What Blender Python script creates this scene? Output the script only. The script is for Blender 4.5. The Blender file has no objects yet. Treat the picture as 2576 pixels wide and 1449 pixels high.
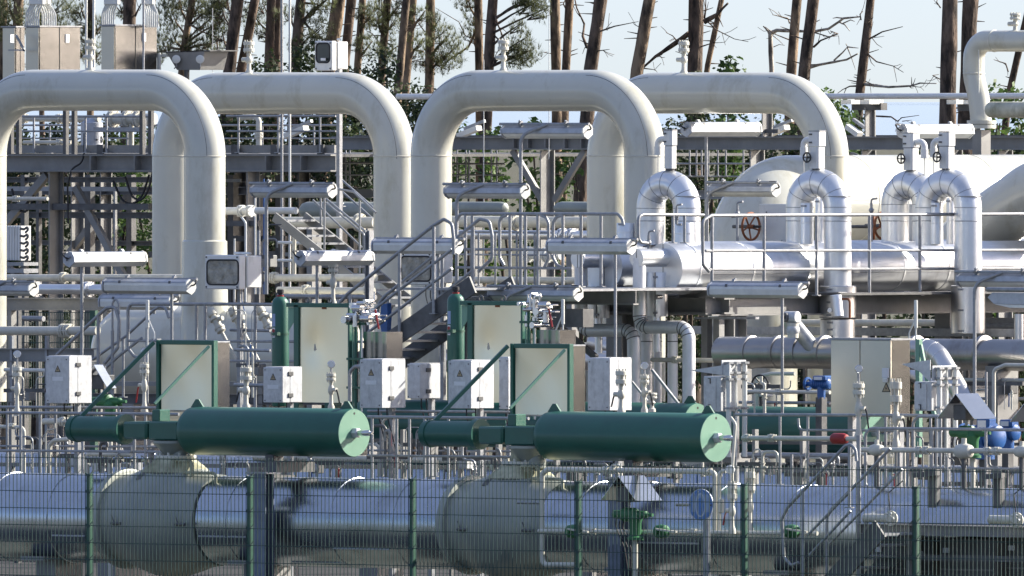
import bpy, math, random
from mathutils import Vector, Matrix
random.seed(7)
sc = bpy.context.scene
COL = sc.collection
R = math.radians
# ---------------------------------------------------------------- camera
YAW = R(41.0); F = 53000.0; HOR = 255.0; H = 6.4; W0, H0 = 2576.0, 1449.0
VIEW = Vector((-math.sin(YAW), math.cos(YAW), 0)); RIGHT = Vector((math.cos(YAW), math.sin(YAW), 0)); UP = Vector((0, 0, 1))
CAM = VIEW * -250.0 + UP * H
cd = bpy.data.cameras.new('camera'); cam = bpy.data.objects.new('camera', cd); COL.objects.link(cam)
cam.location = CAM; cam.rotation_euler = (R(90), 0, YAW)
cd.sensor_width = 36; cd.lens = 36 * F / W0; cd.shift_y = -(H0 / 2 - HOR) / W0
cd.clip_start = 5; cd.clip_end = 400000
sc.camera = cam
# ---------------------------------------------------------------- sky and sun
SUN = Vector((.49, .87, .60)).normalized()
w = bpy.data.worlds.new('World'); sc.world = w; w.use_nodes = True
nt = w.node_tree; nt.nodes.clear()
sky = nt.nodes.new('ShaderNodeTexSky'); sky.sky_type = 'NISHITA'; sky.sun_disc = False
sky.sun_elevation = math.asin(SUN.z); sky.sun_rotation = math.atan2(SUN.x, SUN.y)
sky.air_density = 1.0; sky.dust_density = 4.5; sky.ozone_density = 1.2; sky.altitude = 0
bg = nt.nodes.new('ShaderNodeBackground'); bg.inputs[1].default_value = 0.14
wo = nt.nodes.new('ShaderNodeOutputWorld')
tcw = nt.nodes.new('ShaderNodeTexCoord'); mpw = nt.nodes.new('ShaderNodeMapping'); mpw.inputs['Location'].default_value = (0, 0, .105); mpw.inputs['Scale'].default_value = (1, 1, 2.8)
nt.links.new(tcw.outputs['Generated'], mpw.inputs[0]); nt.links.new(mpw.outputs[0], sky.inputs[0])
tint = nt.nodes.new('ShaderNodeMix'); tint.data_type = 'RGBA'; tint.blend_type = 'MULTIPLY'; tint.inputs[0].default_value = 1; tint.inputs[7].default_value = (1.0, .99, 1.05, 1)
nt.links.new(sky.outputs[0], tint.inputs[6]); nt.links.new(tint.outputs[2], bg.inputs[0]); nt.links.new(bg.outputs[0], wo.inputs[0])
ld = bpy.data.lights.new('sun', 'SUN'); ld.energy = 5.0; ld.angle = R(0.55); ld.color = (1, .94, .83)
lo = bpy.data.objects.new('sun', ld); COL.objects.link(lo); lo.rotation_euler = SUN.to_track_quat('Z', 'Y').to_euler()
lo.location = (0, 0, 60)
sc.view_settings.view_transform = 'Standard'; sc.view_settings.look = 'None'; sc.view_settings.gamma = 1
sc.view_settings.exposure = 1.05
sc.view_settings.use_curve_mapping = False
try:
    sc.cycles.max_bounces = 6; sc.cycles.transparent_max_bounces = 8; sc.cycles.caustics_reflective = False; sc.cycles.caustics_refractive = False
except Exception: pass
# ---------------------------------------------------------------- photograph pixel (2576 wide) on a plane of the plant -> point
class PV:                                   # plane running along the pipeline, V metres behind the fence
    def __init__(s, V): s.V = V
    def t(s, x):
        d = VIEW + RIGHT * ((x - 1288) / F); return (s.V - CAM.y) / d.y
    def __call__(s, x, y):
        t = s.t(x); return CAM + (VIEW + RIGHT * ((x - 1288) / F) + UP * ((HOR - y) / F)) * t
    def m(s, px, x=1288): return px * s.t(x) / F       # pixel size -> metres
class PU(PV):                               # plane across the pipeline
    def __init__(s, U): s.U = U
    def t(s, x):
        d = VIEW + RIGHT * ((x - 1288) / F); return (s.U - CAM.x) / d.x
def Ua(x, V): return PV(V)(x, 0).x
def PUa(x, V): return PU(Ua(x, V))          # cross plane that meets plane V at pixel x
# ---------------------------------------------------------------- materials
MATS = {}
def mat(name, col, rough=.5, metal=0, var=.08, scale=3., bump=0, bscale=40., spec=None, col2=None, stretch=None, thr=(.3, .7), coat=0, rvar=0, detail=6, dirt=None):
    m = bpy.data.materials.new(name); m.use_nodes = True; t = m.node_tree; b = t.nodes['Principled BSDF']
    b.inputs['Roughness'].default_value = rough; b.inputs['Metallic'].default_value = metal
    if spec is not None: b.inputs['Specular IOR Level'].default_value = spec
    if coat: b.inputs['Coat Weight'].default_value = coat; b.inputs['Coat Roughness'].default_value = .12
    tc = t.nodes.new('ShaderNodeTexCoord'); src = tc.outputs['Object']
    g = t.nodes.new('ShaderNodeNewGeometry')
    if stretch:
        mp = t.nodes.new('ShaderNodeMapping'); mp.inputs['Scale'].default_value = stretch; t.links.new(g.outputs['Position'], mp.inputs[0]); src = mp.outputs[0]
    else: src = g.outputs['Position']
    n = t.nodes.new('ShaderNodeTexNoise'); n.inputs['Scale'].default_value = scale; n.inputs['Detail'].default_value = detail; n.inputs['Roughness'].default_value = .6
    t.links.new(src, n.inputs[0])
    rp = t.nodes.new('ShaderNodeValToRGB'); rp.color_ramp.elements[0].position = thr[0]; rp.color_ramp.elements[1].position = thr[1]
    c1 = [max(0, c * (1 - var)) for c in col]; c2 = [min(1, c * (1 + var)) for c in (col2 or col)]
    rp.color_ramp.elements[0].color = (*c1, 1); rp.color_ramp.elements[1].color = (*c2, 1)
    t.links.new(n.outputs['Fac'], rp.inputs[0]); t.links.new(rp.outputs[0], b.inputs['Base Color'])
    if dirt:
        n3 = t.nodes.new('ShaderNodeTexNoise'); n3.inputs['Scale'].default_value = dirt[0]; n3.inputs['Detail'].default_value = 8; n3.inputs['Roughness'].default_value = .7
        mp3 = t.nodes.new('ShaderNodeMapping'); mp3.inputs['Scale'].default_value = dirt[3] if len(dirt) > 3 else (1, 1, .35); mp3.inputs['Location'].default_value = (7.3, 2.1, 5.5)
        t.links.new(g.outputs['Position'], mp3.inputs[0]); t.links.new(mp3.outputs[0], n3.inputs[0])
        r3 = t.nodes.new('ShaderNodeValToRGB'); r3.color_ramp.elements[0].position = .52; r3.color_ramp.elements[1].position = .72; r3.color_ramp.elements[0].color = (1, 1, 1, 1); r3.color_ramp.elements[1].color = (*dirt[2], 1)
        m3 = t.nodes.new('ShaderNodeMix'); m3.data_type = 'RGBA'; m3.blend_type = 'MULTIPLY'; m3.inputs[0].default_value = dirt[1]
        t.links.new(n3.outputs['Fac'], r3.inputs[0]); t.links.new(rp.outputs[0], m3.inputs[6]); t.links.new(r3.outputs[0], m3.inputs[7]); t.links.new(m3.outputs[2], b.inputs['Base Color'])
    if rvar:
        mr = t.nodes.new('ShaderNodeMapRange'); mr.inputs['To Min'].default_value = rough - rvar; mr.inputs['To Max'].default_value = rough + rvar
        t.links.new(n.outputs['Fac'], mr.inputs[0]); t.links.new(mr.outputs[0], b.inputs['Roughness'])
    if bump:
        n2 = t.nodes.new('ShaderNodeTexNoise'); n2.inputs['Scale'].default_value = bscale; n2.inputs['Detail'].default_value = 4
        t.links.new(src, n2.inputs[0]); bp = t.nodes.new('ShaderNodeBump'); bp.inputs['Strength'].default_value = 1; bp.inputs['Distance'].default_value = bump
        t.links.new(n2.outputs['Fac'], bp.inputs['Height']); t.links.new(bp.outputs[0], b.inputs['Normal'])
    MATS[name] = m; return m
cream = mat('cream_paint', (.60, .595, .52), .24, 0, .06, .9, .0012, 2.5, coat=.4, rvar=.07, dirt=(2.2, .9, (.72, .68, .58)))
cream2 = mat('cream_fittings', (.62, .6, .52), .45, 0, .12, 9, .001, 30)
white = mat('white_enamel', (.78, .78, .76), .35, 0, .04, 4, dirt=(6, .8, (.75, .73, .68)))
alu = mat('aluminium_cladding', (.46, .50, .56), .27, 1, .07, 1.2, .006, 1.5, rvar=.09, dirt=(1.8, .8, (.62, .6, .58)))
alu2 = mat('bright_cladding', (.76, .77, .78), .34, .82, .08, 1.8, .004, 2.2, rvar=.08, dirt=(2.5, .7, (.7, .68, .66)))
galv = mat('galvanised_steel', (.32, .33, .345), .5, .5, .2, 14, .0006, 60, rvar=.1)
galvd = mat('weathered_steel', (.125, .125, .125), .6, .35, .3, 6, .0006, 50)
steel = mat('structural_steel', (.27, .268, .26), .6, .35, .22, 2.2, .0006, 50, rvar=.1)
stain = mat('stainless_warm_mirror', (.76, .70, .52), .3, 1, .03, .9, .006, 1.1, rvar=.02)  # warm tone of the mirrored ground put into the base colour
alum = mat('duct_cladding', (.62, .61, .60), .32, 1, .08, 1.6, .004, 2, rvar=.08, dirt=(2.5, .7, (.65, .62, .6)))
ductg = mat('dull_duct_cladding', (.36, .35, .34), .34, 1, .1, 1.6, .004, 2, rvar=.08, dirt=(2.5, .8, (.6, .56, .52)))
stains = mat('stainless_dark_mirror', (.26, .26, .26), .17, 1, .1, 2, .003, 1.5)  # same metal, its dark reflection on the side faces put into the colour
boxm = mat('cast_box_metal', (.58, .59, .60), .55, .15, .13, 16, .0008, 50, dirt=(9, .8, (.6, .6, .6)))
lampw = mat('lamp_cover', (.74, .74, .70), .25, 0, .1, 6)
lamph = mat('lamp_housing', (.42, .44, .48), .45, .5, .15, 9)
green = mat('valve_green_paint', (.021, .112, .080), .42, 0, .12, 2.5, .0006, 30, rvar=.08, coat=.15)
fgreen = mat('fence_green', (.03, .10, .065), .45, 0, .2, 12)
wireg = mat('fence_wire_green', (.015, .05, .045), .5, 0, .2, 12)
vgreen = mat('pale_valve_green', (.035, .16, .06), .5, 0, .2, 8)
bluep = mat('blue_paint', (.025, .10, .30), .35, 0, .15, 6)
redp = mat('red_paint', (.30, .02, .02), .4, 0, .1, 6)
rust = mat('rusty_orange_paint', (.30, .10, .035), .6, 0, .3, 14)
black = mat('black_rubber', (.015, .015, .018), .5, 0, .2, 10)
yell = mat('yellowed_primer', (.26, .25, .12), .55, 0, .3, 5, col2=(.46, .45, .32), dirt=(6, .9, (.45, .43, .36)))
chrome = mat('polished_steel', (.62, .62, .62), .22, 1, .05, 6)
cover = mat('valve_jacket_paint', (.24, .272, .262), .38, .15, .12, 1.4, .003, 2, col2=(.32, .335, .29), rvar=.08)
conc = mat('concrete', (.36, .35, .32), .85, 0, .15, 4, .003, 30)
plate = mat('label_white', (.75, .76, .78), .5)
inkm = mat('label_ink', (.03, .03, .03), .6)
signb = mat('sign_blue', (.10, .22, .52), .4, 0, .1, 5)
signl = mat('sign_faded_blue', (.30, .40, .60), .45, 0, .1, 8)
signw = mat('sign_white', (.55, .60, .70), .45, 0, .05, 8)
tagy = mat('label_amber', (.42, .33, .20), .6)
glassd = mat('smoked_glass', (.03, .035, .035), .12, 0, .3, 3, spec=.6)
glassb = mat('window_glass_tan', (.20, .19, .155), .18, 0, .35, 8, .02, 9, spec=.6, col2=(.34, .32, .27))
# ---------------------------------------------------------------- mesh builder
def perp(d):
    a = Vector((0, 0, 1)) if abs(d.z) < .9 else Vector((1, 0, 0)); return d.cross(a).normalized()
def fillet(pts, rad, k=6):
    pts = [Vector(p) for p in pts]
    if rad <= 0 or len(pts) < 3: return pts
    out = [pts[0]]
    for i in range(1, len(pts) - 1):
        a = pts[i] - pts[i - 1]; b = pts[i + 1] - pts[i]; la, lb = a.length, b.length
        if la < 1e-6 or lb < 1e-6: continue
        a /= la; b /= lb; ph = a.angle(b, 0)
        if ph < .03: out.append(pts[i]); continue
        lim = .5 if len(pts) > 3 else .95
        d = min(rad * math.tan(ph / 2), la * lim, lb * lim); r = d / math.tan(ph / 2)
        c = pts[i] + (b - a).normalized() * (r / math.cos(ph / 2)); ax = a.cross(b).normalized(); p0 = pts[i] - a * d
        n = max(2, int(k * ph / 1.57 + .5))
        for j in range(n + 1): out.append(c + Matrix.Rotation(ph * j / n, 3, ax) @ (p0 - c))
    out.append(pts[-1]); return out
class MB:
    def __init__(s): s.v = []; s.f = []
    def add(s, vs, fs):
        o = len(s.v); s.v += [tuple(v) for v in vs]; s.f += [tuple(i + o for i in f) for f in fs]; return s
    def tube(s, pts, r, n=10, caps=True, fil=0, k=6):
        pts = fillet(pts, fil, k) if fil else [Vector(p) for p in pts]
        q = [pts[0]]
        for p in pts[1:]:
            if (p - q[-1]).length > 1e-5: q.append(p)
        pts = q; N = len(pts)
        if N < 2: return s
        rs = r if isinstance(r, (list, tuple)) else [r] * N
        if len(rs) != N: rs = [rs[0] + (rs[-1] - rs[0]) * i / (N - 1) for i in range(N)]
        d0 = (pts[1] - pts[0]).normalized(); u = perp(d0); vs = []; fs = []
        for i in range(N):
            din = (pts[i] - pts[i - 1]).normalized() if i else d0
            dout = (pts[i + 1] - pts[i]).normalized() if i < N - 1 else din
            t = (din + dout); t = t.normalized() if t.length > 1e-6 else din
            u = (u - t * u.dot(t)).normalized(); w_ = t.cross(u)
            for j in range(n):
                a = 2 * math.pi * (j + .5) / n; vs.append(pts[i] + (u * math.cos(a) + w_ * math.sin(a)) * rs[i])
        for i in range(N - 1):
            for j in range(n):
                a = i * n + j; b = i * n + (j + 1) % n; fs.append((a, b, b + n, a + n))
        if caps: fs.append(tuple(range(n - 1, -1, -1))); fs.append(tuple((N - 1) * n + j for j in range(n)))
        return s.add(vs, fs)
    def lathe(s, o, ax, prof, n=32):
        o = Vector(o); ax = Vector(ax).normalized(); u = perp(ax); w_ = ax.cross(u); vs = []; fs = []; N = len(prof)
        for t, r in prof:
            for j in range(n):
                a = 2 * math.pi * j / n; vs.append(o + ax * t + (u * math.cos(a) + w_ * math.sin(a)) * max(r, 1e-4))
        for i in range(N - 1):
            for j in range(n):
                a = i * n + j; b = i * n + (j + 1) % n; fs.append((a, b, b + n, a + n))
        if prof[0][1] > 1e-4: fs.append(tuple(range(n - 1, -1, -1)))
        if prof[-1][1] > 1e-4: fs.append(tuple((N - 1) * n + j for j in range(n)))
        return s.add(vs, fs)
    def cyl(s, a, b, r, n=16, bev=0):
        a = Vector(a); b = Vector(b); L = (b - a).length
        pr = [(0, r), (L, r)] if not bev else [(0, r - bev), (bev, r), (L - bev, r), (L, r - bev)]
        return s.lathe(a, b - a, pr, n)
    def obox(s, c, hx, hy, hz):
        c = Vector(c); vs = [c + hx * i + hy * j + hz * k for k in (-1, 1) for j in (-1, 1) for i in (-1, 1)]
        return s.add(vs, [(0, 2, 3, 1), (4, 5, 7, 6), (0, 1, 5, 4), (2, 6, 7, 3), (0, 4, 6, 2), (1, 3, 7, 5)])
    def box(s, p, q, bev=0):
        p = Vector(p); q = Vector(q); lo_ = Vector(map(min, p, q)); hi = Vector(map(max, p, q)); c = (lo_ + hi) / 2; h = (hi - lo_) / 2
        if not bev: return s.obox(c, Vector((h.x, 0, 0)), Vector((0, h.y, 0)), Vector((0, 0, h.z)))
        bev = min(bev, h.x * .45, h.y * .45, h.z * .45); vs = []; 
        for sx in (-1, 1):
            for sy in (-1, 1):
                for sz in (-1, 1):
                    vs += [c + Vector((sx * h.x, sy * (h.y - bev), sz * (h.z - bev))), c + Vector((sx * (h.x - bev), sy * h.y, sz * (h.z - bev))), c + Vector((sx * (h.x - bev), sy * (h.y - bev), sz * h.z))]
        def I(x, y, z, a): return ((x > 0) * 4 + (y > 0) * 2 + (z > 0)) * 3 + a
        fs = []
        for a, (e1, e2) in enumerate((((0, 1, 0), (0, 0, 1)), ((1, 0, 0), (0, 0, 1)), ((1, 0, 0), (0, 1, 0)))):
            for sg in (-1, 1):
                idx = []
                for q1, q2 in ((-1, -1), (1, -1), (1, 1), (-1, 1)):
                    co = [0, 0, 0]; co[a] = sg
                    o_ = [i for i in range(3) if i != a]; co[o_[0]] = q1; co[o_[1]] = q2; idx.append(I(*co, a))
                fs.append(tuple(idx))
        for a in range(3):
            o_ = [i for i in range(3) if i != a]
            for q1 in (-1, 1):
                for q2 in (-1, 1):
                    c1 = [0, 0, 0]; c2 = [0, 0, 0]; c1[o_[0]] = c2[o_[0]] = q1; c1[o_[1]] = c2[o_[1]] = q2; c1[a] = -1; c2[a] = 1
                    fs.append((I(*c1, o_[0]), I(*c2, o_[0]), I(*c2, o_[1]), I(*c1, o_[1])))
        for x in (-1, 1):
            for y in (-1, 1):
                for z in (-1, 1): fs.append((I(x, y, z, 0), I(x, y, z, 1), I(x, y, z, 2)))
        return s.add(vs, fs)
    def prism(s, poly, vec):
        n = len(poly); vec = Vector(vec); vs = [Vector(p) for p in poly] + [Vector(p) + vec for p in poly]
        fs = [tuple(range(n)), tuple(range(2 * n - 1, n - 1, -1))] + [(i, (i + 1) % n, (i + 1) % n + n, i + n) for i in range(n)]
        return s.add(vs, fs)
    def sph(s, c, r, n=14, sq=1.0):
        return s.lathe(Vector(c) - Vector((0, 0, r * sq)), (0, 0, 1), [(r * sq * (1 - math.cos(math.pi * i / 8)), r * math.sin(math.pi * i / 8)) for i in range(9)], n)
    def bar(s, a, b, wid, hei, up=(0, 0, 1)):         # rectangular bar between two points
        a = Vector(a); b = Vector(b); d = (b - a); L = d.length; d = d / L; up = Vector(up)
        if abs(d.dot(up)) > .95: up = Vector((0, 1, 0))
        sd = d.cross(up).normalized(); u2 = sd.cross(d)
        return s.obox((a + b) / 2, d * (L / 2), sd * (wid / 2), u2 * (hei / 2))
    def ibeam(s, a, b, wid, hei, tf=.018, up=(0, 0, 1)):
        a = Vector(a); b = Vector(b); d = (b - a).normalized(); up = Vector(up)
        if abs(d.dot(up)) > .95: up = Vector((0, 1, 0))
        sd = d.cross(up).normalized(); u2 = sd.cross(d)
        s.bar(a + u2 * (hei - tf) / 2, b + u2 * (hei - tf) / 2, wid, tf, up); s.bar(a - u2 * (hei - tf) / 2, b - u2 * (hei - tf) / 2, wid, tf, up)
        return s.bar(a, b, tf * .7, hei - 2 * tf, up)
    def build(s, name, m, parent=None, label=None, smooth=True, ang=38):
        me = bpy.data.meshes.new(name)
        vs = s.v
        if parent is None and vs:
            xs = [v[0] for v in vs]; ys = [v[1] for v in vs]; zs = [v[2] for v in vs]
            o = Vector(((min(xs) + max(xs)) / 2, (min(ys) + max(ys)) / 2, min(zs)))
        else: o = Vector((0, 0, 0))
        if parent is not None:
            p = parent
            while p is not None: o = o + p.location; p = p.parent
        me.from_pydata([(v[0] - o.x, v[1] - o.y, v[2] - o.z) for v in vs], [], s.f); me.materials.append(m)
        if smooth:
            me.polygons.foreach_set('use_smooth', [True] * len(me.polygons)); me.set_sharp_from_angle(angle=R(ang))
        ob = bpy.data.objects.new(name, me); COL.objects.link(ob)
        if parent is None: ob.location = o
        else: ob.parent = parent
        if label: ob['label'] = label
        return ob
def thing(name, label, cat, loc, group=None, kind=None):
    o = bpy.data.objects.new(name, None); COL.objects.link(o); o.location = Vector(loc); o.empty_display_size = .2
    o['label'] = label; o['category'] = cat
    if group: o['group'] = group
    if kind: o['kind'] = kind
    return o
def solo(mb, name, m, label, cat, group=None, **k):
    o = mb.build(name, m, None, **k); o['label'] = label; o['category'] = cat
    if group: o['group'] = group
    return o
def struct(mb, name, m, kind='structure', **k):
    o = mb.build(name, m, None, **k); o['kind'] = kind; return o
def copy_tree(o, parent=None, shift=None, label=None):
    c = o.copy(); COL.objects.link(c)
    if parent is not None: c.parent = parent
    if shift is not None: c.location = o.location + Vector(shift)
    if label: c['label'] = label
    for ch in list(o.children): copy_tree(ch, c)
    return c
EU = Vector((1, 0, 0)); EV = Vector((0, 1, 0)); EZ = Vector((0, 0, 1))
# ---------------------------------------------------------------- ground and sea
def sheet(cs, z, name, m, n=1):
    b = MB(); b.add([Vector((x, y, z)) for x, y in cs], [tuple(range(len(cs)))]); return struct(b, name, m, smooth=False)
gnd = mat('ground_gravel', (.22, .20, .165), .95, 0, .25, 1.6, .02, 30, col2=(.34, .31, .25))
# loose stones: a voronoi breaks the gravel into pebbles
t_ = gnd.node_tree; vo = t_.nodes.new('ShaderNodeTexVoronoi'); vo.inputs['Scale'].default_value = 16
ge = t_.nodes.new('ShaderNodeNewGeometry'); t_.links.new(ge.outputs['Position'], vo.inputs['Vector'])
mx = t_.nodes.new('ShaderNodeMix'); mx.data_type = 'RGBA'; mx.blend_type = 'MULTIPLY'; mx.inputs[0].default_value = .8
rp = [n for n in t_.nodes if n.type == 'VALTORGB'][0]; r2 = t_.nodes.new('ShaderNodeValToRGB')
r2.color_ramp.elements[0].color = (.45, .42, .4, 1); r2.color_ramp.elements[1].color = (1.3, 1.25, 1.15, 1)
t_.links.new(vo.outputs['Color'], r2.inputs[0]); t_.links.new(rp.outputs[0], mx.inputs[6]); t_.links.new(r2.outputs[0], mx.inputs[7])
t_.links.new(mx.outputs[2], t_.nodes['Principled BSDF'].inputs['Base Color'])
def vw(a, b): p = VIEW * a + RIGHT * b; return (p.x, p.y)
sheet([vw(-3000, -3000), vw(-3000, 3000), vw(2500, 3000), vw(2500, -3000)], 0, 'ground', gnd)
seam_ = mat('sea_water', (.16, .24, .36), .08, 0, .1, .02, .02, .5)
sheet([vw(2500, -9000), vw(2500, 9000), vw(200000, 90000), vw(200000, -90000)], -.6, 'sea', seam_)
# dark turf in front of the fence, added dark sheet painting shade onto the ground between the rows, mossy forest floor behind
grs = mat('turf', (.06, .066, .055), .95, 0, .35, 1.2, .03, 20, col2=(.13, .135, .115))
sheet([(-60, -34), (60, -34), (60, 4.4), (-60, 4.4)], .004, 'turf', grs)
shadeg = mat('shade_dark_ground', (.07, .07, .072), 1, 0, .25, 2.5, .004, 60, spec=.05)
sheet([(-60, 4.5), (60, 4.5), (60, 66), (-60, 66)], .004, 'shade_ground', shadeg)
sheet([(-50, 36), (-12, 36), (-12, 58), (-50, 58)], .012, 'gravel_bed', gnd)
flo = mat('forest_floor', (.035, .04, .022), .97, 0, .4, .6, .04, 6, col2=(.08, .075, .045))
sheet([(-3500, 66), (900, 66), (900, 2300), (-3500, 2300)], .02, 'forest_floor', flo)
# ================================================================ large painted gooseneck pipes
def gooseneck(V, xl, xr, ytop, label, r=52, ybl=1010, ybr=1010, sleeve=None, welds=(392,)):
    P = PV(V); c = (xl + xr) / 2; rm = P.m(r, c); RR = P.m(165, c)
    th = thing('gooseneck_pipe', label, 'pipe', P(c, 1250), 'big cream gooseneck pipes')
    a = P(xl, ybl); b = P(xr, ybr); zt = P(c, ytop + r).z
    pts = [Vector((a.x, V, a.z)), Vector((a.x, V, zt)), Vector((b.x, V, zt)), Vector((b.x, V, b.z))]
    f = fillet(pts, RR, 26); k = len(f) // 2
    MB().tube(f, rm, 56).build('pipe', cream, th)
    for y in welds:
        for q in (a, b):
            z = P(c, y).z
            m = MB(); m.lathe((q.x, V, z - .012), EZ, [(0, rm - .003), (.004, rm + .006), (.016, rm + .006), (.02, rm - .003)], 56); m.build('weld_seam', cream2, th)
    # moulded seam on the outside of each bend
    for sgn, q in ((-1, a), (1, b)):
        cx = q.x - sgn * RR; cz = zt - RR; m = MB(); l = []
        for i in range(19):
            ph = R(0 + 90 * i / 18); rr = RR + rm * math.cos(R(42))
            l.append(Vector((cx + sgn * rr * math.cos(ph), V - rm * math.sin(R(42)) - .001, cz + rr * math.sin(ph))))
        m.tube(l, .0035, 5); m.build('bend_seam', galvd, th)
    if sleeve: 
        y0, y1, r1, who = sleeve; q = b if who == 'r' else a; z0 = P(c, y0).z; z1 = P(c, y1).z; r1 = P.m(r1, c)
        m = MB(); m.lathe((q.x, V, z1), EZ, [(0, r1 * 1.42), ((z0 - z1) * .35, r1 * 1.14), ((z0 - z1) * .62, r1 * 1.03), (z0 - z1 - .02, r1), (z0 - z1, rm)], 56); m.build('reinforced_sleeve', cream, th)
    return th
gA = gooseneck(18, -35, 515, 175, 'cream gooseneck pipe at the far left, its right foot standing on the round tank', sleeve=(602, 1000, 56.5, 'r'))
gB = gooseneck(24, 435, 992, 182, 'cream gooseneck pipe second from left, behind the one standing on the round tank', r=52.5)
gC = gooseneck(18, 1085, 1622, 176, 'cream gooseneck pipe in the middle whose left leg stands behind the steel staircase')
gD = gooseneck(24, 1528, 2083, 182, 'cream gooseneck pipe right of the middle, its right leg rising beside the silver arched pipes')

# ================================================================ bleed valves and gauges
def bleed(P, x, yb, yt, label, gauge=False, handle=False, mm=cream2, group='small flanged bleed valves', flip=1, wide=14, redh=False):
    b = P(x, yb); h = P.m(yb - yt, x); th = thing('bleed_valve' if not gauge else 'pressure_gauge', label, 'valve' if not gauge else 'gauge', b, group)
    r = P.m(wide, x)
    m = MB(); m.lathe(b, EZ, [(-.03, r * .75), (.03 * h, r * .7), (.1 * h, r * .42), (.28 * h, r * .36), (.3 * h, r * .36)], 14); m.build('stem', mm, th)
    m = MB(); m.lathe(b + EZ * h * .28, EZ, [(0, r * .36), (.05 * h, r * .62), (.1 * h, r * .68), (.17 * h, r * .55), (.22 * h, r * .3), (.3 * h, r * .3)], 14)
    m.cyl(b + EZ * h * .39, b + EZ * h * .39 - EU * flip * r * 1.5, r * .42, 12); m.build('valve_body', mm, th)
    if handle or redh:
        q = b + EZ * h * .39 - EU * flip * r * 1.5
        m = MB(); m.tube([q, q - EU * flip * .02 - EZ * .05, q - EU * flip * .05 - EZ * h * .28], .011, 6, fil=.02); m.build('handle', redp if redh else black, th)
    z1 = .58 if gauge else .62
    m = MB()
    for k in (0, 1):
        zz = h * (z1 + (0 if not k else (.09 if gauge else .19))); m.cyl(b + EZ * zz, b + EZ * (zz + (.06 if gauge else .1) * h), r, 20, .004)
    m.cyl(b + EZ * h * .5, b + EZ * h * z1, r * .42, 12); m.cyl(b + EZ * h * z1, b + EZ * h * (z1 + (.14 if gauge else .3)), r * .5, 12)
    for i in range(8):
        a = R(45 * i + 20); o = Vector((math.cos(a), math.sin(a), 0)) * r * .78; zt = h * (.76 if gauge else .96)
        m.cyl(b + o + EZ * h * (z1 - .04), b + o + EZ * zt, .009, 6)
    m.build('flanges', mm, th)
    if gauge:
        c = b + EZ * h * .93; d = Vector((.75, -.66, 0)); rg = P.m(10, x)
        m = MB(); m.cyl(b + EZ * h * .7, c, r * .22, 8); m.build('gauge_stem', galv, th)
        m = MB(); m.lathe(c - d * .03, d, [(0, rg * .5), (.015, rg * .95), (.05, rg), (.055, rg * .86)], 20); g = m.build('gauge_case', chrome, th)
        m = MB(); m.lathe(c + d * .026, d, [(0, rg * .86), (.003, rg * .86)], 20); m.build('dial', white, g)
    return th
for V, x, yb, yt, lb in ((18, 227, 176, 93, 'flanged bleed valve standing on top of the far left cream gooseneck pipe'),
                     (24, 626, 184, 97, 'flanged bleed valve on the second cream gooseneck, right of the leaning tree pair'),
                     (18, 1266, 178, 94, 'flanged bleed valve on top of the middle cream gooseneck pipe'),
                     (24, 1720, 184, 97, 'flanged bleed valve on the right cream gooseneck beside a slanting dead branch')):
    bleed(PV(V), x, yb, yt, lb)
# ================================================================ main pipeline with ball valves
P3 = PV(3.0)
th = thing('silver_pipeline', 'huge silver clad pipe running the whole width behind the green fence', 'pipe', (P3(1288, 1300).x, 3, 0))
zc = P3(1000, 1317).z; rp_ = P3.m(113.5, 1288)
def ux(x, V=3.0): return Ua(x, V)
def clad(x0, x1, V=3.0, z=None, r=rp_, m=alu, par=None, seams=()):
    b = MB(); u0, u1 = ux(x0, V), ux(x1, V); n = max(2, int((u1 - u0) / .5)); pr = []
    for i in range(n + 1): pr.append(((u1 - u0) * i / n, r * (1 + .0035 * math.sin(i * 2.3))))
    b.lathe((u0, V, z), EU, pr, 72); o = b.build('cladding', m, par)
    for s_ in seams:
        q = MB(); q.lathe((ux(s_, V) - .015, V, z), EU, [(0, r + .001), (.005, r + .009), (.03, r + .009), (.035, r + .001)], 72); q.build('lap_joint', m, par)
    return o
clad(-260, 318, z=zc, par=th, seams=(40, 190)); clad(566, 1188, z=zc, par=th, seams=(640, 900, 1060)); clad(1432, 2760, z=zc, par=th, seams=(1520, 1640, 1850, 2040))
# lap strips (straight riveted seams) on the near side
for x0, x1, dy in ((130, 213, 43), (500, 620, 38), (828, 972, 63), (700, 835, 100), (1600, 1760, 34)):
    m = MB(); y = 1317 + dy; a = math.asin(dy / 114); z = zc - rp_ * math.sin(a); v = 3 - rp_ * math.cos(a) - .004
    m.bar((ux(x0 + 70) , v, z), (ux(x1 + 70), v, z), .008, .02); 
    for i in range(4): xx = x0 + 70 + (x1 - x0) * (.05 + .3 * i); m.sph((ux(xx), v - .004, z + .03), .009, 6)
    m.build('riveted_seam', galv, th)
for x in (672, 1620, 2020, 150):
    m = MB(); p = Vector((ux(x), 3, 0)); m.box((p.x - .16, 2.75, 0), (p.x + .16, 3.25, zc - rp_ * .93)); m.box((p.x - .2, 2.5, zc - rp_ * .95), (p.x + .2, 3.5, zc - rp_ * .86)); m.build('pipe_saddle', steel, th)
P25 = PV(2.35); galvb = mat('bluish_galvanised', (.17, .20, .26), .5, .4, .2, 7)
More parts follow.
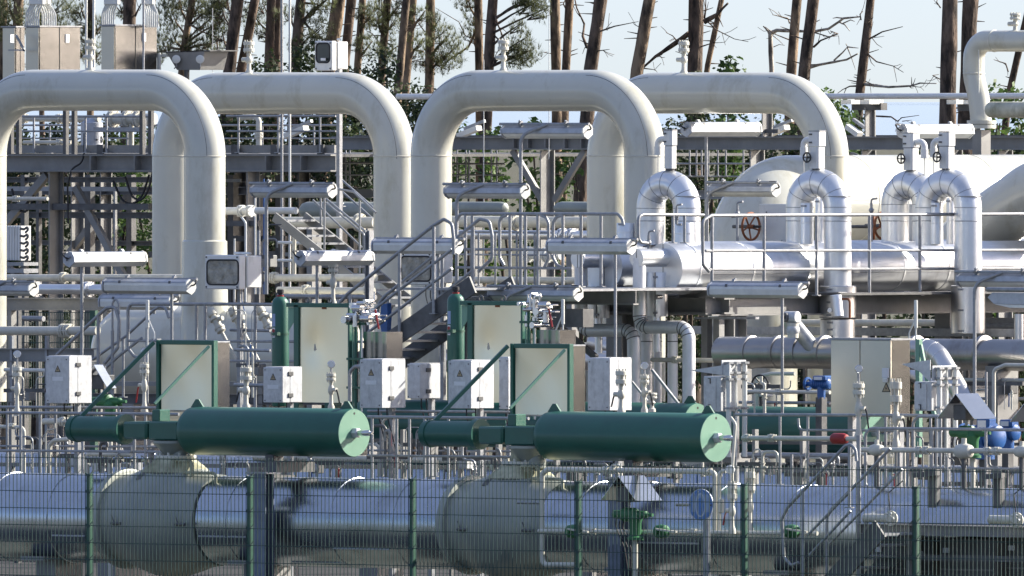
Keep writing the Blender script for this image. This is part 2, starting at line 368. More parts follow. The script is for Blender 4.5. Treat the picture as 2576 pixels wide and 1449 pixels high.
def jacket(xc, label):
    u = ux(xc); th = thing('ball_valve', label, 'valve', (u, 3, 0), 'ball valves on the silver pipeline')
    k = P3.m(1, xc) / math.cos(YAW); b = MB(); pm = P3.m(1, xc)
    prof = [(-130, 112), (-129, 121), (-117, 122), (-110, 121), (-107, 115), (-90, 117), (-66, 124), (-62, 127), (-30, 140), (0, 146), (28, 143), (60, 132), (92, 119), (122, 115), (126, 113)]
    b.lathe((u, 3, zc), EU, [(t * k, r * pm) for t, r in prof], 80); b.build('housing', cover, th, ang=60)
    for t in (-127,):
        m = MB(); m.lathe((u + t * k, 3, zc), EU, [(0, 114 * pm), (.01, 122 * pm), (.05, 126 * pm), (.11, 126 * pm), (.125, 117 * pm)], 72); m.build('clamp_ring', cover, th)
    # lifting trunnions and name plate
    for t in (-68, 95):
        m = MB(); a = R(8); p = Vector((u + t * k, 3 - 122 * pm, zc - .04)); m.tube([p + EV * .05, p - EV * .05, p - EV * .06 + EU * .18], .02, 8, fil=.03); m.tube([p - EV * .05 + EU * .06, p - EV * .05 + EU * .01 + EZ * .1], .008, 6); m.build('trunnion', galvd, th)
    a = R(50); p = Vector((u - 12 * k, 3 - 138 * pm * math.cos(a), zc + 140 * pm * math.sin(a))); nn = Vector((0, -math.cos(a), math.sin(a)))
    MB().obox(p, EU * .09, Vector((0, math.sin(a), math.cos(a))) * .055, nn * .02).build('name_plate', galvd, th)
    # neck
    m = MB(); m.lathe((u + 8 * k, 3, zc + 120 * pm), EZ, [(0, 88 * pm), (14 * pm, 74 * pm), (26 * pm, 58 * pm), (32 * pm, 54 * pm), (33 * pm, 30 * pm), (60 * pm, 27 * pm), (90 * pm, 27 * pm)], 40); m.build('neck', yell, th)
    m = MB(); m.cyl((u + 8 * k, 3, zc + 154 * pm), (u + 8 * k, 3, zc + 162 * pm), 52 * pm, 30, .006)
    for i in range(10):
        q = R(36 * i); m.cyl((u + 8 * k + math.cos(q) * 45 * pm, 3 + math.sin(q) * 45 * pm, zc + 146 * pm), (u + 8 * k + math.cos(q) * 45 * pm, 3 + math.sin(q) * 45 * pm, zc + 169 * pm), .016, 6)
    m.build('bonnet_flange', cream2, th)
    for q0, q1 in (((70, -60, 120), (150, -60, 60)), ((40, -50, 150), (90, -60, 110)), ((-50, -40, 150), (-20, -70, 140))):
        m = MB(); m.tube([(u + q0[0] * k, 3 + q0[1] * pm, zc + q0[2] * pm), (u + q1[0] * k, 3 + q1[1] * pm, zc + q0[2] * pm), (u + q1[0] * k, 3 + q1[1] * pm, zc + q1[2] * pm)], .02, 7, fil=.05); m.build('drain_pipe', yell, th)
    return th
j1 = jacket(434, 'round grey jacketed valve under the left green actuator on the silver pipe')
j2 = jacket(1304, 'round grey jacketed valve under the right green actuator on the silver pipe')

for x, w_, lb in ((659, .25, 'stout grey steel column standing in front of the silver pipe under the left actuator'), (1556, .2, 'grey steel column behind the gable hood in front of the silver pipe')):
    P = PV(2.28); c = P(x, 1192 if x < 1000 else 1204); th = thing('steel_column', lb, 'steel post', (c.x, 2.3, 0), 'steel columns in front of the silver pipe')
    MB().box((c.x - w_ / 2, 2.2, 0), (c.x + w_ / 2, 2.215, c.z)).build('front_flange', galvb, th); MB().box((c.x - w_ / 2, 2.35, 0), (c.x + w_ / 2, 2.365, c.z)).build('rear_flange', galvb, th); MB().box((c.x - .008, 2.215, 0), (c.x + .008, 2.35, c.z)).build('web', galvb, th)
    MB().box((c.x - w_ / 2 - .03, 2.15, c.z), (c.x + w_ / 2 + .06, 2.42, c.z + .02)).build('cap_plate', galv, th); MB().bar((c.x + .05, 2.4, c.z + .08), (c.x + .05, 3.1, c.z + .08), .16, .13).build('arm', galvd, th)
# ================================================================ green actuators
def actuator(label):
    za = P3(600, 1085).z; r = P3.m(61, 890); u = lambda x: ux(x); V = 3.0
    th = thing('valve_actuator', label, 'actuator', (u(452), V, zc + .8), 'long green valve actuators')
    u0, u1 = u(475), u(890)
    m = MB(); m.lathe((u0, V, za), EU, [(0, r * .3), (.0, r * .72), (.02, r * .86), (.06, r * .96), (.12, r), (u1 - u0 - .012, r), (u1 - u0, r * .985)], 72); m.build('spring_cylinder', green, th, ang=50)
    m = MB(); m.lathe((u1 + .001, V, za), EU, [(0, r * .98), (.008, r * .975), (.009, .05)], 72); cp = m.build('end_plate', mat_pale, th)
    m = MB(); m.lathe((u1, V, za), EU, [(0, .066), (.06, .066), (.075, .055), (.08, .045)], 6); m.build('hub_nut', boxm, cp)
    m = MB(); m.lathe((u1 + .07, V, za), EU, [(0, .036), (.17, .036), (.185, .028), (.187, .022), (.23, .02)], 20); m.build('shaft', chrome, cp)
    MB().cyl((u1 + .008, V - .0, za + r * .8), (u1 + .011, V, za + r * .8), .016, 12).build('vent_hole', black, cp)
    zs = P3(240, 1079).z; rs = P3.m(32, 240)
    m = MB(); a0, a1 = u(181), u(318); m.lathe((a0, V, zs), EU, [(0, rs * .8), (.02, rs), (.09, rs), (.092, rs + .012), (.11, rs + .012), (.112, rs), (a1 - a0 - .08, rs), (a1 - a0 - .078, rs + .03), (a1 - a0, rs + .03)], 48); m.build('piston_cylinder', green, th)
    m = MB(); m.box((u(335), V - .2, P3(340, 1104).z), (u(395), V + .2, P3(340, 1060).z), .025); m.box((u(395), V - .17, P3(400, 1107).z), (u(470), V + .17, P3(400, 1059).z), .02)
    m.box((u(395), V - .1, P3(400, 1060).z), (u(415), V + .1, P3(400, 1030).z), .01); m.build('yoke_housing', green, th)
    m = MB(); m.cyl((u(452), V, P3(450, 1165).z), (u(452), V, P3(450, 1100).z), .12, 28, .01); m.lathe((u(440), V, P3(450, 1150).z), EZ, [(0, .1), (.02, .13), (.10, .2), (.17, .27), (.2, .27)], 32); m.build('mounting_bowl', cover, th)
    for xx in (495, 870):
        m = MB(); z0 = za + r - .01; m.prism([(u(xx) - .1, V, z0), (u(xx) - .02, V, z0 + .1), (u(xx) + .03, V, z0 + .1), (u(xx) + .11, V, z0)], (0, .025, 0)); m.build('lifting_lug', green, th)
    m = MB(); m.box((u(690) - .07, V - .1, za - r - .11), (u(690) + .07, V + .1, za - r + .03), .01); m.box((u(690) - .05, V - .07, zc + rp_), (u(690) + .05, V + .07, za - r - .1)); m.box((u(690) - .16, V - .2, zc + rp_ - .02), (u(690) + .16, V + .2, zc + rp_ + .02)); m.build('support_stand', galvd, th)
    return th
mat_pale = mat('pale_green_cap_paint', (.18, .345, .25), .45, 0, .05, 3)
P4 = PV(3.95)
def accum(th0=None):
    """instrument cabinet in a green frame standing behind an actuator"""
    V = 3.95; u = lambda x: ux(x, V)
    th = thing('instrument_cabinet', 'square polished cabinet in a green frame behind the left green actuator', 'cabinet', (u(470), V + .2, P4(470, 1040).z), 'polished cabinets in green frames on the actuators')
    zt, zb = P4(470, 862).z, P4(470, 1036).z; ul, ur = u(403), u(537); D = P4.m(40, 540) / math.sin(YAW)
    m = MB(); m.box((ul, V + .01, zb), (ur, V + D, zt)); m.build('cabinet_body', stains, th)
    # dished front sheet
    m = MB(); n = 16; vs = []; fs = []
    for j in range(n + 1):
        for i in range(n + 1):
            s_, t = i / n, j / n; d = .012 * math.sin(math.pi * s_) * math.sin(math.pi * t) + .005 * math.sin(7 * s_ + 3 * t) * math.sin(math.pi * s_) * math.sin(math.pi * t)
            vs.append(Vector((ul + .02 + (ur - ul - .04) * s_, V - .002 + d, zb + .02 + (zt - zb - .04) * t)))
    for j in range(n):
        for i in range(n): a = j * (n + 1) + i; fs.append((a, a + 1, a + n + 2, a + n + 1))
    m.add(vs, fs); m.build('front_sheet', stain, th)
    for nm, p, q in (('frame_post', (ul - .045, zb - .3), (ul + .0, zt + .03)), ('frame_post', (ur - .01, zb - .0), (ur + .03, zt + .03))):
        MB().box((p[0], V - .03, p[1]), (q[0], V + .05, q[1]), .004).build(nm, green, th)
    MB().box((ul + .01, V - .03, zt - .025), (ur - .01, V + .05, zt + .03), .004).build('frame_top', green, th)
    MB().box((ul, V + .05, zt + .001), (ur, V + D + .01, zt + .02), .003).build('lid', galv, th)
    MB().bar((u(395), V - .06, zt), (u(318), 3.0, P4(330, 1062).z), .045, .045).build('brace', green, th)
    MB().bar((u(534), V - .06, zt - .04), (u(492), 3.2, P4(500, 1014).z), .03, .03).build('brace', mat_pale, th)
    return th
ac1 = actuator('left green actuator with a round pale end plate, lower left of the picture')
cb1 = accum()
dU = ux(1800) - ux(890)
ac2 = copy_tree(ac1, shift=(dU, 0, 0), label='right green actuator whose pale end plate is beside the standpipes at centre right')
cb2 = copy_tree(cb1, shift=(dU, 0, 0), label='square polished cabinet in a green frame behind the right green actuator')

# ================================================================ mesh fence
P0 = PV(0.0)
fth = thing('mesh_fence', 'green welded mesh fence across the bottom of the view', 'fence', (0, 0, 0))
zt = P0(600, 1200).z; zw = P0(0, 1149).z; pitch = .204
xs = [-185, 225, 629, 1038, 1455, 1873, 2305, 2745]
for x in xs:
    u = Ua(x, 0); m = MB(); m.box((u - .031, -.025, 0), (u + .031, .025, zt), .004); m.box((u - .034, -.028, zt), (u + .034, .028, zt + .012)); po = m.build('post', fgreen, fth)
    z = zw - pitch
    while z > .1:
        m = MB(); m.bar((u - .036, -.032, z + .01), (u + .036, -.032, z - .012), .012, .03); m.bar((u + .036, -.036, z), (u + .036, .03, z + .05), .01, .014); z -= pitch; m.build('clip', wireg, po)
for a, b in zip(xs[:-1], xs[1:]):
    u0, u1 = Ua(a, 0), Ua(b, 0); m = MB(); n = 43; k = 2.4
    for i in range(n):
        u = u0 + (u1 - u0) * (i + .5) / n + random.uniform(-.002, .002); m.tube([(u, -.036, .05), (u + random.uniform(-.003, .003), -.036, zw + .035)], .005, 4)
    z = zw
    while z > .05: m.tube([(u0 + (u1 - u0) * j / 4, -.031, z + random.uniform(-.003, .003)) for j in range(5)], .006, 4); z -= pitch
    m.build('mesh_panel', wireg, fth)
# ================================================================ generic builders
def line(P, pts, r, label, m=cream2, fil=8, name='pipe', cat='pipe', group=None, rings=(), n=12, ringm=None, clip=()):
    q = [P(*p) if not isinstance(p, Vector) else p for p in pts]; x0 = pts[0][0] if not isinstance(pts[0], Vector) else 1288
    rm = P.m(r, x0); b = MB(); b.tube(q, rm, n, fil=P.m(fil, x0) * 1.2 if fil else 0, k=7)
    if not rings and not clip: return solo(b, name, m, label, cat, group)
    th = thing(name, label, cat, q[0], group); b.build('run', m, th)
    for x, y, d in rings:
        c = P(x, y); ax = {'u': EU, 'v': EV, 'z': EZ}[d]; k = MB()
        k.lathe(c - ax * .03, ax, [(0, rm * 1.0), (.0, rm * 1.55), (.022, rm * 1.55), (.023, rm * 1.2), (.037, rm * 1.2), (.038, rm * 1.55), (.06, rm * 1.55), (.06, rm)], 20)
        for i in range(6):
            a = R(60 * i); p_ = perp(ax); o = (p_ * math.cos(a) + ax.cross(p_) * math.sin(a)) * rm * 1.36; k.cyl(c - ax * .05 + o, c + ax * .05 + o, .009, 6)
        k.build('flange', ringm or m, th)
    for x, y, d in clip:
        c = P(x, y); ax = {'u': EU, 'v': EV, 'z': EZ}[d]; k = MB(); k.lathe(c - ax * .015, ax, [(0, rm), (.0, rm * 1.2), (.03, rm * 1.2), (.03, rm)], 16); k.obox(c - EZ * rm * 1.3, EU * .012, EV * rm * .8, EZ * rm * .4); k.build('pipe_clamp', galvd, th)
    return th
def rail(P, label, top, mids=(), posts=(), r=4.0, m=None, fil=14, name='railing', group=None, extra=()):
    m = m or galv; x0, y0 = posts[0][0] if posts else top[0][0], posts[0][2] if posts else top[0][1]
    th = thing(name, label, 'railing', P(x0, y0), group); rm = P.m(r, x0)
    MB().tube([P(*p) for p in top], rm, 10, fil=P.m(fil, x0), k=6).build('top_rail', m, th)
    for q in mids: MB().tube([P(*p) for p in q], rm * .85, 8, fil=P.m(fil, x0)).build('middle_rail', m, th)
    for x, ya, yb in posts:
        b = MB(); a, c = P(x, ya), P(x, yb); b.cyl(c, a, rm * .95, 10); b.box(c - Vector((.05, .03, 0)), c + Vector((.05, .03, .012))); b.build('post', m, th)
    for q in extra: MB().tube([P(*p) for p in q], rm, 8, fil=P.m(fil, x0)).build('loop_rail', m, th)
    return th
def lamp(kind, x0, x1, yt, px, pb, V, label, tilt=None, nopost=False, post_x_dir=0):
    P = PV(V); xc = (x0 + x1) / 2
    if kind == 'v': Lv, Fd = EV, EU; Ln = P.m(x1 - x0, xc) / math.sin(YAW); tl = R(38)
    elif kind == 'u': Lv, Fd = EU, -EV; Ln = P.m(x1 - x0, xc) / math.cos(YAW); tl = R(24)
    else: Lv, Fd = EU, EV; Ln = P.m(x1 - x0, xc) / math.cos(YAW); tl = R(32)
    if tilt is not None: tl = R(tilt)
    top = P(xc, yt); th = thing('tube_lamp', label, 'lamp', top, {'v': 'bright strip lamps seen side on', 'u': 'strip lamps facing the fence', 'b': 'strip lamps on bent arms facing away'}[kind])
    X = Fd * math.cos(tl) + EZ * math.sin(tl); Z = EZ * math.cos(tl) - Fd * math.sin(tl)
    c = top - EZ * .03
    def sec(pts, l0, l1): return [c + Lv * l0 + X * f + Z * z for f, z in pts], Lv * (l1 - l0)
    h = Ln / 2
    b = MB(); b.prism(*sec([(-.06, .0), (.06, .0), (.095, -.045), (.095, -.062), (-.095, -.062), (-.095, -.045)], -h, h)); b.build('housing', lamph, th, ang=20)
    b = MB(); b.prism(*sec([(.09, -.063), (.085, -.10), (.05, -.16), (-.05, -.16), (-.085, -.10), (-.09, -.063)], -h + .02, h - .02)); b.build('diffuser', lampw, th, ang=20)
    for s_ in (-1, 1):
        b = MB(); b.prism(*sec([(-.065, .004), (.065, .004), (.10, -.045), (.095, -.10), (.055, -.165), (-.055, -.165), (-.095, -.10), (-.10, -.045)], s_ * (h - .0) - .012, s_ * h + .012))
        if s_ < 0:
            for q in (-.03, .03): b.cyl(c + Lv * (-h - .04) + X * q - Z * .06, c - Lv * h + X * q - Z * .06, .016, 8)
        b.build('end_cap', lamph if s_ < 0 else lampw, th, ang=20)
    b = MB(); bz = Z * .028; b.tube([c + bz - Lv * (h + (.05 if kind != 'v' else 0)), c + bz + Lv * (h + (.08 if kind != 'v' else -.15))], .02 if kind != 'v' else .012, 8)
    for q in (-.35, .35): b.obox(c + Lv * q * Ln * .8 + Z * .03, Lv * .02, X * .03, Z * .032); b.sph(c + Lv * q * Ln * .8 + Z * .07, .018, 8)
    b.build('mounting_bar', galv, th)
    e = -1 if kind == 'v' else 1; q0 = c + Lv * e * (h + .01) - Z * .06
    MB().tube([q0, q0 + Lv * e * .07 + EZ * .01, q0 + Lv * e * .06 + Z * .1, q0 + Lv * e * -.06 + Z * .1], .011, 6, fil=.03).build('cable', black, th)
    for q in (-.3, .3):
        MB().obox(c + Lv * q * Ln + X * .092 - Z * .055, Lv * .018, X * .008, Z * .016).build('clip', galvd, th)
    if not nopost:
        rr = P.m(4.0, px); b = MB(); a = P(px, yt)
        if kind == 'b':
            vv = top.y - .17; xx = P(px, pb).x
            q = [Vector((xx, vv, P(px, pb).z)), Vector((xx, vv, c.z - .12)), c + bz + EU * ((xx - c.x) + .32)]
            q = [q[0], q[1], q[2] - EZ * .0]; b.tube(q, rr * 1.15, 10, fil=.16)
        else:
            xx = a.x if kind == 'u' else top.x - .12; vv = top.y + .06 if kind == 'u' else PUa(px, V)(px, yt).y
            if kind == 'u': b.tube([Vector((xx, vv, P(px, pb).z)), Vector((xx, vv, c.z - .02))], rr, 10)
            else:
                y_ = P(px, yt); dx = y_.x - top.x; b.tube([Vector((top.x, top.y + P.m(px - xc, xc) / math.sin(YAW), P(px, pb).z)), Vector((top.x, top.y + P.m(px - xc, xc) / math.sin(YAW), c.z - .03))], rr, 10)
        b.build('post', galv, th)
    return th
def bxs(P, x0, xc, x1, y0, y1):            # box whose front lies on P between x0..xc and whose side runs to x1
    V = P.V; a, b = P(x0, y0), P(xc, y1); D = P.m(x1 - xc, xc) / math.sin(YAW); return Vector((a.x, V, b.z)), Vector((b.x, V + D, a.z))
def jbox(x0, xc, x1, y0, y1, V, label, sign=True, post=None, seam=.62, latch=True):
    P = PV(V); p, q = bxs(P, x0, xc, x1, y0, y1); th = thing('junction_box', label, 'junction box', ((p.x + q.x) / 2, (p.y + q.y) / 2, 0), 'metal junction boxes')
    D = q.y - p.y; W = q.x - p.x; Hh = q.z - p.z
    MB().box((p.x, p.y + D * (1 - seam) + .004, p.z), q, .006).build('box_body', boxm, th)
    MB().box(p, (q.x + .004, p.y + D * (1 - seam), q.z + .004), .006).build('door', boxm, th)
    d = th.children[-1] if th.children else th
    if latch:
        for zz in (.2, .82):
            MB().box((q.x, p.y + D * (1 - seam) - .04, p.z + Hh * zz - .02), (q.x + .018, p.y + D * (1 - seam) + .05, p.z + Hh * zz + .03), .004).build('latch', galvd, th)
    MB().box((p.x + .01, p.y + D * .1, q.z + .004), (q.x - .01, q.y, q.z + .014)).build('lid', boxm, th)
    if sign:
        cx, cz = p.x + W * .52, p.z + Hh * .74; s_ = .05
        b = MB()
        o_ = [(-s_, -s_ * .8), (s_, -s_ * .8), (0, s_ * .95)]; i_ = [(-s_ * .68, -s_ * .62), (s_ * .68, -s_ * .62), (0, s_ * .6)]
        MB().prism([(cx + x, p.y - .0015, cz + z) for x, z in o_], (0, .002, 0)).build('warning_sign', inkm, th)
        k = MB(); k.prism([(cx + x, p.y - .0028, cz + z) for x, z in i_], (0, .001, 0)); k.build('sign_field', tagy, th)
        k = MB(); k.prism([(cx + x * s_, p.y - .0042, cz + z * s_) for x, z in ((.06, .35), (-.22, -.12), (-.02, -.12), (-.1, -.5), (.2, .02), (.0, .02))], (0, .001, 0)); k.build('flash_mark', inkm, th)
        MB().box((cx - .09, p.y - .003, cz - .15), (cx + .09, p.y - .001, cz - .10)).build('blank_plate', plate, th)
    for xx in (.1, .9):
        for zz in (.06, .94): MB().sph((p.x + W * xx, p.y - .001, p.z + Hh * zz), .009, 6).build('corner_screw', galvd, th)
    px = post if post is not None else (p.x + q.x) / 2
    MB().box((px - .03, q.y - .08, 0), (px + .03, q.y - .02, p.z)).build('stand', galv, th)
    for dx in (.3, .7): MB().tube([(p.x + W * dx, p.y + D * .5, p.z + .01), (p.x + W * dx, p.y + D * .5, p.z - .09), (p.x + W * dx + .1, p.y + D * .6, p.z - .5)], .009, 6, fil=.08).build('cable', black, th)
    return th
for a in ((115, 173, 230, 897, 1015, 6.5, 'largest grey junction box at the left with a warning triangle, left of the polished cabinet'),
          (662, 710, 760, 925, 1013, 6.5, 'small grey junction box standing below the left green gas bottle'),
          (905, 960, 1020, 905, 1027, 6.5, 'grey junction box with warning triangle at the foot of the steel staircase'),
          (1127, 1184, 1243, 908, 1028, 6.5, 'grey junction box with warning triangle below the right green gas bottle')):
    jbox(*a)
jbox(1024, 1056, 1108, 916, 1003, 8.0, 'plain junction box between the two boxes with warning triangles', sign=False)
jbox(1478, 1533, 1590, 902, 1033, 7.6, 'tall junction box without a sign beside the right polished cabinet', sign=False, latch=False)
jbox(1255, 1278, 1300, 900, 1030, 7.8, 'narrow junction box half hidden behind the right polished cabinet', sign=False, latch=False)
# boxes with a bracket awning and conduit clamps
def clampbox(x0, xc, x1, y0, y1, V, label, aw):
    P = PV(V); p, q = bxs(P, x0, xc, x1, y0, y1); th = thing('cable_box', label, 'junction box', ((p.x + q.x) / 2, (p.y + q.y) / 2, 0), 'hinged cable boxes with sloping brackets')
    MB().box(p, q, .006).build('box_body', boxm, th)
    MB().box((p.x + .01, p.y - .012, p.z + .02), (q.x - .07, p.y - .001, q.z - .02), .004).build('door', boxm, th)
    for zz in (.12, .86): 
        z = p.z + (q.z - p.z) * zz; k = MB(); k.box((q.x - .16, p.y - .02, z - .03), (q.x - .15, p.y - .012, z + .03)); k.box((q.x - .19, p.y - .02, z + .028), (q.x - .15, p.y - .012, z + .036)); k.build('hinge', inkm, th)
    a, b, c, d = [P(*t) for t in aw]
    MB().prism([a, b, c, d], EV * .01).build('sloping_bracket', boxm, th)
    MB().box((q.x + .02, p.y - .02, P(xc, y0 - 3).z), (q.x + .035, q.y + .12, P(xc, y0 - 40).z), .003).build('top_plate', boxm, th)
    for i, vv in enumerate((.06, .2, .36)):
        k = MB(); x = q.x + .075; k.cyl((x, p.y + vv, p.z - .55), (x, p.y + vv, P(xc, y0 - 34).z), .032 if i != 1 else .012, 12); k.build('conduit', lampw, th)
        for zz in (p.z + .03, q.z - .05, q.z + .03, q.z + .15): MB().box((q.x + .035, p.y + vv - .04, zz), (x + .045, p.y + vv + .04, zz + .025)).build('clamp', galv, th)
    MB().box((q.x - .05, q.y - .03, 0), (q.x, q.y + .03, p.z)).build('stand', galv, th)
clampbox(1770, 1813, 1856, 946, 1036, 6.2, 'hinged cable box above the right end of the right green actuator', ((1735, 932), (1835, 916), (1835, 946), (1800, 941)))
clampbox(2300, 2343, 2388, 960, 1034, 6.2, 'hinged cable box right of the wide cabinet with the warning triangle', ((2268, 916), (2340, 905), (2340, 962), (2312, 934)))
# ---------------------------------------------------------------- gas bottles
def bottle(x0, x1, yn, ys, yb, V, label):
    P = PV(V); c = (x0 + x1) / 2; b = P(c, yb); r = P.m((x1 - x0) / 2, c); hh = P.m(yb - ys, c); th = thing('gas_bottle', label, 'gas cylinder', b, 'green gas bottles')
    MB().lathe(b, EZ, [(0, r * .9), (.03, r), (hh * .5, r), (hh - r * 1.0, r), (hh - r * .55, r * .92), (hh - r * .25, r * .72), (hh - r * .06, r * .45), (hh, r * .3)], 40).build('bottle_body', green, th, ang=50)
    MB().lathe(b + EZ * (hh - .005), EZ, [(0, r * .42), (.02, r * .42), (.02, r * .2)], 20).build('red_collar', redp, th)
    k = MB(); k.cyl(b + EZ * hh, b + EZ * (hh + P.m(ys - yn, c) * .6), r * .26, 10); k.lathe(b + EZ * (hh + P.m(ys - yn, c) * .55), EZ, [(0, r * .2), (.01, r * .42), (.05, r * .42), (.06, r * .3)], 12); k.build('valve_cap', black, th)
    d = Vector((-.3, -.95, 0)).normalized(); s_ = d.cross(EZ)
    def curved(z0, z1, a0, a1, off, m, nm):
        k = MB(); n = 5; vs = []
        for i in range(n + 1):
            a = R(a0 + (a1 - a0) * i / n); dr = (d * math.cos(a) + s_ * math.sin(a)) * (r + off)
            vs += [b + dr + EZ * z0, b + dr + EZ * z1]
        k.add(vs, [(2 * i, 2 * i + 2, 2 * i + 3, 2 * i + 1) for i in range(n)]); k.build(nm, m, th)
    def wpt(a): return d * math.cos(R(a)) + s_ * math.sin(R(a))
    z1 = hh - .22; curved(z1 - .16, z1, -24, 6, .003, signl, 'blue_grey_label'); curved(z1 - .30, z1 - .175, -22, 4, .003, plate, 'hazard_label')
    k = MB(); q = wpt(-9); k.lathe(b + q * (r + .0045) + EZ * (z1 - .215), q, [(0, .026), (.001, .026)], 14); k.build('red_mark', redp, th)
    for i in range(2): MB().obox(b + q * (r + .005) + EZ * (z1 - .265 - .014 * i), q.cross(EZ) * .02, q * .001, EZ * .0035).build('printed_line', inkm, th)
    z = P(c, ys).z - b.z - P.m(97, c) + 0; k = MB(); k.lathe(b + EZ * (z), EZ, [(0, r), (0, r + .006), (.022, r + .006), (.022, r)], 32); q = Vector((.35, -.93, 0)).normalized(); k.obox(b + q * (r + .02) + EZ * (z + .012), EU * .035, EV * .03, EZ * .02); k.build('strap', fgreen, th)
    return th
bottle(683.5, 727, 735, 745, 1022, 9, 'tall green gas bottle left of the cabinet behind the left actuator')
bottle(1124.5, 1168.5, 728, 738, 1010, 9, 'tall green gas bottle right of the steel staircase')
# ---------------------------------------------------------------- rear row: pipeline, actuators, cabinets
V2 = 12.0; P12 = PV(V2)
th2 = thing('rear_pipeline', 'second silver pipe glimpsed behind the railings of the front row', 'pipe', (Ua(1288, V2), V2, 0))
zb2 = P12(1288, 1262).z; clad(-250, 2780, V=V2, z=zb2, par=th2, seams=(400, 900, 1250, 1700))
for x in (300, 960, 1500, 2200): p = Vector((Ua(x, V2), V2, 0)); MB().box((p.x - .15, V2 - .25, 0), (p.x + .15, V2 + .25, zb2 - .4)).build('pipe_saddle', steel, th2)
zq = P12(900, 1003 + 59).z - P3(600, 1085).z
for x, lb in ((906, 'rear green actuator glimpsed behind the junction boxes at the middle'), (1346, 'rear green actuator hidden behind the right front one'), (1783, 'rear green actuator seen behind the wide cabinet with the warning triangle')):
    copy_tree(ac1, shift=(Ua(x, V2) - ux(475), V2 - 3, zq - (.03 if x > 1700 else 0)), label=lb)
    b = MB(); b.cyl((Ua(x - 25, V2), V2, zb2 + .4), (Ua(x - 25, V2), V2, P12(x, 1120).z), .22, 20); solo(b, 'valve_bonnet', cream2, {906: 'rear valve bonnet under the middle rear actuator', 1346: 'rear valve bonnet behind the right front actuator', 1783: 'rear valve bonnet under the rear actuator by the wide cabinet'}[x], 'valve')
def rearcab(x0, x1, xs0, xs1, y0, label):
    V = 8.6; P = PV(V); th = thing('instrument_cabinet', label, 'cabinet', P(x0, 1040), 'tall polished cabinets beside the gas bottles')
    u0, u1 = P(x0, 0).x, P(x1, 0).x; zt, zb = P(x0, y0).z, P(x0, 1012).z; D = P.m(xs1 - xs0, xs0) / math.sin(YAW) * 1.3
    MB().box((u0 + .02, V + .02, zb), (u1 + .0, V + D, zt)).build('cabinet_body', stains, th)
    m = MB(); n = 18; vs = []; fs = []; rs = x0 * .013
    for j in range(n + 1):
        for i in range(n + 1):
            s_, t = i / n, j / n; e = math.sin(math.pi * s_) * math.sin(math.pi * t); d = .010 * e + .012 * math.exp(-((s_ - .2) ** 2 + (t - .6) ** 2) * 22) * e * 2 + .01 * math.exp(-((s_ - .15) ** 2 + (t - .12) ** 2) * 40) * e
            vs.append(Vector((u0 + (u1 - u0) * s_, V - .002 + d, zb + (zt - zb) * t)))
    for j in range(n):
        for i in range(n): a = j * (n + 1) + i; fs.append((a, a + 1, a + n + 2, a + n + 1))
    m.add(vs, fs); m.build('front_sheet', stain, th)
    MB().box((u0 - .085, V - .03, zb - .6), (u0 - .005, V + .06, zt + .03), .004).build('frame_post', green, th)
    MB().box((u1 + .0, V - .02, zb - .6), (u1 + .03, V + .05, zt + .04), .004).build('frame_post', green, th)
    MB().box((u0 - .21, V - .03, zt + .002), (u1 + .03, V + .05, zt + .055), .004).build('frame_top', green, th)
    MB().prism([(u0 - .2, V + .0, zt), (u0 - .02, V, zt), (u0 - .09, V, zt - .16), (u0 - .2, V, zt - .3)], (0, .01, 0)).build('bottle_bracket', mat_pale, th)
    MB().obox(((u0 + u1) / 2, V - .006, zt - .01), EU * .035, EV * .004, EZ * .012).build('latch', rust, th)
    for dx in (.15, .62):
        k = MB(); c = Vector((u0 + (u1 - u0) * dx, V, zt + .09)); k.tube([c + (EU * math.cos(R(a)) + EZ * math.sin(R(a))) * .035 for a in range(-90, 271, 30)], .01, 6); k.build('lifting_eye', galvd, th)
    # instrument manifold and green tubing on the right
    uu = u1 + .1
    for i, (dx, m_) in enumerate(((.0, mat_pale), (.06, green), (.16, mat_pale), (.2, lampw))):
        MB().tube([(uu + dx, V - .03 - .02 * i, zt - .02), (uu + dx, V - .03 - .02 * i, zb - .2)], .011 if i != 1 else .02, 6).build('instrument_tube', m_, th)
    for zz in (.18, .55, .85): MB().box((uu - .05, V - .1, zt - (zt - zb) * zz), (uu + .26, V - .03, zt - (zt - zb) * zz + .03)).build('tube_clamp', fgreen, th)
    random.seed(int(x0)); k = MB()
    for i in range(16):
        c = Vector((uu + random.uniform(0, .38), V - random.uniform(0, .15), zt + random.uniform(-.28, .12)))
        ax = random.choice([EU, EV, EZ]); k.cyl(c - ax * .07, c + ax * .07, random.uniform(.02, .05), 10); k.tube([c, c + ax * .12, c + ax * .12 + random.choice([e for e in (EU, EV, EZ) if e is not ax]) * .12], .012, 6, fil=.03)
    k.build('valve_manifold', chrome, th); 
    k = MB(); c = Vector((uu + .43, V - .1, zt - .02)); k.tube([c, c + EU * .03 - EZ * .12, c + EU * .06 - EZ * .24], .013, 6); k.build('red_lever', redp, th)
    MB().box((u1 + .12, V + .15, zb), (u1 + .5, V + .45, zt - .3)).build('rear_box', stains, th)
    return th
rearcab(755, 877, 877, 895, 773, 'tall polished cabinet with dents right of the left green gas bottle')
rearcab(1192, 1312, 1312, 1330, 768, 'tall polished cabinet right of the right green gas bottle')
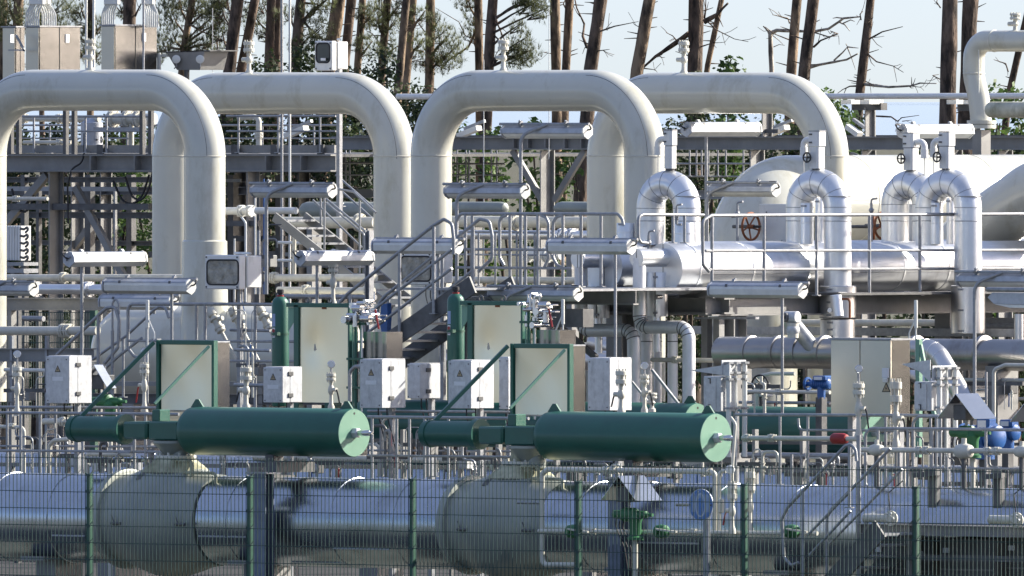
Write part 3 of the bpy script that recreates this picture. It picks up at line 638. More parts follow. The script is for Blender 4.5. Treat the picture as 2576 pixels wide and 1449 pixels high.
# wide cabinet
P7 = PV(7.4); p, q = bxs(P7, 2090, 2240, 2290, 855, 1046); th = thing('control_cabinet', 'wide pale double door cabinet with a warning triangle and padlock plate', 'cabinet', ((p.x + q.x) / 2, (p.y + q.y) / 2, 0))
MB().box((p.x, p.y + .03, p.z), q).build('cabinet_body', stains, th)
um = Ua(2163, 7.4); wcd = mat('matt_stainless', (.58, .555, .47), .42, .85, .05, 1, .002, 2)
for a, b in ((p.x, um - .006), (um + .006, q.x)):
    d = MB().box((a, p.y, p.z), (b, p.y + .028, q.z), .004).build('door', wcd, th)
MB().box((um + .37, p.y - .03, P7(0, 926).z), (um + .47, p.y - .001, P7(0, 902).z), .008).build('lock_plate', plate, th)
MB().box((um + .385, p.y - .04, P7(0, 937).z), (um + .455, p.y - .001, P7(0, 926).z), .008).build('padlock', lampw, th)
cx, cz = um + .42, P7(0, 950).z
MB().prism([(cx - .07, p.y - .002, cz - .05), (cx + .07, p.y - .002, cz - .05), (cx, p.y - .002, cz + .075)], (0, .002, 0)).build('warning_sign', inkm, th)
MB().prism([(cx - .05, p.y - .004, cz - .04), (cx + .05, p.y - .004, cz - .04), (cx, p.y - .004, cz + .05)], (0, .001, 0)).build('sign_field', tagy, th)
MB().prism([(cx + x * .07, p.y - .0055, cz + z * .07) for x, z in ((.06, .35), (-.22, -.12), (-.02, -.12), (-.1, -.5), (.2, .02), (.0, .02))], (0, .001, 0)).build('flash_mark', inkm, th)
MB().box((p.x - .01, p.y - .01, q.z + .001), (q.x + .02, q.y + .02, q.z + .025)).build('roof_sheet', galv, th)
MB().box((q.x + .34, q.y - .3, p.z - .5), (q.x + .40, q.y - .24, q.z + .02)).build('frame_post', mat_pale, th)
MB().bar((q.x + .40, q.y - .28, q.z - .05), (q.x + .62, q.y - .28, q.z - .9), .05, .03).build('brace', mat_pale, th)
for x in (p.x + .1, q.x - .1): MB().box((x - .04, q.y - .12, 0), (x + .04, q.y - .04, p.z)).build('leg', galv, th)
# ---------------------------------------------------------------- windowed instrument housings
def housing(x0, xc, x1, y0, y1, V, label, glass, wx, wy, extra=None):
    P = PV(V); p, q = bxs(P, x0, xc, x1, y0, y1); th = thing('instrument_housing', label, 'instrument box', ((p.x + q.x) / 2, (p.y + q.y) / 2, p.z), 'white instrument housings with a window')
    D = q.y - p.y
    MB().box(p, (q.x, p.y + D * .3, q.z), .012).build('front_cover', white, th)
    MB().box((p.x, p.y + D * .3 + .02, p.z + .02), (q.x, q.y, q.z - .01), .012).build('rear_body', white, th)
    MB().box((p.x + .02, p.y + D * .3, p.z + .03), (q.x - .012, p.y + D * .3 + .02, q.z - .03)).build('seal', galvd, th)
    a, b = P(wx[0], wy[0]), P(wx[1], wy[1]); r = .05
    def rr(o, y): 
        l = []
        for cx, cz, s_ in ((b.x - r, a.z - r, 0), (a.x + r, a.z - r, 90), (a.x + r, b.z + r, 180), (b.x - r, b.z + r, 270)):
            for i in range(5): t = R(s_ + 22.5 * i); l.append(Vector((cx + math.cos(t) * (r + o), y, cz + math.sin(t) * (r + o))))
        return l
    MB().prism(rr(0, p.y - .003), (0, .003, 0)).build('window', glass, th)
    k = MB(); l = rr(.006, p.y - .004); k.tube(l + [l[0]], .011, 6); k.build('window_seal', black, th)
    k = MB()
    for X in (p.x + .03, q.x - .03):
        for Z in (p.z + .03, q.z - .03): k.cyl((X, p.y - .005, Z), (X, p.y + .01, Z), .013, 8)
    k.build('corner_screws', galvd, th)
    MB().tube([(p.x + .1, q.y + .03, q.z + .02), (q.x, q.y * .5 + p.y * .5, q.z + .02)], .016, 8).build('top_conduit', white, th)
    for i in range(3): x = p.x + (q.x - p.x) * (.45 + .15 * i); MB().tube([(x, p.y + D * .5, p.z + .03), (x, p.y + D * .5, p.z - .15), (x + .05, p.y + D * .5, p.z - .3)], .007, 5, fil=.1).build('cable', black if i < 2 else bluep, th)
    return th
hs1 = housing(515, 601, 658, 641, 728, 14.6, 'white instrument housing with crumpled tan window in front of the left cream leg', glassb, (522, 599), (655, 715))
hs2 = housing(1010, 1085, 1140, 634, 717, 15.5, 'white instrument housing with tan window behind the staircase handrail', glassb, (1010, 1083), (646, 706))
P_ = PV(24); 
hs3 = housing(791, 835, 876, 103, 178, 26.5, 'white instrument housing with dark window above the cream pipes, among the tree trunks', glassd, (797, 829), (110, 156))
k = MB(); a = PV(26.45)(808, 146); k.box((a.x, a.y - .012, a.z - .035), (a.x + .08, a.y - .0, a.z)); k.build('window_label', plate, hs3)
for hs, x, V, yb in ((hs1, 600, 14.9, 1100), (hs2, 1110, 15.8, 1100), (hs3, 850, 26.9, 1100)):
    a = PV(V)(x, yb); z1 = hs.location.z; MB().box((a.x - .03, V, max(0, a.z)), (a.x + .03, V + .06, z1 + .1)).build('stand', galv, hs)
# dished back plate seen in the left window
# ---------------------------------------------------------------- lamps
LM = [('v', 170, 348, 634, 207, 905, 12.5, 'bright strip lamp on a post at the left, above the largest junction box'),
 ('u', 271, 484, 701, 424, 858, 12.6, 'strip lamp in front of the left gooseneck leg, left of the windowed housing'),
 ('b', -110, 80, 707, -30, 1000, 12.0, 'strip lamp cut off by the left edge of the picture'),
 ('b', 636, 830, 460, 692, 740, 13.5, 'strip lamp on a bent arm between the two left gooseneck legs'),
 ('v', 750, 920, 631, 798, 765, 13.0, 'bright strip lamp beside a round pressure gauge, above the left tall cabinet'),
 ('u', 950, 1155, 600, 1105, 910, 12.4, 'strip lamp above the steel staircase'),
 ('b', 1124, 1315, 462, 1171, 720, 14.5, 'strip lamp on a bent arm right of the middle gooseneck leg'),
 ('b', 1235, 1448, 719, 1290, 860, 12.2, 'low strip lamp on a bent arm above the right polished cabinets'),
 ('u', 1390, 1590, 601, 1540, 905, 12.2, 'strip lamp left of the silver pipe end discs'),
 ('b', 1267, 1472, 311, 1332, 730, 14.8, 'highest strip lamp on a bent arm, under the middle cream gooseneck'),
 ('v', 1720, 1897, 308, 1776, 560, 24.5, 'bright strip lamp under the right cream gooseneck, left of the big silver arch'),
 ('u', 1797, 2020, 710, 1960, 1040, 11.5, 'strip lamp in front of the silver header, right of its end disc'),
 ('b', 1788, 1945, 458, 1800, 620, 19.5, 'strip lamp on a bent arm in front of the big cream vessel'),
 ('v', 2262, 2432, 313, 2350, 500, 27.5, 'bright strip lamp at upper right above the two white valve boxes'),
 ('b', 2415, 2620, 683, 2474, 1020, 9.5, 'strip lamp on a bent brown arm at the right edge'),
 ('u', 262, 440, 742, 380, 790, 17, 'strip lamp peeping out just below the left lamp pair by the round tank')]
for a in LM: lamp(*a)
# ---------------------------------------------------------------- gauge stands and standpipes
GV = [(43, 1040, 880, 5.6, 'pressure gauge on a flanged standpipe at the left edge', 0, 0), (363, 1030, 874, 7.2, 'pressure gauge left of the left polished cabinet, with a red lever', 0, 1),
      (833, 1026, 908, 8.0, 'pressure gauge in front of the tall cabinet beside the left gas bottle', 1, 0), (1621, 1034, 912, 7.0, 'pressure gauge right of the tall junction box without sign', 1, 0)]
for x, yb, yt, V, lb, hd, rh in GV: bleed(PV(V), x, yb, yt, lb, gauge=True, handle=bool(hd), redh=bool(rh), group='pressure gauges on flanged stems', flip=-1 if hd else 1, wide=12)
bleed(PV(7.0), 619, 1024, 915, 'flanged drain valve between the left polished cabinet and the small junction box', handle=True, group='flanged drain valves', wide=15)
bleed(PV(6.6), 1563, 1036, 923, 'flanged drain valve in front of the tall junction box without sign', handle=True, group='flanged drain valves', wide=15)
bleed(PV(13), 838, 765, 626, 'round faced gauge on a flanged stem over the bright lamp above the left tall cabinet', gauge=True, group='pressure gauges on flanged stems', wide=13)
bleed(PV(4.6), 2254, 1120, 945, 'tall flanged drain valve in front of the wide control cabinet', handle=True, flip=-1, group='flanged drain valves', wide=15)
bleed(PV(4.2), 2160, 1100, 915, 'double gauge on a tall valve stem in front of the wide control cabinet', gauge=True, handle=True, flip=-1, group='pressure gauges on flanged stems', wide=15)
# ================================================================ left steel platform and what stands on it
P34 = PV(34.0); P40 = PV(40.0)
def struct_frame(label, items, name='steel_platform', m=None):
    """items: (part, plane, (x,y)-(x,y), width px, height px, kind, material)"""
    first = items[0]; th = thing(name, label, 'steelwork', first[1](*first[2]))
    for nm, P, a, b, wd, hg, kd, mm in items:
        k = MB(); A, B = P(*a), P(*b); wd, hg = P.m(wd), P.m(hg)
        if kd == 'i': k.ibeam(A, B, wd, hg, max(.012, hg * .09))
        elif kd == 'c': k.ibeam(A, B, wd, hg, .02, up=(1, 0, 0)) if False else (k.box(A - Vector((wd / 2, hg / 2, 0)), Vector((B.x, B.y, 0)) + Vector((wd / 2, -hg / 2 + .02, A.z))), k.box(Vector((A.x - wd / 2, A.y + hg / 2 - .02, B.z)), Vector((A.x + wd / 2, A.y + hg / 2, A.z))), k.box(Vector((A.x - .01, A.y - hg / 2 + .02, B.z)), Vector((A.x + .01, A.y + hg / 2 - .02, A.z))))
        else: k.bar(A, B, wd, hg)
        k.build(nm, mm or steel, th)
    return th
zt34 = 0
lp = struct_frame('steel platform at the upper left carrying pipes and railings behind the goosenecks', [
 ('main_beam', P34, (-60, 410), (845, 410), 40, 44, 'i', steel), ('edge_beam', P34, (-60, 375), (845, 375), 12, 20, 'b', steel),
 ('column', P34, (136, 432), (136, 1300), 26, 46, 'c', steel), ('column', P34, (632, 432), (632, 1300), 26, 40, 'c', steel), ('column', P34, (-20, 432), (-20, 1300), 26, 40, 'c', steel),
 ('column', P40, (190, 432), (190, 1300), 26, 40, 'c', steel), ('column', P40, (262, 432), (262, 1300), 24, 36, 'c', steel), ('column', P40, (760, 432), (760, 1300), 24, 36, 'c', galvd), ('column', P40, (600, 432), (600, 1300), 24, 36, 'c', galvd),
 ('brace', P34, (12, 565), (118, 440), 14, 20, 'b', steel), ('brace', P34, (190, 470), (322, 715), 14, 17, 'b', steel), ('brace', P40, (95, 740), (235, 560), 14, 17, 'b', steel), ('brace', P34, (10, 660), (112, 760), 12, 14, 'b', steel),
 ('brace', P40, (255, 750), (300, 700), 14, 17, 'b', steel),
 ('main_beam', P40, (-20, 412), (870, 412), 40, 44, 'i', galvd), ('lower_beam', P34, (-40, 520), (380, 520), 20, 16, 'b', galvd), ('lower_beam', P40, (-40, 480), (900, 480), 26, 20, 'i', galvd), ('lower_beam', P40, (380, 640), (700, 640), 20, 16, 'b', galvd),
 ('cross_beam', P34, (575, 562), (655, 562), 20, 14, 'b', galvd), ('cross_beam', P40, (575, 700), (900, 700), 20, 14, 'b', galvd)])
a, b = P34(-60, 386), P34(845, 386); MB().box((a.x, 34.05, a.z - .04), (b.x, 43, a.z)).build('deck', galvd, lp)
for x in (243, 354, 684, 772): p = P34(x, 410); MB().box((p.x - .012, 33.86, p.z - .1), (p.x + .012, 34, p.z + .1)).build('stiffener', steel, lp)
for x in (263, 601, 700, 817): p = P34(x, 376); MB().box((p.x - .06, 33.9, p.z - .07), (p.x + .06, 33.93, p.z + .07)).build('bolted_bracket', galvd, lp)
P33 = PV(33.9)
rail(P33, 'railing along the upper left platform, left of the second gooseneck', [(-40, 293), (385, 293)], [[(-40, 330), (385, 330)]], [(x, 293, 385) for x in (-10, 85, 215, 268, 365)], r=3)
rail(P33, 'railing along the upper left platform between the second gooseneck legs', [(570, 292), (845, 292)], [[(570, 330), (845, 330)]], [(x, 290, 385) for x in (600, 700, 805)], r=3)
rail(PV(42.5), 'rear railing of the upper left platform', [(-40, 315), (850, 315)], [[(-40, 348), (850, 348)]], [(x, 315, 386) for x in (30, 125, 180, 320, 660, 790)], r=2.5)
P37 = PV(37)
for pts, r, lb, rg in (
 ([(-40, 297), (250, 300)], 8, 'white pipe with flanges on the upper left platform, leftmost', ((150, 299, 'u'), (165, 299, 'u'), (60, 298, 'u'))),
 ([(272, 299), (388, 299)], 15, 'thick flanged white pipe on the upper left platform in the sun glint', ((285, 299, 'u'), (322, 299, 'u'), (350, 299, 'u'))),
 ([(60, 358), (180, 358)], 5, 'low white pipe on the upper left platform beside the handwheel', ((150, 358, 'u'),)),
 ([(628, 382), (651, 382), (651, 300), (640, 294), (600, 296)], 7, 'white pipe bending down between the second gooseneck legs', ((651, 340, 'z'),)),
 ([(330, 382), (330, 305)], 7, 'short upright white pipe under the thick flanged pipe', ())):
    line(P37, pts, r, lb, cream2, 8, rings=rg)
MB_ = MB(); c = P37(231, 330); MB_.lathe(c - EZ * .3, EZ, [(0, .17), (.01, .19), (.1, .19), (.1, .16), (.42, .16), (.44, .13), (.5, .06)], 24); solo(MB_, 'pump_casing', lamph, 'squat grey round casing on the upper left platform above the handwheel', 'casing')
def handwheel(P, x, y, r, label, m, ax=EU, sp=5, name='handwheel', tube=.012):
    c = P(x, y); r = P.m(r, x); th = thing(name, label, 'handwheel', c, 'handwheels'); p = perp(ax); q = ax.cross(p)
    MB().tube([c + (p * math.cos(R(a)) + q * math.sin(R(a))) * r for a in range(0, 361, 15)], tube, 8, caps=False).build('rim', m, th)
    for i in range(sp): a = R(360 / sp * i + 20); d = p * math.cos(a) + q * math.sin(a); MB().tube([c - ax * .03, c + d * r * .5 - ax * .02, c + d * r], tube * .7, 6).build('spoke', m, th)
    MB().cyl(c - ax * .05, c + ax * .05, r * .16, 12).build('hub', m, th); MB().cyl(c + ax * .04, c + ax * .16, tube, 8).build('spindle', black, th)
    MB().cyl(c - ax * .3, c - ax * .04, r * .14, 10).build('stem', galvd, th)
    return th
handwheel(P37, 246, 351, 12, 'pale handwheel on the upper left platform', cream2, ax=Vector((.6, -.8, 0)))
for x0, x1, y0, y1, lb in ((270, 388, 320, 328, 'perforated cable tray on the upper left platform'), (10, 380, 470, 480, 'cable tray slung under the upper left platform'), (575, 640, 450, 458, 'short cable tray under the platform right of the far left gooseneck')):
    k = MB(); a, b = P37(x0, y1), P37(x1, y0); k.box((a.x, 36.7, a.z), (b.x, 36.72, b.z)); k.box((a.x, 36.72, a.z), (b.x, 37, a.z + .006)); o = solo(k, 'cable_tray', galv, lb, 'cable tray')
random.seed(3)
for i, (x, y, L) in enumerate(((330, 480, 90), (350, 470, 70), (60, 500, 60))):
    k = MB(); k.tube([P34(x - L / 2, y - 25), P34(x - L / 4, y + 28), P34(x + 6, y + 36), P34(x + L / 3, y + 10), P34(x + L / 2, y - 40)], .018, 6, fil=.3); solo(k, 'hanging_cable', black, ['black cable loop hanging under the platform left of the second gooseneck leg', 'shorter black cable loop beside the longer one under the platform', 'black cable sagging under the platform at the far left'][i], 'cable')
k = MB(); k.tube([P33(212, 335), P33(212, 385), P33(206, 410), P33(180, 424), P33(170, 470), P33(172, 560)], .014, 6, fil=.15); solo(k, 'hanging_cable', black, 'black cable running down over the platform beam at the left', 'cable')
# corrugated white louvre with hooks
Pq = PV(27); th = thing('insulator_bank', 'white corrugated panel with a column of dark hooks at the left edge', 'panel', Pq(32, 655))
n = 6; k = MB()
for i in range(n): a, b = Pq(12 + 41 * i / n, 655), Pq(12 + 41 * (i + .8) / n, 568); k.box((a.x, 27 - .02, a.z), (b.x, 27 + .03, b.z), .01)
a, b = Pq(12, 655), Pq(53, 568); k.box((a.x, 27.0, a.z), (b.x, 27.2, b.z)); k.build('corrugated_sheet', white, th)
for i in range(5): y = 575 + 18 * i; k = MB(); k.tube([Pq(52, y), Pq(60, y + 2), Pq(70, y - 4), Pq(70, y + 4), Pq(64, y + 10)], .018, 6, fil=.02); k.build('hook', galvd, th)
a, b = Pq(10, 668), Pq(72, 660); MB().box((a.x, 26.9, a.z), (b.x, 27.2, b.z)).build('shelf', galv, th); a, b = Pq(10, 686), Pq(72, 676); MB().box((a.x, 26.9, a.z), (b.x, 27.2, b.z)).build('shelf', galv, th)
MB().box((Pq(30, 0).x, 27.05, 0), (Pq(40, 0).x, 27.12, Pq(30, 686).z)).build('stand', galvd, th)
# tall cabinets with conduit fans
def conduitcab(x0, xc, x1, y0, V, label, bundles):
    P = PV(V); p, q = bxs(P, x0, xc, x1, y0, 250); th = thing('switch_cabinet', label, 'cabinet', (p.x, p.y, p.z), 'switch cabinets with fans of conduits on top')
    MB().box(p, q, .006).build('cabinet_body', stains, th); MB().box((p.x + .01, p.y - .015, p.z), (q.x - .01, p.y - .001, q.z - .01), .004).build('front_door', wcd, th)
    MB().box((q.x + .001, p.y + (q.y - p.y) * .48, p.z), (q.x + .006, p.y + (q.y - p.y) * .49, q.z)).build('door_gap', inkm, th)
    MB().box((q.x + .001, q.y - .32, q.z - .22), (q.x + .012, q.y - .24, q.z - .10), .003).build('label_plate', plate, th)
    MB().box((p.x - .02, p.y - .02, q.z), (q.x + .02, q.y + .02, q.z + .02)).build('roof_sheet', galv, th)
    for sx in (p.x + .05, q.x - .05): MB().box((sx - .03, q.y - .1, P34(0, 386).z), (sx + .03, q.y - .04, p.z)).build('leg', galvd, th)
    for xb0, xb1, xt0, xt1, vv in bundles:
        n = 7
        for i in range(n):
            t = i / (n - 1); xb, xt = xb0 + (xb1 - xb0) * t, xt0 + (xt1 - xt0) * t; PP = PV(V + vv)
            MB().tube([PP(xb, y0 + 4), PP(xb, 22 + 4 * abs(i - 3) ), PP(xt, 6), PP(xt, -60)], .0125, 6, fil=.15, k=3).build('conduit', lampw, th)
        a, b = PP(xt0 - 3, 12), PP(xt1 + 3, -20); MB().box((a.x, V + vv - .04, a.z), (b.x, V + vv + .04, b.z), .01).build('clamp_plate', lampw, th)
conduitcab(65, 100, 200, 68, 30, 'switch cabinet at the far upper left with a diagonal shadow', ((66, 97, 80, 108, .3), (107, 140, 96, 122, .5)))
conduitcab(255, 290, 393, 65, 30, 'switch cabinet right of the twin white masts', ((257, 286, 268, 296, .3), (368, 396, 362, 384, .6)))
conduitcab(7, 40, 62, 69, 32, 'narrow switch cabinet at the left picture edge behind the larger one', ())
k = MB(); k.bar(PV(29.8)(40, 88), PV(29.8)(62, 128), .02, .03); k.bar(PV(29.8)(22, 126), PV(29.8)(64, 126), .02, .02); solo(k, 'stay_bracket', galv, 'small steel stay in front of the far upper left cabinet', 'bracket')
def mast(P, x, r, y0, y1, m, label, x2=None): k = MB(); k.tube([P(x, y1), P(x2 or x, y0)], P.m(r), 8); solo(k, 'mast', m, label, 'mast', 'masts and vertical conduits')
for a in ((PV(29), 217, 3.2, -60, 240, lampw, 'left one of the twin white masts behind the first bleed valve'), (PV(29), 236, 3.6, -60, 240, lampw, 'right one of the twin white masts behind the first bleed valve'),
          (PV(29), 361, 3.0, -60, 240, galv, 'bluish thin mast in front of the second switch cabinet'), (PV(32), 709, 3.8, -60, 1200, galv, 'grey mast between the leaning tree pair and the white mast'),
          (PV(32), 729, 3.4, -60, 1200, lampw, 'white mast left of the windowed housing among the trees'), (PV(36), 535, .8, 20, 400, lampw, 'hair thin lightning rod in the sky left of the first tree pair'),
          (PV(36), 1381, 1.0, 20, 400, lampw, 'hair thin lightning rod left of the straight twin trunks'), (PV(36), 1217, 1.2, 150, 700, lampw, 'thin pole behind the middle gooseneck')):
    mast(*a)
# canopy with gauges at upper left
P31 = PV(31); th = thing('canopy', 'dark tray shaped canopy with two round gauges between the upper left cabinets and trees', 'canopy', P31(465, 178))
MB().prism([P31(418, 130), P31(515, 127), P31(503, 176), P31(445, 176)], EV * .5).build('hood', steel, th); MB().prism([P31(412, 133), P31(528, 129), P31(528, 126), P31(412, 130)], EV * .6).build('rim', galvd, th)
for x in (451, 511):
    c = P31(x, 149) - EV * .06; k = MB(); d = Vector((.55, -.83, 0)); k.lathe(c, d, [(-.04, .03), (-.02, .055), (.02, .06), (.025, .05)], 18); g = k.build('gauge', lampw, th)
    MB().tube([c, c - EZ * .1, c - EZ * .13 - EU * .04], .01, 6).build('gauge_stem', galv, g)
MB().tube([P31(400, 134), P31(400, 178)], .03, 8).build('pipe', lampw, th); MB().box(P31(392, 143), P31(420, 136) + EV * .1).build('bracket', lampw, th)
MB().tube([P31(395, 240), P31(470, 240), P31(470, 176)], .04, 8).build('stand', galvd, th)
# ================================================================ middle distance pipes
P20, P22, P26, P17, P16 = PV(20), PV(22), PV(26), PV(17), PV(16)
for P, pts, r, lb, mm, rg in (
 (P20, [(-60, 699), (945, 699)], 9.5, 'long cream pipe passing behind the round tank and both left goosenecks', cream2, ((160, 699, 'u'), (690, 699, 'u'))),
 (P22, [(-60, 726), (230, 728), (330, 728)], 13, 'silver pipe below the long cream pipe at the left', alu2, ((222, 727, 'u'), (90, 727, 'u'))),
 (P17, [(-60, 832), (246, 832)], 11.5, 'cream pipe with twin clamps behind the largest junction box', cream2, ((160, 832, 'u'), (173, 832, 'u'))),
 (PV(25), [(568, 531), (634, 531)], 10, 'short flanged white pipe stub right of the left gooseneck leg', lampw, ((608, 531, 'u'), (630, 531, 'u'))),
 (PV(23), [(645, 530), (745, 530)], 9, 'short white pipe ending above the grey rear stairs', lampw, ()),
 (P26, [(712, 560), (945, 560)], 15, 'thick pale pipe behind the grey rear stairs', cream2, ((905, 560, 'u'),)),
 (P26, [(1120, 557), (1490, 560)], 15, 'thick pale pipe between the middle gooseneck legs, behind the railing', cream2, ((1300, 558, 'u'),)),
 (PV(28), [(1120, 590), (1490, 592)], 12, 'white pipe with sun glints below the thick pale pipe', alu2, ((1415, 592, 'u'), (1440, 592, 'u'))),
 (P22, [(1140, 704), (1560, 706)], 9, 'cream pipe seen under the landing railing', cream2, ()),
 (P22, [(1318, 640), (1412, 641)], 13, 'short bright pipe behind the landing railing left of the silver discs', lampw, ((1330, 640, 'u'), (1378, 641, 'u'))),
 (P17, [(700, 745), (945, 748)], 6, 'thin grey pipe above the left tall cabinet', galv, ()),
 (PV(19), [(700, 730), (940, 732)], 9, 'pale pipe with two clamps above the left tall cabinet', cream2, ((770, 730, 'u'), (925, 732, 'u'))),
 (PV(36), [(1000, 243), (1480, 243)], 7.5, 'white pipe crossing the gap between the two pairs of goosenecks', white, ()),
 (PV(36), [(1560, 243), (2640, 241)], 7.5, 'white pipe running along the top of the right pipe rack', white, ())):
    line(P, pts, r, lb, mm, 8, rings=rg)
vs = PV(32); th = thing('grey_vessel', 'pale vessel with a junction box on top behind the grey rear stairs', 'vessel', vs(850, 560))
a, b = vs(775, 530), vs(1000, 530); r = vs.m(23); MB().lathe(a - EU * .14, EU, [(0, .02), (.02, r * .5), (.07, r * .85), (.14, r), (b.x - a.x, r), (b.x - a.x + .14, .02)], 40).build('shell', cover, th)
p, q = bxs(PV(31.9), 850, 862, 880, 510, 530); MB().box(p, q, .01).build('terminal_box', lampw, th)
for x in (790, 930): c = vs(x, 550); MB().box((c.x - .05, 31.9, 0), (c.x + .05, 32.1, c.z)).build('support_leg', steel, th)
for x0, x1, lb in ((1128, 1262, 'pale horizontal vessel left of the braced column'), (1395, 1480, 'rounded end of a pale vessel right of the braced column')):
    th = thing('grey_vessel', lb, 'vessel', vs(x0, 540)); a, b = vs(x0, 524), vs(x1, 524); r = vs.m(17)
    MB().lathe(a, EU, [(0, .02), (.02, r * .5), (.07, r * .85), (.14, r), (b.x - a.x, r), (b.x - a.x + .07, r * .8), (b.x - a.x + .1, .02)], 36).build('shell', cover, th)
    c = vs((x0 + x1) / 2, 541); MB().box((c.x - .05, 31.95, 0), (c.x + .05, 32.1, c.z)).build('support_leg', steel, th)
struct_frame('bluish steel beam crossing behind the round tank at the left', [('beam', PV(19), (-60, 765), (282, 765), 20, 32, 'i', steel), ('post', PV(19), (30, 780), (30, 1300), 14, 20, 'b', steel), ('post', PV(19), (270, 780), (270, 1300), 14, 20, 'b', steel)], 'pipe_support')
struct_frame('low grey beam behind the largest junction box', [('beam', P16, (-60, 893), (236, 893), 20, 34, 'i', steel), ('post', P16, (118, 845), (118, 1300), 8, 8, 'b', galv), ('post', P16, (30, 845), (30, 1300), 8, 8, 'b', galv)], 'pipe_support')
struct_frame('dark frame of beams below the round tank', [('beam', P16, (235, 1002), (840, 1006), 20, 26, 'i', galvd), ('beam', P16, (235, 965), (840, 965), 20, 12, 'b', steel), ('post', P16, (282, 965), (282, 1300), 14, 16, 'b', steel), ('post', P16, (660, 965), (660, 1300), 14, 16, 'b', steel)], 'pipe_support')
# round tank at the foot of the left gooseneck
P18 = PV(18.3); th = thing('round_tank', 'round ended cream tank under the left gooseneck foot, behind the railing', 'vessel', P18(520, 1010))
a, b = P18(335, 888), P18(835, 890); r = P18.m(123); MB().lathe(a - EU * r * .78, EU, [(r * .78 * (1 - math.cos(R(9 * i))), r * math.sin(R(9 * i))) for i in range(11)] + [(b.x - a.x + r * .78, r), (b.x - a.x + r * 1.1, r * .7), (b.x - a.x + r * 1.2, .01)], 72).build('shell', cream, th)
for x in (360, 700): c = P18(x, 1000); MB().box((c.x - .1, 18.0, 0), (c.x + .1, 18.6, c.z)).build('saddle', steel, th)
P145 = PV(15.2)
for i, (x, y) in enumerate(((528, 778), (582, 776), (650, 772))):
    a, b = P145(x, y), P145(x + 29, y + 56); d = (b - a).normalized(); th = thing('angled_valve', ['leftmost of three slanting flanged valves under the left windowed housing', 'middle one of three slanting flanged valves under the left windowed housing', 'slanting flanged valve nearest the left green gas bottle'][i], 'valve', b, 'slanting valves on the round tank')
    L = (b - a).length; r = P145.m(12); MB().lathe(a, d, [(0, r * .3), (.0, r * .8), (.06, r * 1.1), (.1, r), (.1, r * .7), (.14, r * .7), (.14, r * 1.2), (.17, r * 1.2), (.18, r * .8), (L * .8, r * .8), (L * .8, r * 1.15), (L * .88, r * 1.15), (L * .9, r), (L, r), (L + .02, r * .4), (L + .5, r * .4)], 18).build('valve_body', cream2, th)
    MB().cyl(a + d * .16 + EU * .02, a + d * .16 + EU * .13 + EZ * .02, r * .5, 10).build('side_port', cream2, th)
# rear mesh fence seen at the left
Pf = PV(30); th = thing('rear_mesh_fence', 'small piece of green mesh fence with a dark green post behind the left pipes', 'fence', Pf(130, 1100))
c = Pf(236, 780); MB().box((c.x - .05, 29.97, 0), (c.x + .05, 30.03, c.z)).build('post', fgreen, th); k = MB()
for y in range(786, 905, 19): k.bar(Pf(-20, y), Pf(236, y), .01, .01)
for i in range(44): x = -20 + 5.8 * i; k.bar(Pf(x, 786), Pf(x, 1050), .006, .006)
k.build('mesh_panel', wireg, th)
# ================================================================ rear stairs (grey, going down to the right)
def stairs(label, Vn, Vf, a, b, thick, ntread, m, down=1, name='staircase'):
    Pn, Pfz = PV(Vn), PV(Vf); A, B = Pn(*a), Pn(*b); th = thing(name, label, 'staircase', (A + B) / 2)
    for v in (Vn, Vf): MB().bar((A.x, v, A.z), (B.x, v, B.z), .03, Pn.m(thick)).build('stringer', m, th)
    for i in range(ntread):
        t = (i + .5) / ntread; c = A.lerp(B, t); MB().box((c.x - .13, Vn + .02, c.z - .015), (c.x + .13, Vf - .02, c.z + .012)).build('tread', galv, th)
    return th
stairs('grey rear stairs going down to the right behind the bright strip lamp', 20.4, 21.0, (690, 545), (985, 778), 24, 12, steel)
rail(PV(21.0), 'far handrail of the grey rear stairs', [(770, 470), (800, 483), (937, 597)], [[(787, 503), (911, 623)]], [(807, 486, 570), (905, 570, 660)], r=3)
rail(PV(20.4), 'near handrail of the grey rear stairs', [(820, 470), (890, 483), (945, 535)], [[(820, 510), (917, 590), (918, 625), (909, 636)]], [(816, 478, 640), (905, 500, 690)], r=3)
rail(PV(30), 'diagonal stair handrails behind the grey rear stairs, at the foot of the second gooseneck', [(845, 440), (940, 523)], [[(845, 468), (940, 552)]], [(860, 450, 520)], r=3)
k = MB(); P_ = PV(16.8); k.ibeam(P_(929, 1200), P_(929, 580), .09, .08, .012, up=(1, 0, 0)); solo(k, 'steel_post', galv, 'lone steel post left of the second gooseneck right leg', 'post')
# ================================================================ left walkway
P14 = PV(14)
wk = rail(P14, 'walkway railing crossing in front of the round tank and the left gooseneck foot', [(353, 900), (337, 896), (322, 876), (322, 776), (330, 765), (560, 765), (935, 768)], [[(322, 857), (935, 860)], [(560, 908), (935, 910)]], [(x, 765, 1040) for x in (370, 494, 516, 642, 722)], r=4.2)
rail(P14, 'near stair handrail behind the largest junction box', [(143, 893), (267, 775), (290, 772), (300, 806), (298, 873), (263, 914)], [[(233, 955), (297, 897), (357, 850)]], [(247, 795, 930), (283, 832, 1000)], r=4.5)
rail(PV(14.9), 'far stair handrail in front of the round tank end', [(233, 905), (320, 843), (387, 780), (402, 770), (417, 776), (425, 800)], [[(310, 940), (360, 893)]], [(310, 850, 1000)], r=3.6)
k = MB(); k.tube([P14(283, 1000), P14(283, 762), P14(291, 750), P14(299, 764), P14(299, 790)], P14.m(3), 8, fil=.05); solo(k, 'goose_vent', galv, 'thin hooked vent pipe in front of the round tank', 'pipe')
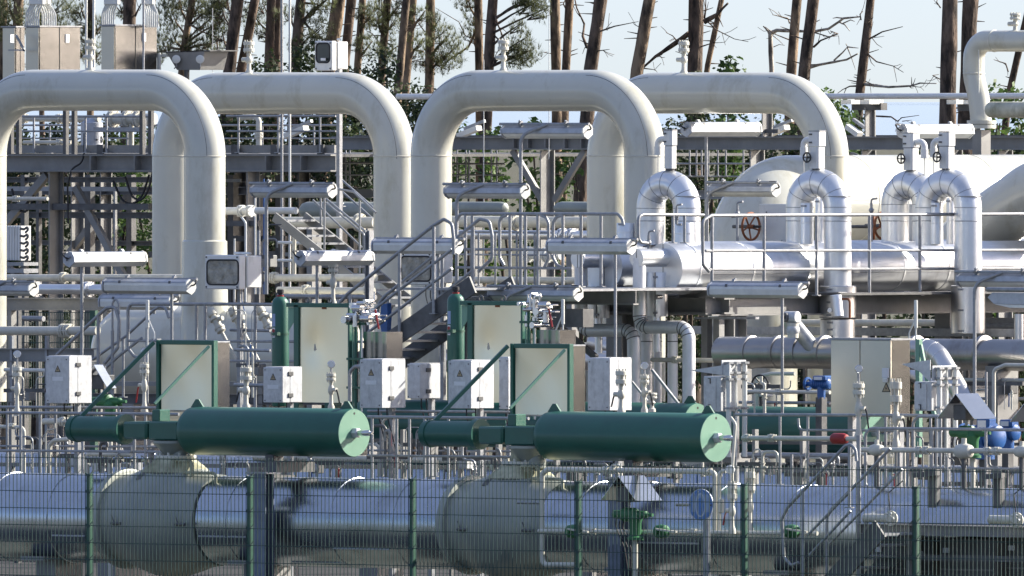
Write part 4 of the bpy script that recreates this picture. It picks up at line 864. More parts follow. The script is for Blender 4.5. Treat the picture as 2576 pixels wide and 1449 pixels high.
for x, y0, y1, V, lb in ((371, 755, 825, 9, 'short white marker tube on a bent rod above the left polished cabinet'), (1261, 763, 833, 9, 'short white marker tube in front of the right tall cabinet'),
                         (1416, 753, 816, 12, 'short white marker tube left of the silver downpipes'), (2304, 755, 826, 8, 'short white marker tube above the wide control cabinet')):
    P = PV(V); th = thing('marker_tube', lb, 'tube', P(x, y1 + 30), 'short white marker tubes'); s_ = 1 if x < 1300 else -1
    MB().cyl(P(x, y1), P(x, y0), P.m(4.6), 12, .004).build('tube', lampw, th)
    MB().tube([P(x, y1 - 22), P(x + 3 * s_, y1 - 20), P(x + 17 * s_, y1 + 12), P(x + 17 * s_, y1 + 30)], .01, 6, fil=.03).build('rod', lampw, th); MB().box(P(x + 10 * s_, y1 + 30), P(x + 24 * s_, y1 + 27) + EV * .08).build('foot', galv, th)
    MB().cyl(P(x, y1 + 120), P(x, y1), P.m(2.2), 8).build('lower_tube', lampw, th)
# ================================================================ front steel staircase and landing
st = stairs('dark steel staircase in the middle, rising to the landing between the green gas bottles', 11.6, 12.4, (1190, 716), (900, 912), 46, 9, galvd)
T1 = [(840, 790), (856, 760), (874, 740), (1004, 635), (1087, 570), (1117, 551), (1137, 563), (1141, 600), (1141, 640)]
rail(PV(11.55), 'near handrail of the dark middle staircase', T1, [[(927, 835), (1012, 772), (1137, 675)], [(927, 790), (1004, 730), (1137, 628)]], [(881, 740, 800), (1005, 636, 850), (1091, 568, 790)], r=4.6)
rail(PV(12.45), 'far handrail of the dark middle staircase', [(948, 800), (954, 763), (967, 746), (1084, 650), (1164, 586), (1207, 551), (1231, 556), (1238, 593), (1238, 650), (1204, 683)], [[(975, 845), (1100, 750), (1190, 680)]], [(977, 745, 830), (1103, 640, 800), (1190, 570, 718)], r=4.4)
P135 = PV(13.5)
ld_ = struct_frame('landing platform of the middle staircase with its dark edge beams', [('edge_beam', P135, (1140, 742), (1600, 746), 20, 42, 'i', steel), ('support_beam', PV(12.6), (1360, 800), (1480, 800), 40, 46, 'b', galvd), ('column', P135, (1395, 766), (1395, 1300), 22, 26, 'c', steel), ('column', P135, (1160, 766), (1160, 1300), 20, 26, 'c', steel),
  ('brace', P135, (1418, 830), (1500, 900), 12, 14, 'b', galvd)], 'landing_platform')
a, b = P135(1140, 722), P135(1600, 722); MB().box((a.x, 12.4, a.z - .03), (b.x, 15.5, a.z)).build('deck', galv, ld_)
rail(P135, 'landing railing with looped ends between the gas bottle and the silver discs', [(1148, 600), (1148, 556), (1158, 538), (1555, 538), (1566, 552), (1568, 566)], [[(1150, 627), (1430, 629)], [(1150, 673), (1440, 675)]], [(x, 540, 722) for x in (1171, 1188, 1283, 1322, 1353, 1416, 1462, 1512)],
     r=4.3, extra=[[(1276, 541), (1262, 545), (1257, 556), (1257, 648), (1268, 668)], [(1360, 541), (1372, 545), (1380, 560), (1380, 650), (1368, 676)], [(1418, 541), (1400, 545), (1392, 560), (1391, 648), (1402, 668), (1418, 675)]])
rail(PV(16.5), 'second railing behind the landing railing', [(1148, 590), (1160, 583), (1390, 585), (1400, 598)], [[(1150, 640), (1400, 642)]], [(x, 585, 720) for x in (1204, 1246, 1300, 1345)], r=3)
# ================================================================ right pipe rack
P36 = PV(36.5)
rk = struct_frame('dark and light steel pipe rack across the right half behind the goosenecks', [('main_beam', P36, (845, 360), (2640, 360), 34, 33, 'i', steel), ('main_beam', PV(41), (900, 355), (2640, 355), 34, 30, 'i', galvd)] +
  [('column', P36, (x, 378), (x, 1300), 24, 46, 'c', steel) for x in (1372, 1900, 2180, 2398, 2524)] + [('upper_post', P36, (x, 270), (x, 345), 18, 34, 'c', steel) for x in (1926, 2185, 2450)] +
  [('cross_arm', P36, (2150, 268), (2224, 268), 24, 18, 'b', galvd), ('cross_arm', P36, (2416, 270), (2500, 270), 24, 18, 'b', galvd), ('cross_arm', P36, (1640, 330), (1960, 330), 10, 10, 'b', galvd)] +
  [('brace', P36, (1290, 378), (1368, 510), 10, 16, 'b', steel), ('brace', P36, (1472, 378), (1395, 505), 10, 16, 'b', steel), ('lower_beam', P36, (860, 487), (940, 487), 20, 22, 'i', steel), ('lower_beam', P36, (1690, 490), (1830, 490), 20, 22, 'i', steel)], 'pipe_rack')
for x0, x1 in ((2150, 2176), (2198, 2222), (2416, 2440), (2458, 2486)): a, b = P36(x0, 262), P36(x1, 251); MB().box((a.x, 36.2, a.z), (b.x, 36.5, b.z)).build('pipe_shoe', lampw, rk)
for x in (1300, 1336, 1380, 1428, 1470): p = P36(x, 360); MB().box((p.x - .01, 36.42, p.z - .07), (p.x + .01, 36.5, p.z + .07)).build('stiffener', steel, rk)
rail(PV(38), 'far railing with thin uprights between the middle gooseneck legs', [(1128, 412), (1270, 412)], [[(1128, 440), (1270, 440)]], [(x, 378, 460) for x in (1136, 1150, 1172, 1180, 1216, 1236, 1250)], r=2.4)
rail(PV(38), 'far railing with hooked uprights behind the big silver arch', [(1700, 412), (1905, 412)], [[(1700, 444), (1860, 444)]], [(x, 378, 444) for x in (1735, 1752, 1765, 1782, 1806, 1826, 1870, 1890)], r=2.4)
rail(PV(38), 'far railing seen between the second gooseneck and the platform end', [(858, 410), (940, 410)], [[(858, 440), (940, 440)]], [(870, 378, 470), (880, 378, 470)], r=2.4)
for i, (x, y, V) in enumerate(((745, 330, 35), (1180, 330, 37), (1955, 328, 37), (2147, 326, 37))):
    P = PV(V); a, b = P(x - 25, y + 12), P(x + 25, y - 8); th = thing('tilted_lamp', ['tilted strip lamp on the platform between the second gooseneck legs', 'tilted strip lamp behind the railing left of the braced column', 'tilted strip lamp under the right gooseneck', 'tilted strip lamp right of the right gooseneck'][i], 'lamp', a, 'small tilted strip lamps')
    if i == 3: a, b = P(x - 14, y - 8), P(x + 16, y + 14)
    MB().bar(a, b, .12, .07).build('housing', lampw, th); MB().bar(a + Vector((0, .12, .1)), b + Vector((0, .12, .1)), .05, .04).build('bracket', galv, th)
# C shaped pipe at the upper right
P33b = PV(33); th = thing('looped_pipe', 'cream pipe looping down at the upper right corner', 'pipe', P33b(2452, 250))
MB().tube([P33b(2680, 103), P33b(2451, 103), P33b(2449, 190), P33b(2462, 245), P33b(2470, 320)], P33b.m(26.5), 40, fil=P33b.m(78), k=18).build('pipe', cream, th)
c = P33b(2450, 187); MB().lathe(c, EZ, [(0, P33b.m(26)), (.004, P33b.m(27.6)), (.02, P33b.m(27.6)), (.024, P33b.m(26))], 40).build('weld_seam', cream2, th)
q = P33b(2469, 312); MB().lathe(q - EZ * .06, EZ, [(0, .2), (.05, .2), (.051, .15), (.06, .15), (.061, .2), (.11, .2)], 36).build('flange', cream2, th); MB().box((q.x - .08, 32.9, 0), (q.x + .08, 33.1, q.z - .08)).build('stand', steel, th)
c = P33b(2500, 103); MB().lathe(c, EU, [(0, P33b.m(26)), (.004, P33b.m(27.6)), (.02, P33b.m(27.6)), (.024, P33b.m(26))], 40).build('weld_seam', cream2, th)
bleed(P33b, 2554, 80, 29, 'flange topped vent on the looped pipe in the upper right corner', wide=14)
k = MB(); a, b_ = PV(32.2)(2496, 276), PV(32.2)(2700, 276); rr = PV(32.2).m(20); k.lathe(a - EU * rr * .9, EU, [(rr * .9 * (1 - math.cos(R(10 * i))), rr * math.sin(R(10 * i))) for i in range(10)] + [(b_.x - a.x + rr, rr)], 36); solo(k, 'capped_pipe', mat('mossy_cream', (.42, .42, .30), .5, 0, .2, 3, .001, 20, col2=(.6, .58, .48), dirt=(3, 1, (.4, .42, .3))), 'mossy capped pipe end just below the thin white pipe at the right edge', 'pipe')
line(PV(32.9), [(2462, 100), (2462, 240)], 1.6, 'thin conduit beside the looped cream pipe', lampw, 0)

# more steelwork and lines in the shade under the upper left platform and between the second gooseneck legs
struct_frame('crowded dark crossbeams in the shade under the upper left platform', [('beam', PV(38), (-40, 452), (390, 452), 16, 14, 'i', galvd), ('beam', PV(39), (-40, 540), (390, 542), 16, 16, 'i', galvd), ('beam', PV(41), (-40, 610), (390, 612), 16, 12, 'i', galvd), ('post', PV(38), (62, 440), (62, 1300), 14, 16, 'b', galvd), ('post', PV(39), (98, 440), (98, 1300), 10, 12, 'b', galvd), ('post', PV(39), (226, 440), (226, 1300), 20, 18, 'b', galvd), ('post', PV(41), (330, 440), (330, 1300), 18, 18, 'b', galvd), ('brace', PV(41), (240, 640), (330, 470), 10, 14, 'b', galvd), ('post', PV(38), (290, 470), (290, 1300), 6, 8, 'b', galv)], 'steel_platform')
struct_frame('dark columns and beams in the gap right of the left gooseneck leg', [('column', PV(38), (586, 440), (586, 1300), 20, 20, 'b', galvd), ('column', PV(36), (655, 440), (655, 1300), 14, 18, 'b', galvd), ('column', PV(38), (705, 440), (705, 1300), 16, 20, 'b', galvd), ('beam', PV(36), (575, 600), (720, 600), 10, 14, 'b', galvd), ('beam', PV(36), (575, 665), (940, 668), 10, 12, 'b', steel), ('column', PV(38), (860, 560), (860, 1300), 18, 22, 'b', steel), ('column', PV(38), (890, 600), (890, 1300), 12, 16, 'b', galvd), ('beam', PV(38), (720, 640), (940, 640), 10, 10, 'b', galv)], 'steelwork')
for P, pts, r, lb, mm, rg in (
 (PV(31), [(-40, 500), (120, 500)], 5, 'pale pipe in the shade under the platform at the far left', cream2, ((40, 500, 'u'),)),
 (PV(31), [(-40, 578), (10, 578)], 5, 'pale pipe stub at the left edge under the platform', cream2, ()),
 (PV(30), [(618, 760), (618, 560), (606, 545)], 3, 'thin riser right of the left gooseneck leg', lampw, ()),
 (PV(30), [(590, 760), (590, 600)], 2.4, 'thin white conduit beside the left gooseneck leg', lampw, ()),
 (PV(29), [(664, 740), (664, 450)], 2.2, 'blue cable riser beside the lamp post on the bent arm', bluep, ()),
 (PV(29), [(642, 740), (642, 470)], 2.6, 'white riser beside the blue cable', lampw, ()),
 (PV(28), [(700, 610), (780, 612)], 4, 'pale rod under the grey rear stairs', lampw, ()),
 (PV(28), [(700, 655), (770, 656)], 4, 'pale rod lower under the grey rear stairs', lampw, ()),
 (PV(26), [(740, 690), (740, 575), (760, 568), (845, 568)], 5, 'pale pipe looping behind the grey rear stairs', cream2, ()),
 (PV(20), [(280, 720), (380, 722)], 6, 'short pale pipe left of the second gooseneck leg', cream2, ((345, 721, 'u'),)),
 (PV(28), [(20, 800), (110, 802)], 7, 'light blue pipe behind the rear mesh fence', galv, ()),
 (PV(17), [(12, 930), (115, 932)], 5, 'white pipe at the left edge above the low railing', lampw, ((50, 931, 'u'),)),
 (PV(15), [(580, 830), (680, 832)], 4, 'grey pipe between the slanting valves and the left gas bottle', galv, ()),
 (PV(13.2), [(700, 790), (745, 790)], 5, 'short pale pipe behind the left gas bottle', cream2, ()),
 (PV(15), [(1150, 830), (1330, 833)], 6, 'pale pipe behind the right gas bottle', cream2, ((1215, 831, 'u'),)),
 (PV(20), [(1150, 770), (1400, 772)], 7, 'dull pipe in the shade under the landing', cream2, ()),
 (PV(10), [(590, 880), (680, 882)], 4, 'thin rail left of the small junction box', galv, ()),
 (PV(11), [(590, 968), (665, 970)], 5, 'grey pipe low left of the small junction box', galv, ()),
 (PV(9.6), [(820, 985), (770, 985), (770, 935), (805, 933)], 2.4, 'thin bracket loop in front of the left tall cabinet', galvd, ()),
 (PV(8), [(880, 1010), (880, 935), (893, 922), (935, 922)], 5, 'grey pipe bending towards the junction box at the staircase foot', galv, ())):
    line(P, pts, r, lb, mm, 12, rings=rg)
# ================================================================ silver headers, arches and cream vessels on the right
def header(xc, yc, r, V0, V1, label, joints, ring=None):
    PH = PUa(xc, V0); c = PH(xc, yc); rm = P_s(V0).m(r, xc); th = thing('silver_header', label, 'pipe', (c.x, c.y, 0), 'silver headers running away from the fence')
    MB().lathe(c - EV * .0, EV, [(0, rm * .985), (.012, rm), (V1 - V0, rm)], 72).build('cladding', alu2, th)
    for j in joints: MB().lathe(c + EV * j, EV, [(0, rm), (.004, rm + .008), (.035, rm + .008), (.04, rm)], 72).build('lap_joint', alu2, th)
    MB().box((c.x - .003, c.y - .004, c.z - rm * .98), (c.x + .003, c.y + .0, c.z + rm * .98)).build('end_seam', galvd, th)
    k = MB(); a = R(-12); k.bar((c.x + math.cos(a) * (rm + .004), c.y + .3, c.z + rm * math.sin(a)), (c.x + math.cos(a) * (rm + .004), V1, c.z + rm * math.sin(a)), .012, .004); k.build('long_seam', galvd, th)
    k = MB(); a = R(40); k.bar((c.x + math.cos(a) * (rm + .003), c.y + .3, c.z + rm * math.sin(a)), (c.x + math.cos(a) * (rm + .003), V1, c.z + rm * math.sin(a)), .010, .004); k.build('long_seam', galvd, th)
    for j in (.6, 3.2, 6.2, 9): MB().box((c.x - .25, c.y + j, c.z - rm - .1), (c.x + .25, c.y + j + .15, c.z - rm * .8)).build('saddle', steel, th)
    return c, rm, PH
def P_s(V): return PV(V)
c1, r1, PH1 = header(1668, 676, 64, 15.0, 33, 'thick bright silver header on the right, ending in a seamed disc beside the downpipe', (.35, 1.4, 2.5, 4.4, 5.3, 7.5, 9.4))
c2, r2_, PH2 = header(1520, 670, 61, 15.0, 33, 'silver header just behind and left of the thicker one', (.35, 1.6, 3))
def nozzle(c, label, dz):
    o = c + EV * -.52 + EZ * dz; r = .117; th = thing('header_nozzle', label, 'pipe', o, 'capped nozzles on the silver headers')
    MB().lathe(o, EV, [(0, r * .98), (.01, r), (.52, r)], 40).build('sleeve', alu2, th); MB().box((o.x - .003, o.y - .004, o.z - r * .98), (o.x + .003, o.y, o.z + r * .98)).build('end_seam', galvd, th); return o
n2 = nozzle(c2, 'capped silver nozzle with seamed disc, left one of the two', .10); n1 = nozzle(c1, 'capped silver nozzle with seamed disc, right one of the two', .14)
def arc_pipe(pts, r, fil, name, m, par, seg=True, n=36):
    f = fillet(pts, fil, 18); MB().tube(f, r, n).build(name, m, par)
    if seg:
        L = 0; last = -1
        for i in range(2, len(f) - 2, 4):
            d = (f[i + 1] - f[i - 1]).normalized(); MB().lathe(f[i] - d * .006, d, [(0, r), (.002, r + .005), (.010, r + .005), (.012, r)], n).build('segment_joint', galvd if seg == 2 else alu2, par)
sunclad = mat('sun_whitened_clad', (.84, .84, .84), .4, .25, .06, 3, .002, 3, dirt=(4, .6, (.75, .73, .7)))  # silver cladding whitened in colour to stand for sun on the downpipes
def downpipe(o, label, x, yb1, xr, yb2, V):
    P = PV(V); r = P.m(16.5); th = thing('silver_downpipe', label, 'pipe', P(x, 1035), 'silver downpipes below the nozzles')
    z0 = o.z; a = Vector((P(x, 0).x, V, z0)); b = P(x, yb1); pts = [a, b, P(xr, yb1)] + ([P(xr, yb2)] if yb2 else [])
    arc_pipe(pts, r, P.m(30), 'cladding', sunclad, th, seg=2, n=28)
    for y in (0.25, .6): pass
    return th
downpipe(n2, 'silver downpipe from the left nozzle, bending right behind the other', 1461.5, 831, 1594, 1040, 14.75)
downpipe(n1, 'silver downpipe from the right nozzle with a double bend', 1608.5, 823, 1733, 1040, 14.55)
for x, r, V, lb in ((1627, 14, 15.4, 'upright silver pipe left of the slanting brace, second from left under the header'), (1692, 13, 15.2, 'upright silver pipe just left of the double bend downpipe'), (1655, 10, 16.4, 'darker upright pipe between the silver ones under the header')):
    P = PV(V); th = thing('silver_downpipe', lb, 'pipe', P(x, 1040), 'silver downpipes below the nozzles'); MB().cyl(P(x, 1100), P(x, 838), P.m(r), 28).build('cladding', sunclad, th); MB().lathe(P(x, 860), EZ, [(0, P.m(r)), (.003, P.m(r) + .004), (.01, P.m(r) + .004), (.012, P.m(r))], 28).build('segment_joint', galvd, th)
for x, y0, y1, V, r, lb in ((1506, 691, 800, 15.2, 27, 'silver insulated pot with clasps behind the left downpipe'), (1653, 686, 796, 15.0, 27, 'silver insulated pot with a small valve beside the right downpipe')):
    P = PV(V); r = P.m(r); b = P(x, y1); h = P.m(y1 - y0); th = thing('insulated_pot', lb, 'insulated box', b, 'silver insulated pots under the headers'); MB().lathe(b, EZ, [(0, r * .98), (.01, r), (h - .01, r), (h, r * .98)], 44).build('jacket', alu2, th)
    a = R(-60); q = b + Vector((math.cos(a), math.sin(a), 0)) * r; MB().box(q + Vector((-.006, -.004, 0)), q + Vector((.006, .006, h))).build('seam', galvd, th)
    for zz in (.08, .9): MB().obox(q + EZ * h * zz, EU * .035, EV * .012, EZ * .012).build('clasp', galv, th)
    MB().cyl(q + EZ * h * .45 + EU * .1, q + EZ * h * .45 + EU * .1 - EV * .1, .03, 10).build('small_valve', chrome, th)
    MB().cyl(b - EZ * .45, b, r * .35, 16).build('lower_pipe', alu2, th)
P = PV(13.2); k = MB(); k.bar(P(1640, 930), P(1722, 1035), .03, .03); k.bar(P(1590, 960), P(1650, 1035), .025, .025); solo(k, 'slanting_brace', galv, 'slanting steel brace in front of the upright silver pipes', 'brace')
# arches -------------------------------------------------------
def arch(xl, xr, ytop, ybl, ybr, V, label, r=35, sleeve=None, V2=None):
    P = PV(V); rm = P.m(r, xl); th = thing('silver_arch', label, 'pipe', P(xr, ybr), 'silver arched pipes with white valve boxes')
    zt = P(xl, ytop + r).z; a, b = P(xl, ybl), P(xr, ybr); hw = (b.x - a.x) / 2; RR = P.m(62, xl)
    # the bend is as high as wide in true size
    pts = [a]; n = 18; cz = zt - hw * 1.0
    f = [a] + [Vector((a.x + hw - hw * math.cos(math.pi * i / n), V, cz + hw * math.sin(math.pi * i / n))) for i in range(n + 1)] + [b]
    MB().tube(f, rm, 44).build('cladding', alu2, th)
    for i in range(1, n + 2, 3):
        d = (f[i + 1] - f[i - 1]).normalized(); MB().lathe(f[i] - d * .006, d, [(0, rm), (.002, rm + .004), (.007, rm + .004), (.009, rm)], 44).build('segment_joint', galv, th)
    for (q, ys) in ((a, (557,)), (b, (495, 557))):
        for y in ys:
            z = P(xr, y).z
            if z > q.z + .1: MB().lathe((q.x, V, z), EZ, [(0, rm), (.003, rm + .004), (.008, rm + .004), (.011, rm)], 44).build('segment_joint', galv, th)
    if sleeve:
        for y0, y1, rr in sleeve:
            rr = P.m(rr, xr); MB().lathe((b.x, V, P(xr, y1).z), EZ, [(0, rr - .01), (.01, rr), (P.m(y1 - y0) - .01, rr), (P.m(y1 - y0), rr - .012), (P.m(y1 - y0) + .001, rm)], 48).build('sleeve', alum, th)
            q = Vector((b.x, V, 0)) + Vector((.25, -.97, 0)) * rr
            for yy in (y0 + 8, (y0 + y1) / 2, y1 - 8): MB().obox(Vector((q.x, q.y, P(xr, yy).z)), EU * .04, EV * .012, EZ * .012).build('clasp', galv, th)
    return th
def vbox(x0, x1, y0, ym, y1, V, label, side=-1, wheel=True):
    P = PV(V); xc = (x0 + x1) / 2; th = thing('valve_box', label, 'valve box', P(xc, y1), 'white insulated valve boxes on the silver arches')
    w_ = P.m(x1 - x0) / 1.3; a = P(xc, y1); 
    def octo(w, ch): h = w / 2; return [(-h + ch, -h), (h - ch, -h), (h, -h + ch), (h, h - ch), (h - ch, h), (-h + ch, h), (-h, h - ch), (-h, -h + ch)]
    zb, zm, zt = P(xc, y1).z, P(xc, ym).z, P(xc, y0).z
    MB().prism([(a.x + x, V + y, zb) for x, y in octo(w_ * .88, .02)], (0, 0, zm - zb)).build('lower_jacket', white, th, ang=30)
    MB().prism([(a.x + x, V + y, zm + .012) for x, y in octo(w_, .025)], (0, 0, zt - zm - .03)).build('upper_jacket', white, th, ang=30)
    MB().prism([(a.x + x, V + y, zt - .017) for x, y in octo(w_ * 1.03, .025)], (0, 0, .017)).build('lid', galv, th, ang=30)
    for z in (zm + .05, zt - .06): MB().box((a.x - w_ * .3, V - w_ * .5 - .014, z), (a.x - w_ * .05, V - w_ * .5 - .001, z + .02)).build('clasp', galvd, th)
    MB().cyl((a.x, V, zb - .04), (a.x, V, zb), w_ * .36, 16).build('neck', galvd, th)
    z = P(xc, y0 + 24).z; s_ = side; q = Vector((a.x + s_ * w_ * .5, V, z)); e = q + EU * s_ * P.m(26)
    MB().tube([q, e, e - EZ * P.m(38)], .042, 18, fil=.07, k=8).build('side_pipe', white, th); MB().cyl(e - EZ * P.m(40), e - EZ * P.m(18), .05, 18).build('side_pipe_sleeve', white, th)
    MB().tube([e - EZ * P.m(38), e - EZ * P.m(100), e - EZ * P.m(105) + EU * .03], .008, 5).build('drain_tube', lampw, th)
    if wheel:
        c = Vector((a.x - w_ * .25, V - w_ * .5 - .06, P(xc, ym + 26).z)); k = MB(); rr = .062; k.tube([c + (EU * math.cos(R(t)) + EZ * math.sin(R(t))) * rr for t in range(0, 361, 30)], .011, 6, caps=False); k.bar(c - EU * rr, c + EU * rr, .012, .012); k.bar(c - EZ * rr, c + EZ * rr, .012, .012); k.cyl(c, c + EV * .08, .014, 8); k.build('hand_wheel', black, th)
arch(1636, 1728, 428, 616, 612, 15.8, 'leftmost silver arch, rising from the rear silver header near its disc', r=35)
vbox(1668, 1705, 326, 368, 424, 15.8, 'white valve box on the leftmost silver arch, in front of the cream pipe', wheel=False)
arch(2012, 2107, 424, 618, 722, 17.7, 'silver arch whose right leg passes down in front of the header into a round sleeve', sleeve=((720, 800, 47), (803, 854, 44)))
vbox(2033, 2078, 328, 370, 424, 17.7, 'white valve box on the silver arch in front of the right cream gooseneck')
arch(2252, 2330, 428, 618, 618, 20.4, 'silver arch half hidden behind the rightmost one')
vbox(2270, 2314, 333, 373, 428, 20.4, 'white valve box with black handwheel, left of the closely spaced pair at right', side=1)
arch(2338, 2435, 424, 618, 722, 19.6, 'rightmost silver arch whose leg ends in a clasped sleeve', sleeve=((720, 840, 43),))
vbox(2360, 2404, 330, 369, 424, 19.6, 'white valve box on the rightmost silver arch')
P = PV(16.9); a, b = P(2092, 795), P(2120, 742); th = thing('tilted_pot', 'small tilted silver pot in front of the round sleeve', 'insulated box', a); MB().cyl(P(2108, 798), P(2102, 742), P.m(15), 24, .01).build('jacket', alu2, th); MB().tube([P(2118, 752), P(2138, 752), P(2138, 800)], .016, 8, fil=.05).build('copper_pipe', rust, th); MB().cyl(P(2085, 780), P(2100, 780) - EV * .1, .03, 10).build('small_valve', chrome, th)
# pots and panels over the header
for x, y0, y1, r, V, lb in ((1574, 561, 612, 23, 15.6, 'low silver drum above the left header end, behind the railing'), (1721, 561, 618, 25, 15.6, 'silver drum under the right foot of the leftmost arch'),
                            (2029, 512, 614, 15, 17.5, 'slim silver column left of the tall arch leg, beside the flat white panel'), (2357, 512, 614, 15, 19.5, 'slim silver column right of the second flat white panel'), (2062, 500, 614, 11, 18.3, 'thin silver column right behind the slim one'), (2392, 500, 614, 11, 20.1, 'thin silver column behind the rightmost slim one')):
    P = PV(V); r = P.m(r); b = P(x, y1); h = P.m(y1 - y0); th = thing('silver_drum', lb, 'insulated pipe', b, 'silver drums on the headers'); MB().lathe(b, EZ, [(0, r), (h - .01, r), (h, r * .97)], 36).build('jacket', alu2, th)
    for t in (.5,): MB().lathe(b + EZ * h * t, EZ, [(0, r), (.002, r + .005), (.02, r + .005), (.022, r)], 36).build('band', alu2, th)
    MB().obox(b + Vector((.2, -.98, 0)) * r + EZ * h * .93, EU * .04, EV * .012, EZ * .012).build('clasp', galv, th)
for x0, xc, x1, V, lb in ((1909, 2006, 2016, 18.6, 'flat white panel box left of the tall silver arch'), (2239, 2336, 2345, 21, 'flat white panel box between the two orange handwheels and the right arch')):
    p, q = bxs(PV(V), x0, xc, x1, 513, 616); th = thing('panel_box', lb, 'insulated box', (p.x, p.y, p.z), 'flat white panel boxes'); MB().box(p, q, .006).build('jacket', white, th)
    for xx, zz in ((.2, .8), (.93, .5), (.6, .1)): MB().sph((p.x + (q.x - p.x) * xx, p.y - .002, p.z + (q.z - p.z) * zz), .01, 6).build('rivet', galvd, th)
    for i, xx in enumerate((.05, .5)): MB().box((p.x + (q.x - p.x) * xx, p.y, p.z), (p.x + (q.x - p.x) * xx, p.y, p.z)) 
handwheel(PV(18.4), 1889, 570, 34, 'orange handwheel left of the first flat white panel box', rust, ax=EU, tube=.017)
handwheel(PV(20.9), 2222, 568, 34, 'orange handwheel with a second wheel edge, left of the second flat white panel box', rust, ax=EU, tube=.017)
handwheel(PV(21.2), 2198, 570, 32, 'orange handwheel seen edge on, beside the other one at right', rust, ax=RIGHT, tube=.018)
# platform under the headers
PB = PUa(1690, 14.5)
hp = thing('header_platform', 'dark steel platform carrying the two silver headers', 'steelwork', (c1.x, 15, 0))
for x, nm in ((c1.x + .45, 'beam'), (c1.x - .5, 'beam'), (c2.x - .5, 'beam')):
    z1, z0 = PB(1700, 746).z, PB(1700, 796).z; MB().ibeam((x, 15.3, (z0 + z1) / 2), (x, 33, (z0 + z1) / 2), .22, z1 - z0, .02).build(nm, steel, hp)
for j in range(8): MB().ibeam((c2.x - .6, 15.6 + 2.4 * j, (z0 + z1) / 2), (c1.x + .6, 15.6 + 2.4 * j, (z0 + z1) / 2), .2, z1 - z0 - .05, .02).build('cross_beam', steel, hp)
for x in (c1.x + .4, c2.x - .5):
    for y in (15.9, 20.2, 26): k = MB(); k.box((x - .13, y - .13, 0), (x + .13, y - .11, z0)); k.box((x - .13, y + .11, 0), (x + .13, y + .13, z0)); k.box((x - .01, y - .11, 0), (x + .01, y + .11, z0)); k.build('column', steel, hp)
MB().box((c1.x + .35, 17.2, z1), (c1.x + 1.1, 33, z1 + .03)).build('walkway_grating', galvd, hp)
for j in range(10): MB().box((c1.x + .55, 17.4 + j * 1.3, z1 + .03), (c1.x + .9, 17.55 + j * 1.3, z1 + .04)).build('floor_clip', galv, hp)
PR = PU(c1.x + 1.0)
xa = 1768
rail(PR, 'long railing running away along the thick silver header', [(1784, 683), (1768, 665), (1768, 555), (1790, 542), (2640, 538)], [[(1775, 631), (2640, 629)], [(1784, 678), (2640, 675)]], [(x, 541, 744) for x in (1791, 1922, 2054, 2187, 2314, 2452, 2590)], r=4.4)
rail(PU(c1.x + .9), 'short looped railing above the seamed disc', [(1630, 612), (1612, 610), (1606, 600), (1606, 545), (1618, 540), (1770, 541)], [], [(1693, 541, 612), (1722, 541, 612)], r=4)
for x, y, V, lb in ((1702, 540, 15.0, 'small upright valve on the thin pipe above the header'), (1855, 533, 18, 'small valve with a goose neck left of the orange handwheel'), (2192, 525, 20, 'small valve with a goose neck left of the edge on handwheel'), (1632, 606, 14.9, 'small tap standing on the right nozzle')):
    P = PV(V); th = thing('small_tap', lb, 'valve', P(x, y + 20), 'small taps'); MB().cyl(P(x, y + 110 if x > 1700 and x != 1702 else y + 24), P(x, y - 14), .018, 8).build('stem', galv, th); MB().sph(P(x, y + 4), .035, 10).build('body', galv, th); MB().tube([P(x, y - 14), P(x, y - 24), P(x + 14, y - 26)], .013, 6, fil=.03).build('outlet', galv, th); MB().bar(P(x - 14, y + 14), P(x + 4, y + 12), .015, .015).build('lever', black, th)
# cream vessels
P28 = PV(27)
def bigelbow(V, xc, yc, r, V1, label):
    P = PV(V); c = P(xc, yc); rm = P.m(r); th = thing('cream_header', label, 'pipe', (c.x, c.y, 0), 'huge cream pipes at the right'); f = fillet([Vector((c.x, V, 0)), c, Vector((c.x, V1, c.z))], rm * 1.25, 26)
    MB().tube(f, rm, 80).build('pipe', cream, th)
    for q in (1.9, 4.4, 7.0): MB().lathe(Vector((c.x, V + q, c.z)), EV, [(0, rm), (.003, rm + .005), (.012, rm + .005), (.015, rm)], 88).build('weld_seam', cream2, th)
    MB().lathe((c.x, V, c.z - rm * 1.3), EZ, [(0, rm), (.003, rm + .005), (.012, rm + .005), (.015, rm)], 88).build('weld_seam', cream2, th)
bigelbow(23, 1893, 504, 112, 42, 'huge cream pipe behind the silver arches, bending down at its left end')
P = PV(22.5); th = thing('cream_header', 'huge cream pipe sloping up out of the picture at the right edge', 'pipe', P(2500, 640), 'huge cream pipes at the right')
MB().tube([P(2330, 700), P(2505, 553), P(2610, 478), P(2760, 455)], P.m(76), 64, fil=P.m(150), k=24).build('pipe', cream, th); q = P(2450, 690); MB().box((q.x - .15, 22.3, 0), (q.x + .15, 22.7, q.z)).build('saddle', steel, th)
th = thing('hose_bundle', 'bundle of brown curved hoses strapped beside the right cream gooseneck', 'hoses', PV(26)(2160, 600))
P = PV(25.6)
for i in range(4): x0 = 2132 + 3 * i; xe = 2140 + 11 * i; MB().tube([P(x0, 387 + 6 * abs(3 - i)), P(x0 + 8 + 4 * i, 392 + 5 * (3 - i)), P(xe, 425), P(xe + 1, 470), P(xe, 640)], .026, 8, fil=.22).build('hose', galvd, th)
for y in (456, 466): MB().box(P(2134, y + 3) - EV * .06, P(2178, y - 3) + EV * .06).build('strap', galv, th)
P = PV(26.5)
struct_frame('dark upright channel standing between the hose bundle and the orange handwheels', [('post', P, (2158, 470), (2158, 620), 26, 20, 'b', galvd), ('post', P, (2150, 620), (2150, 1300), 20, 20, 'b', galvd)], 'steel_post')
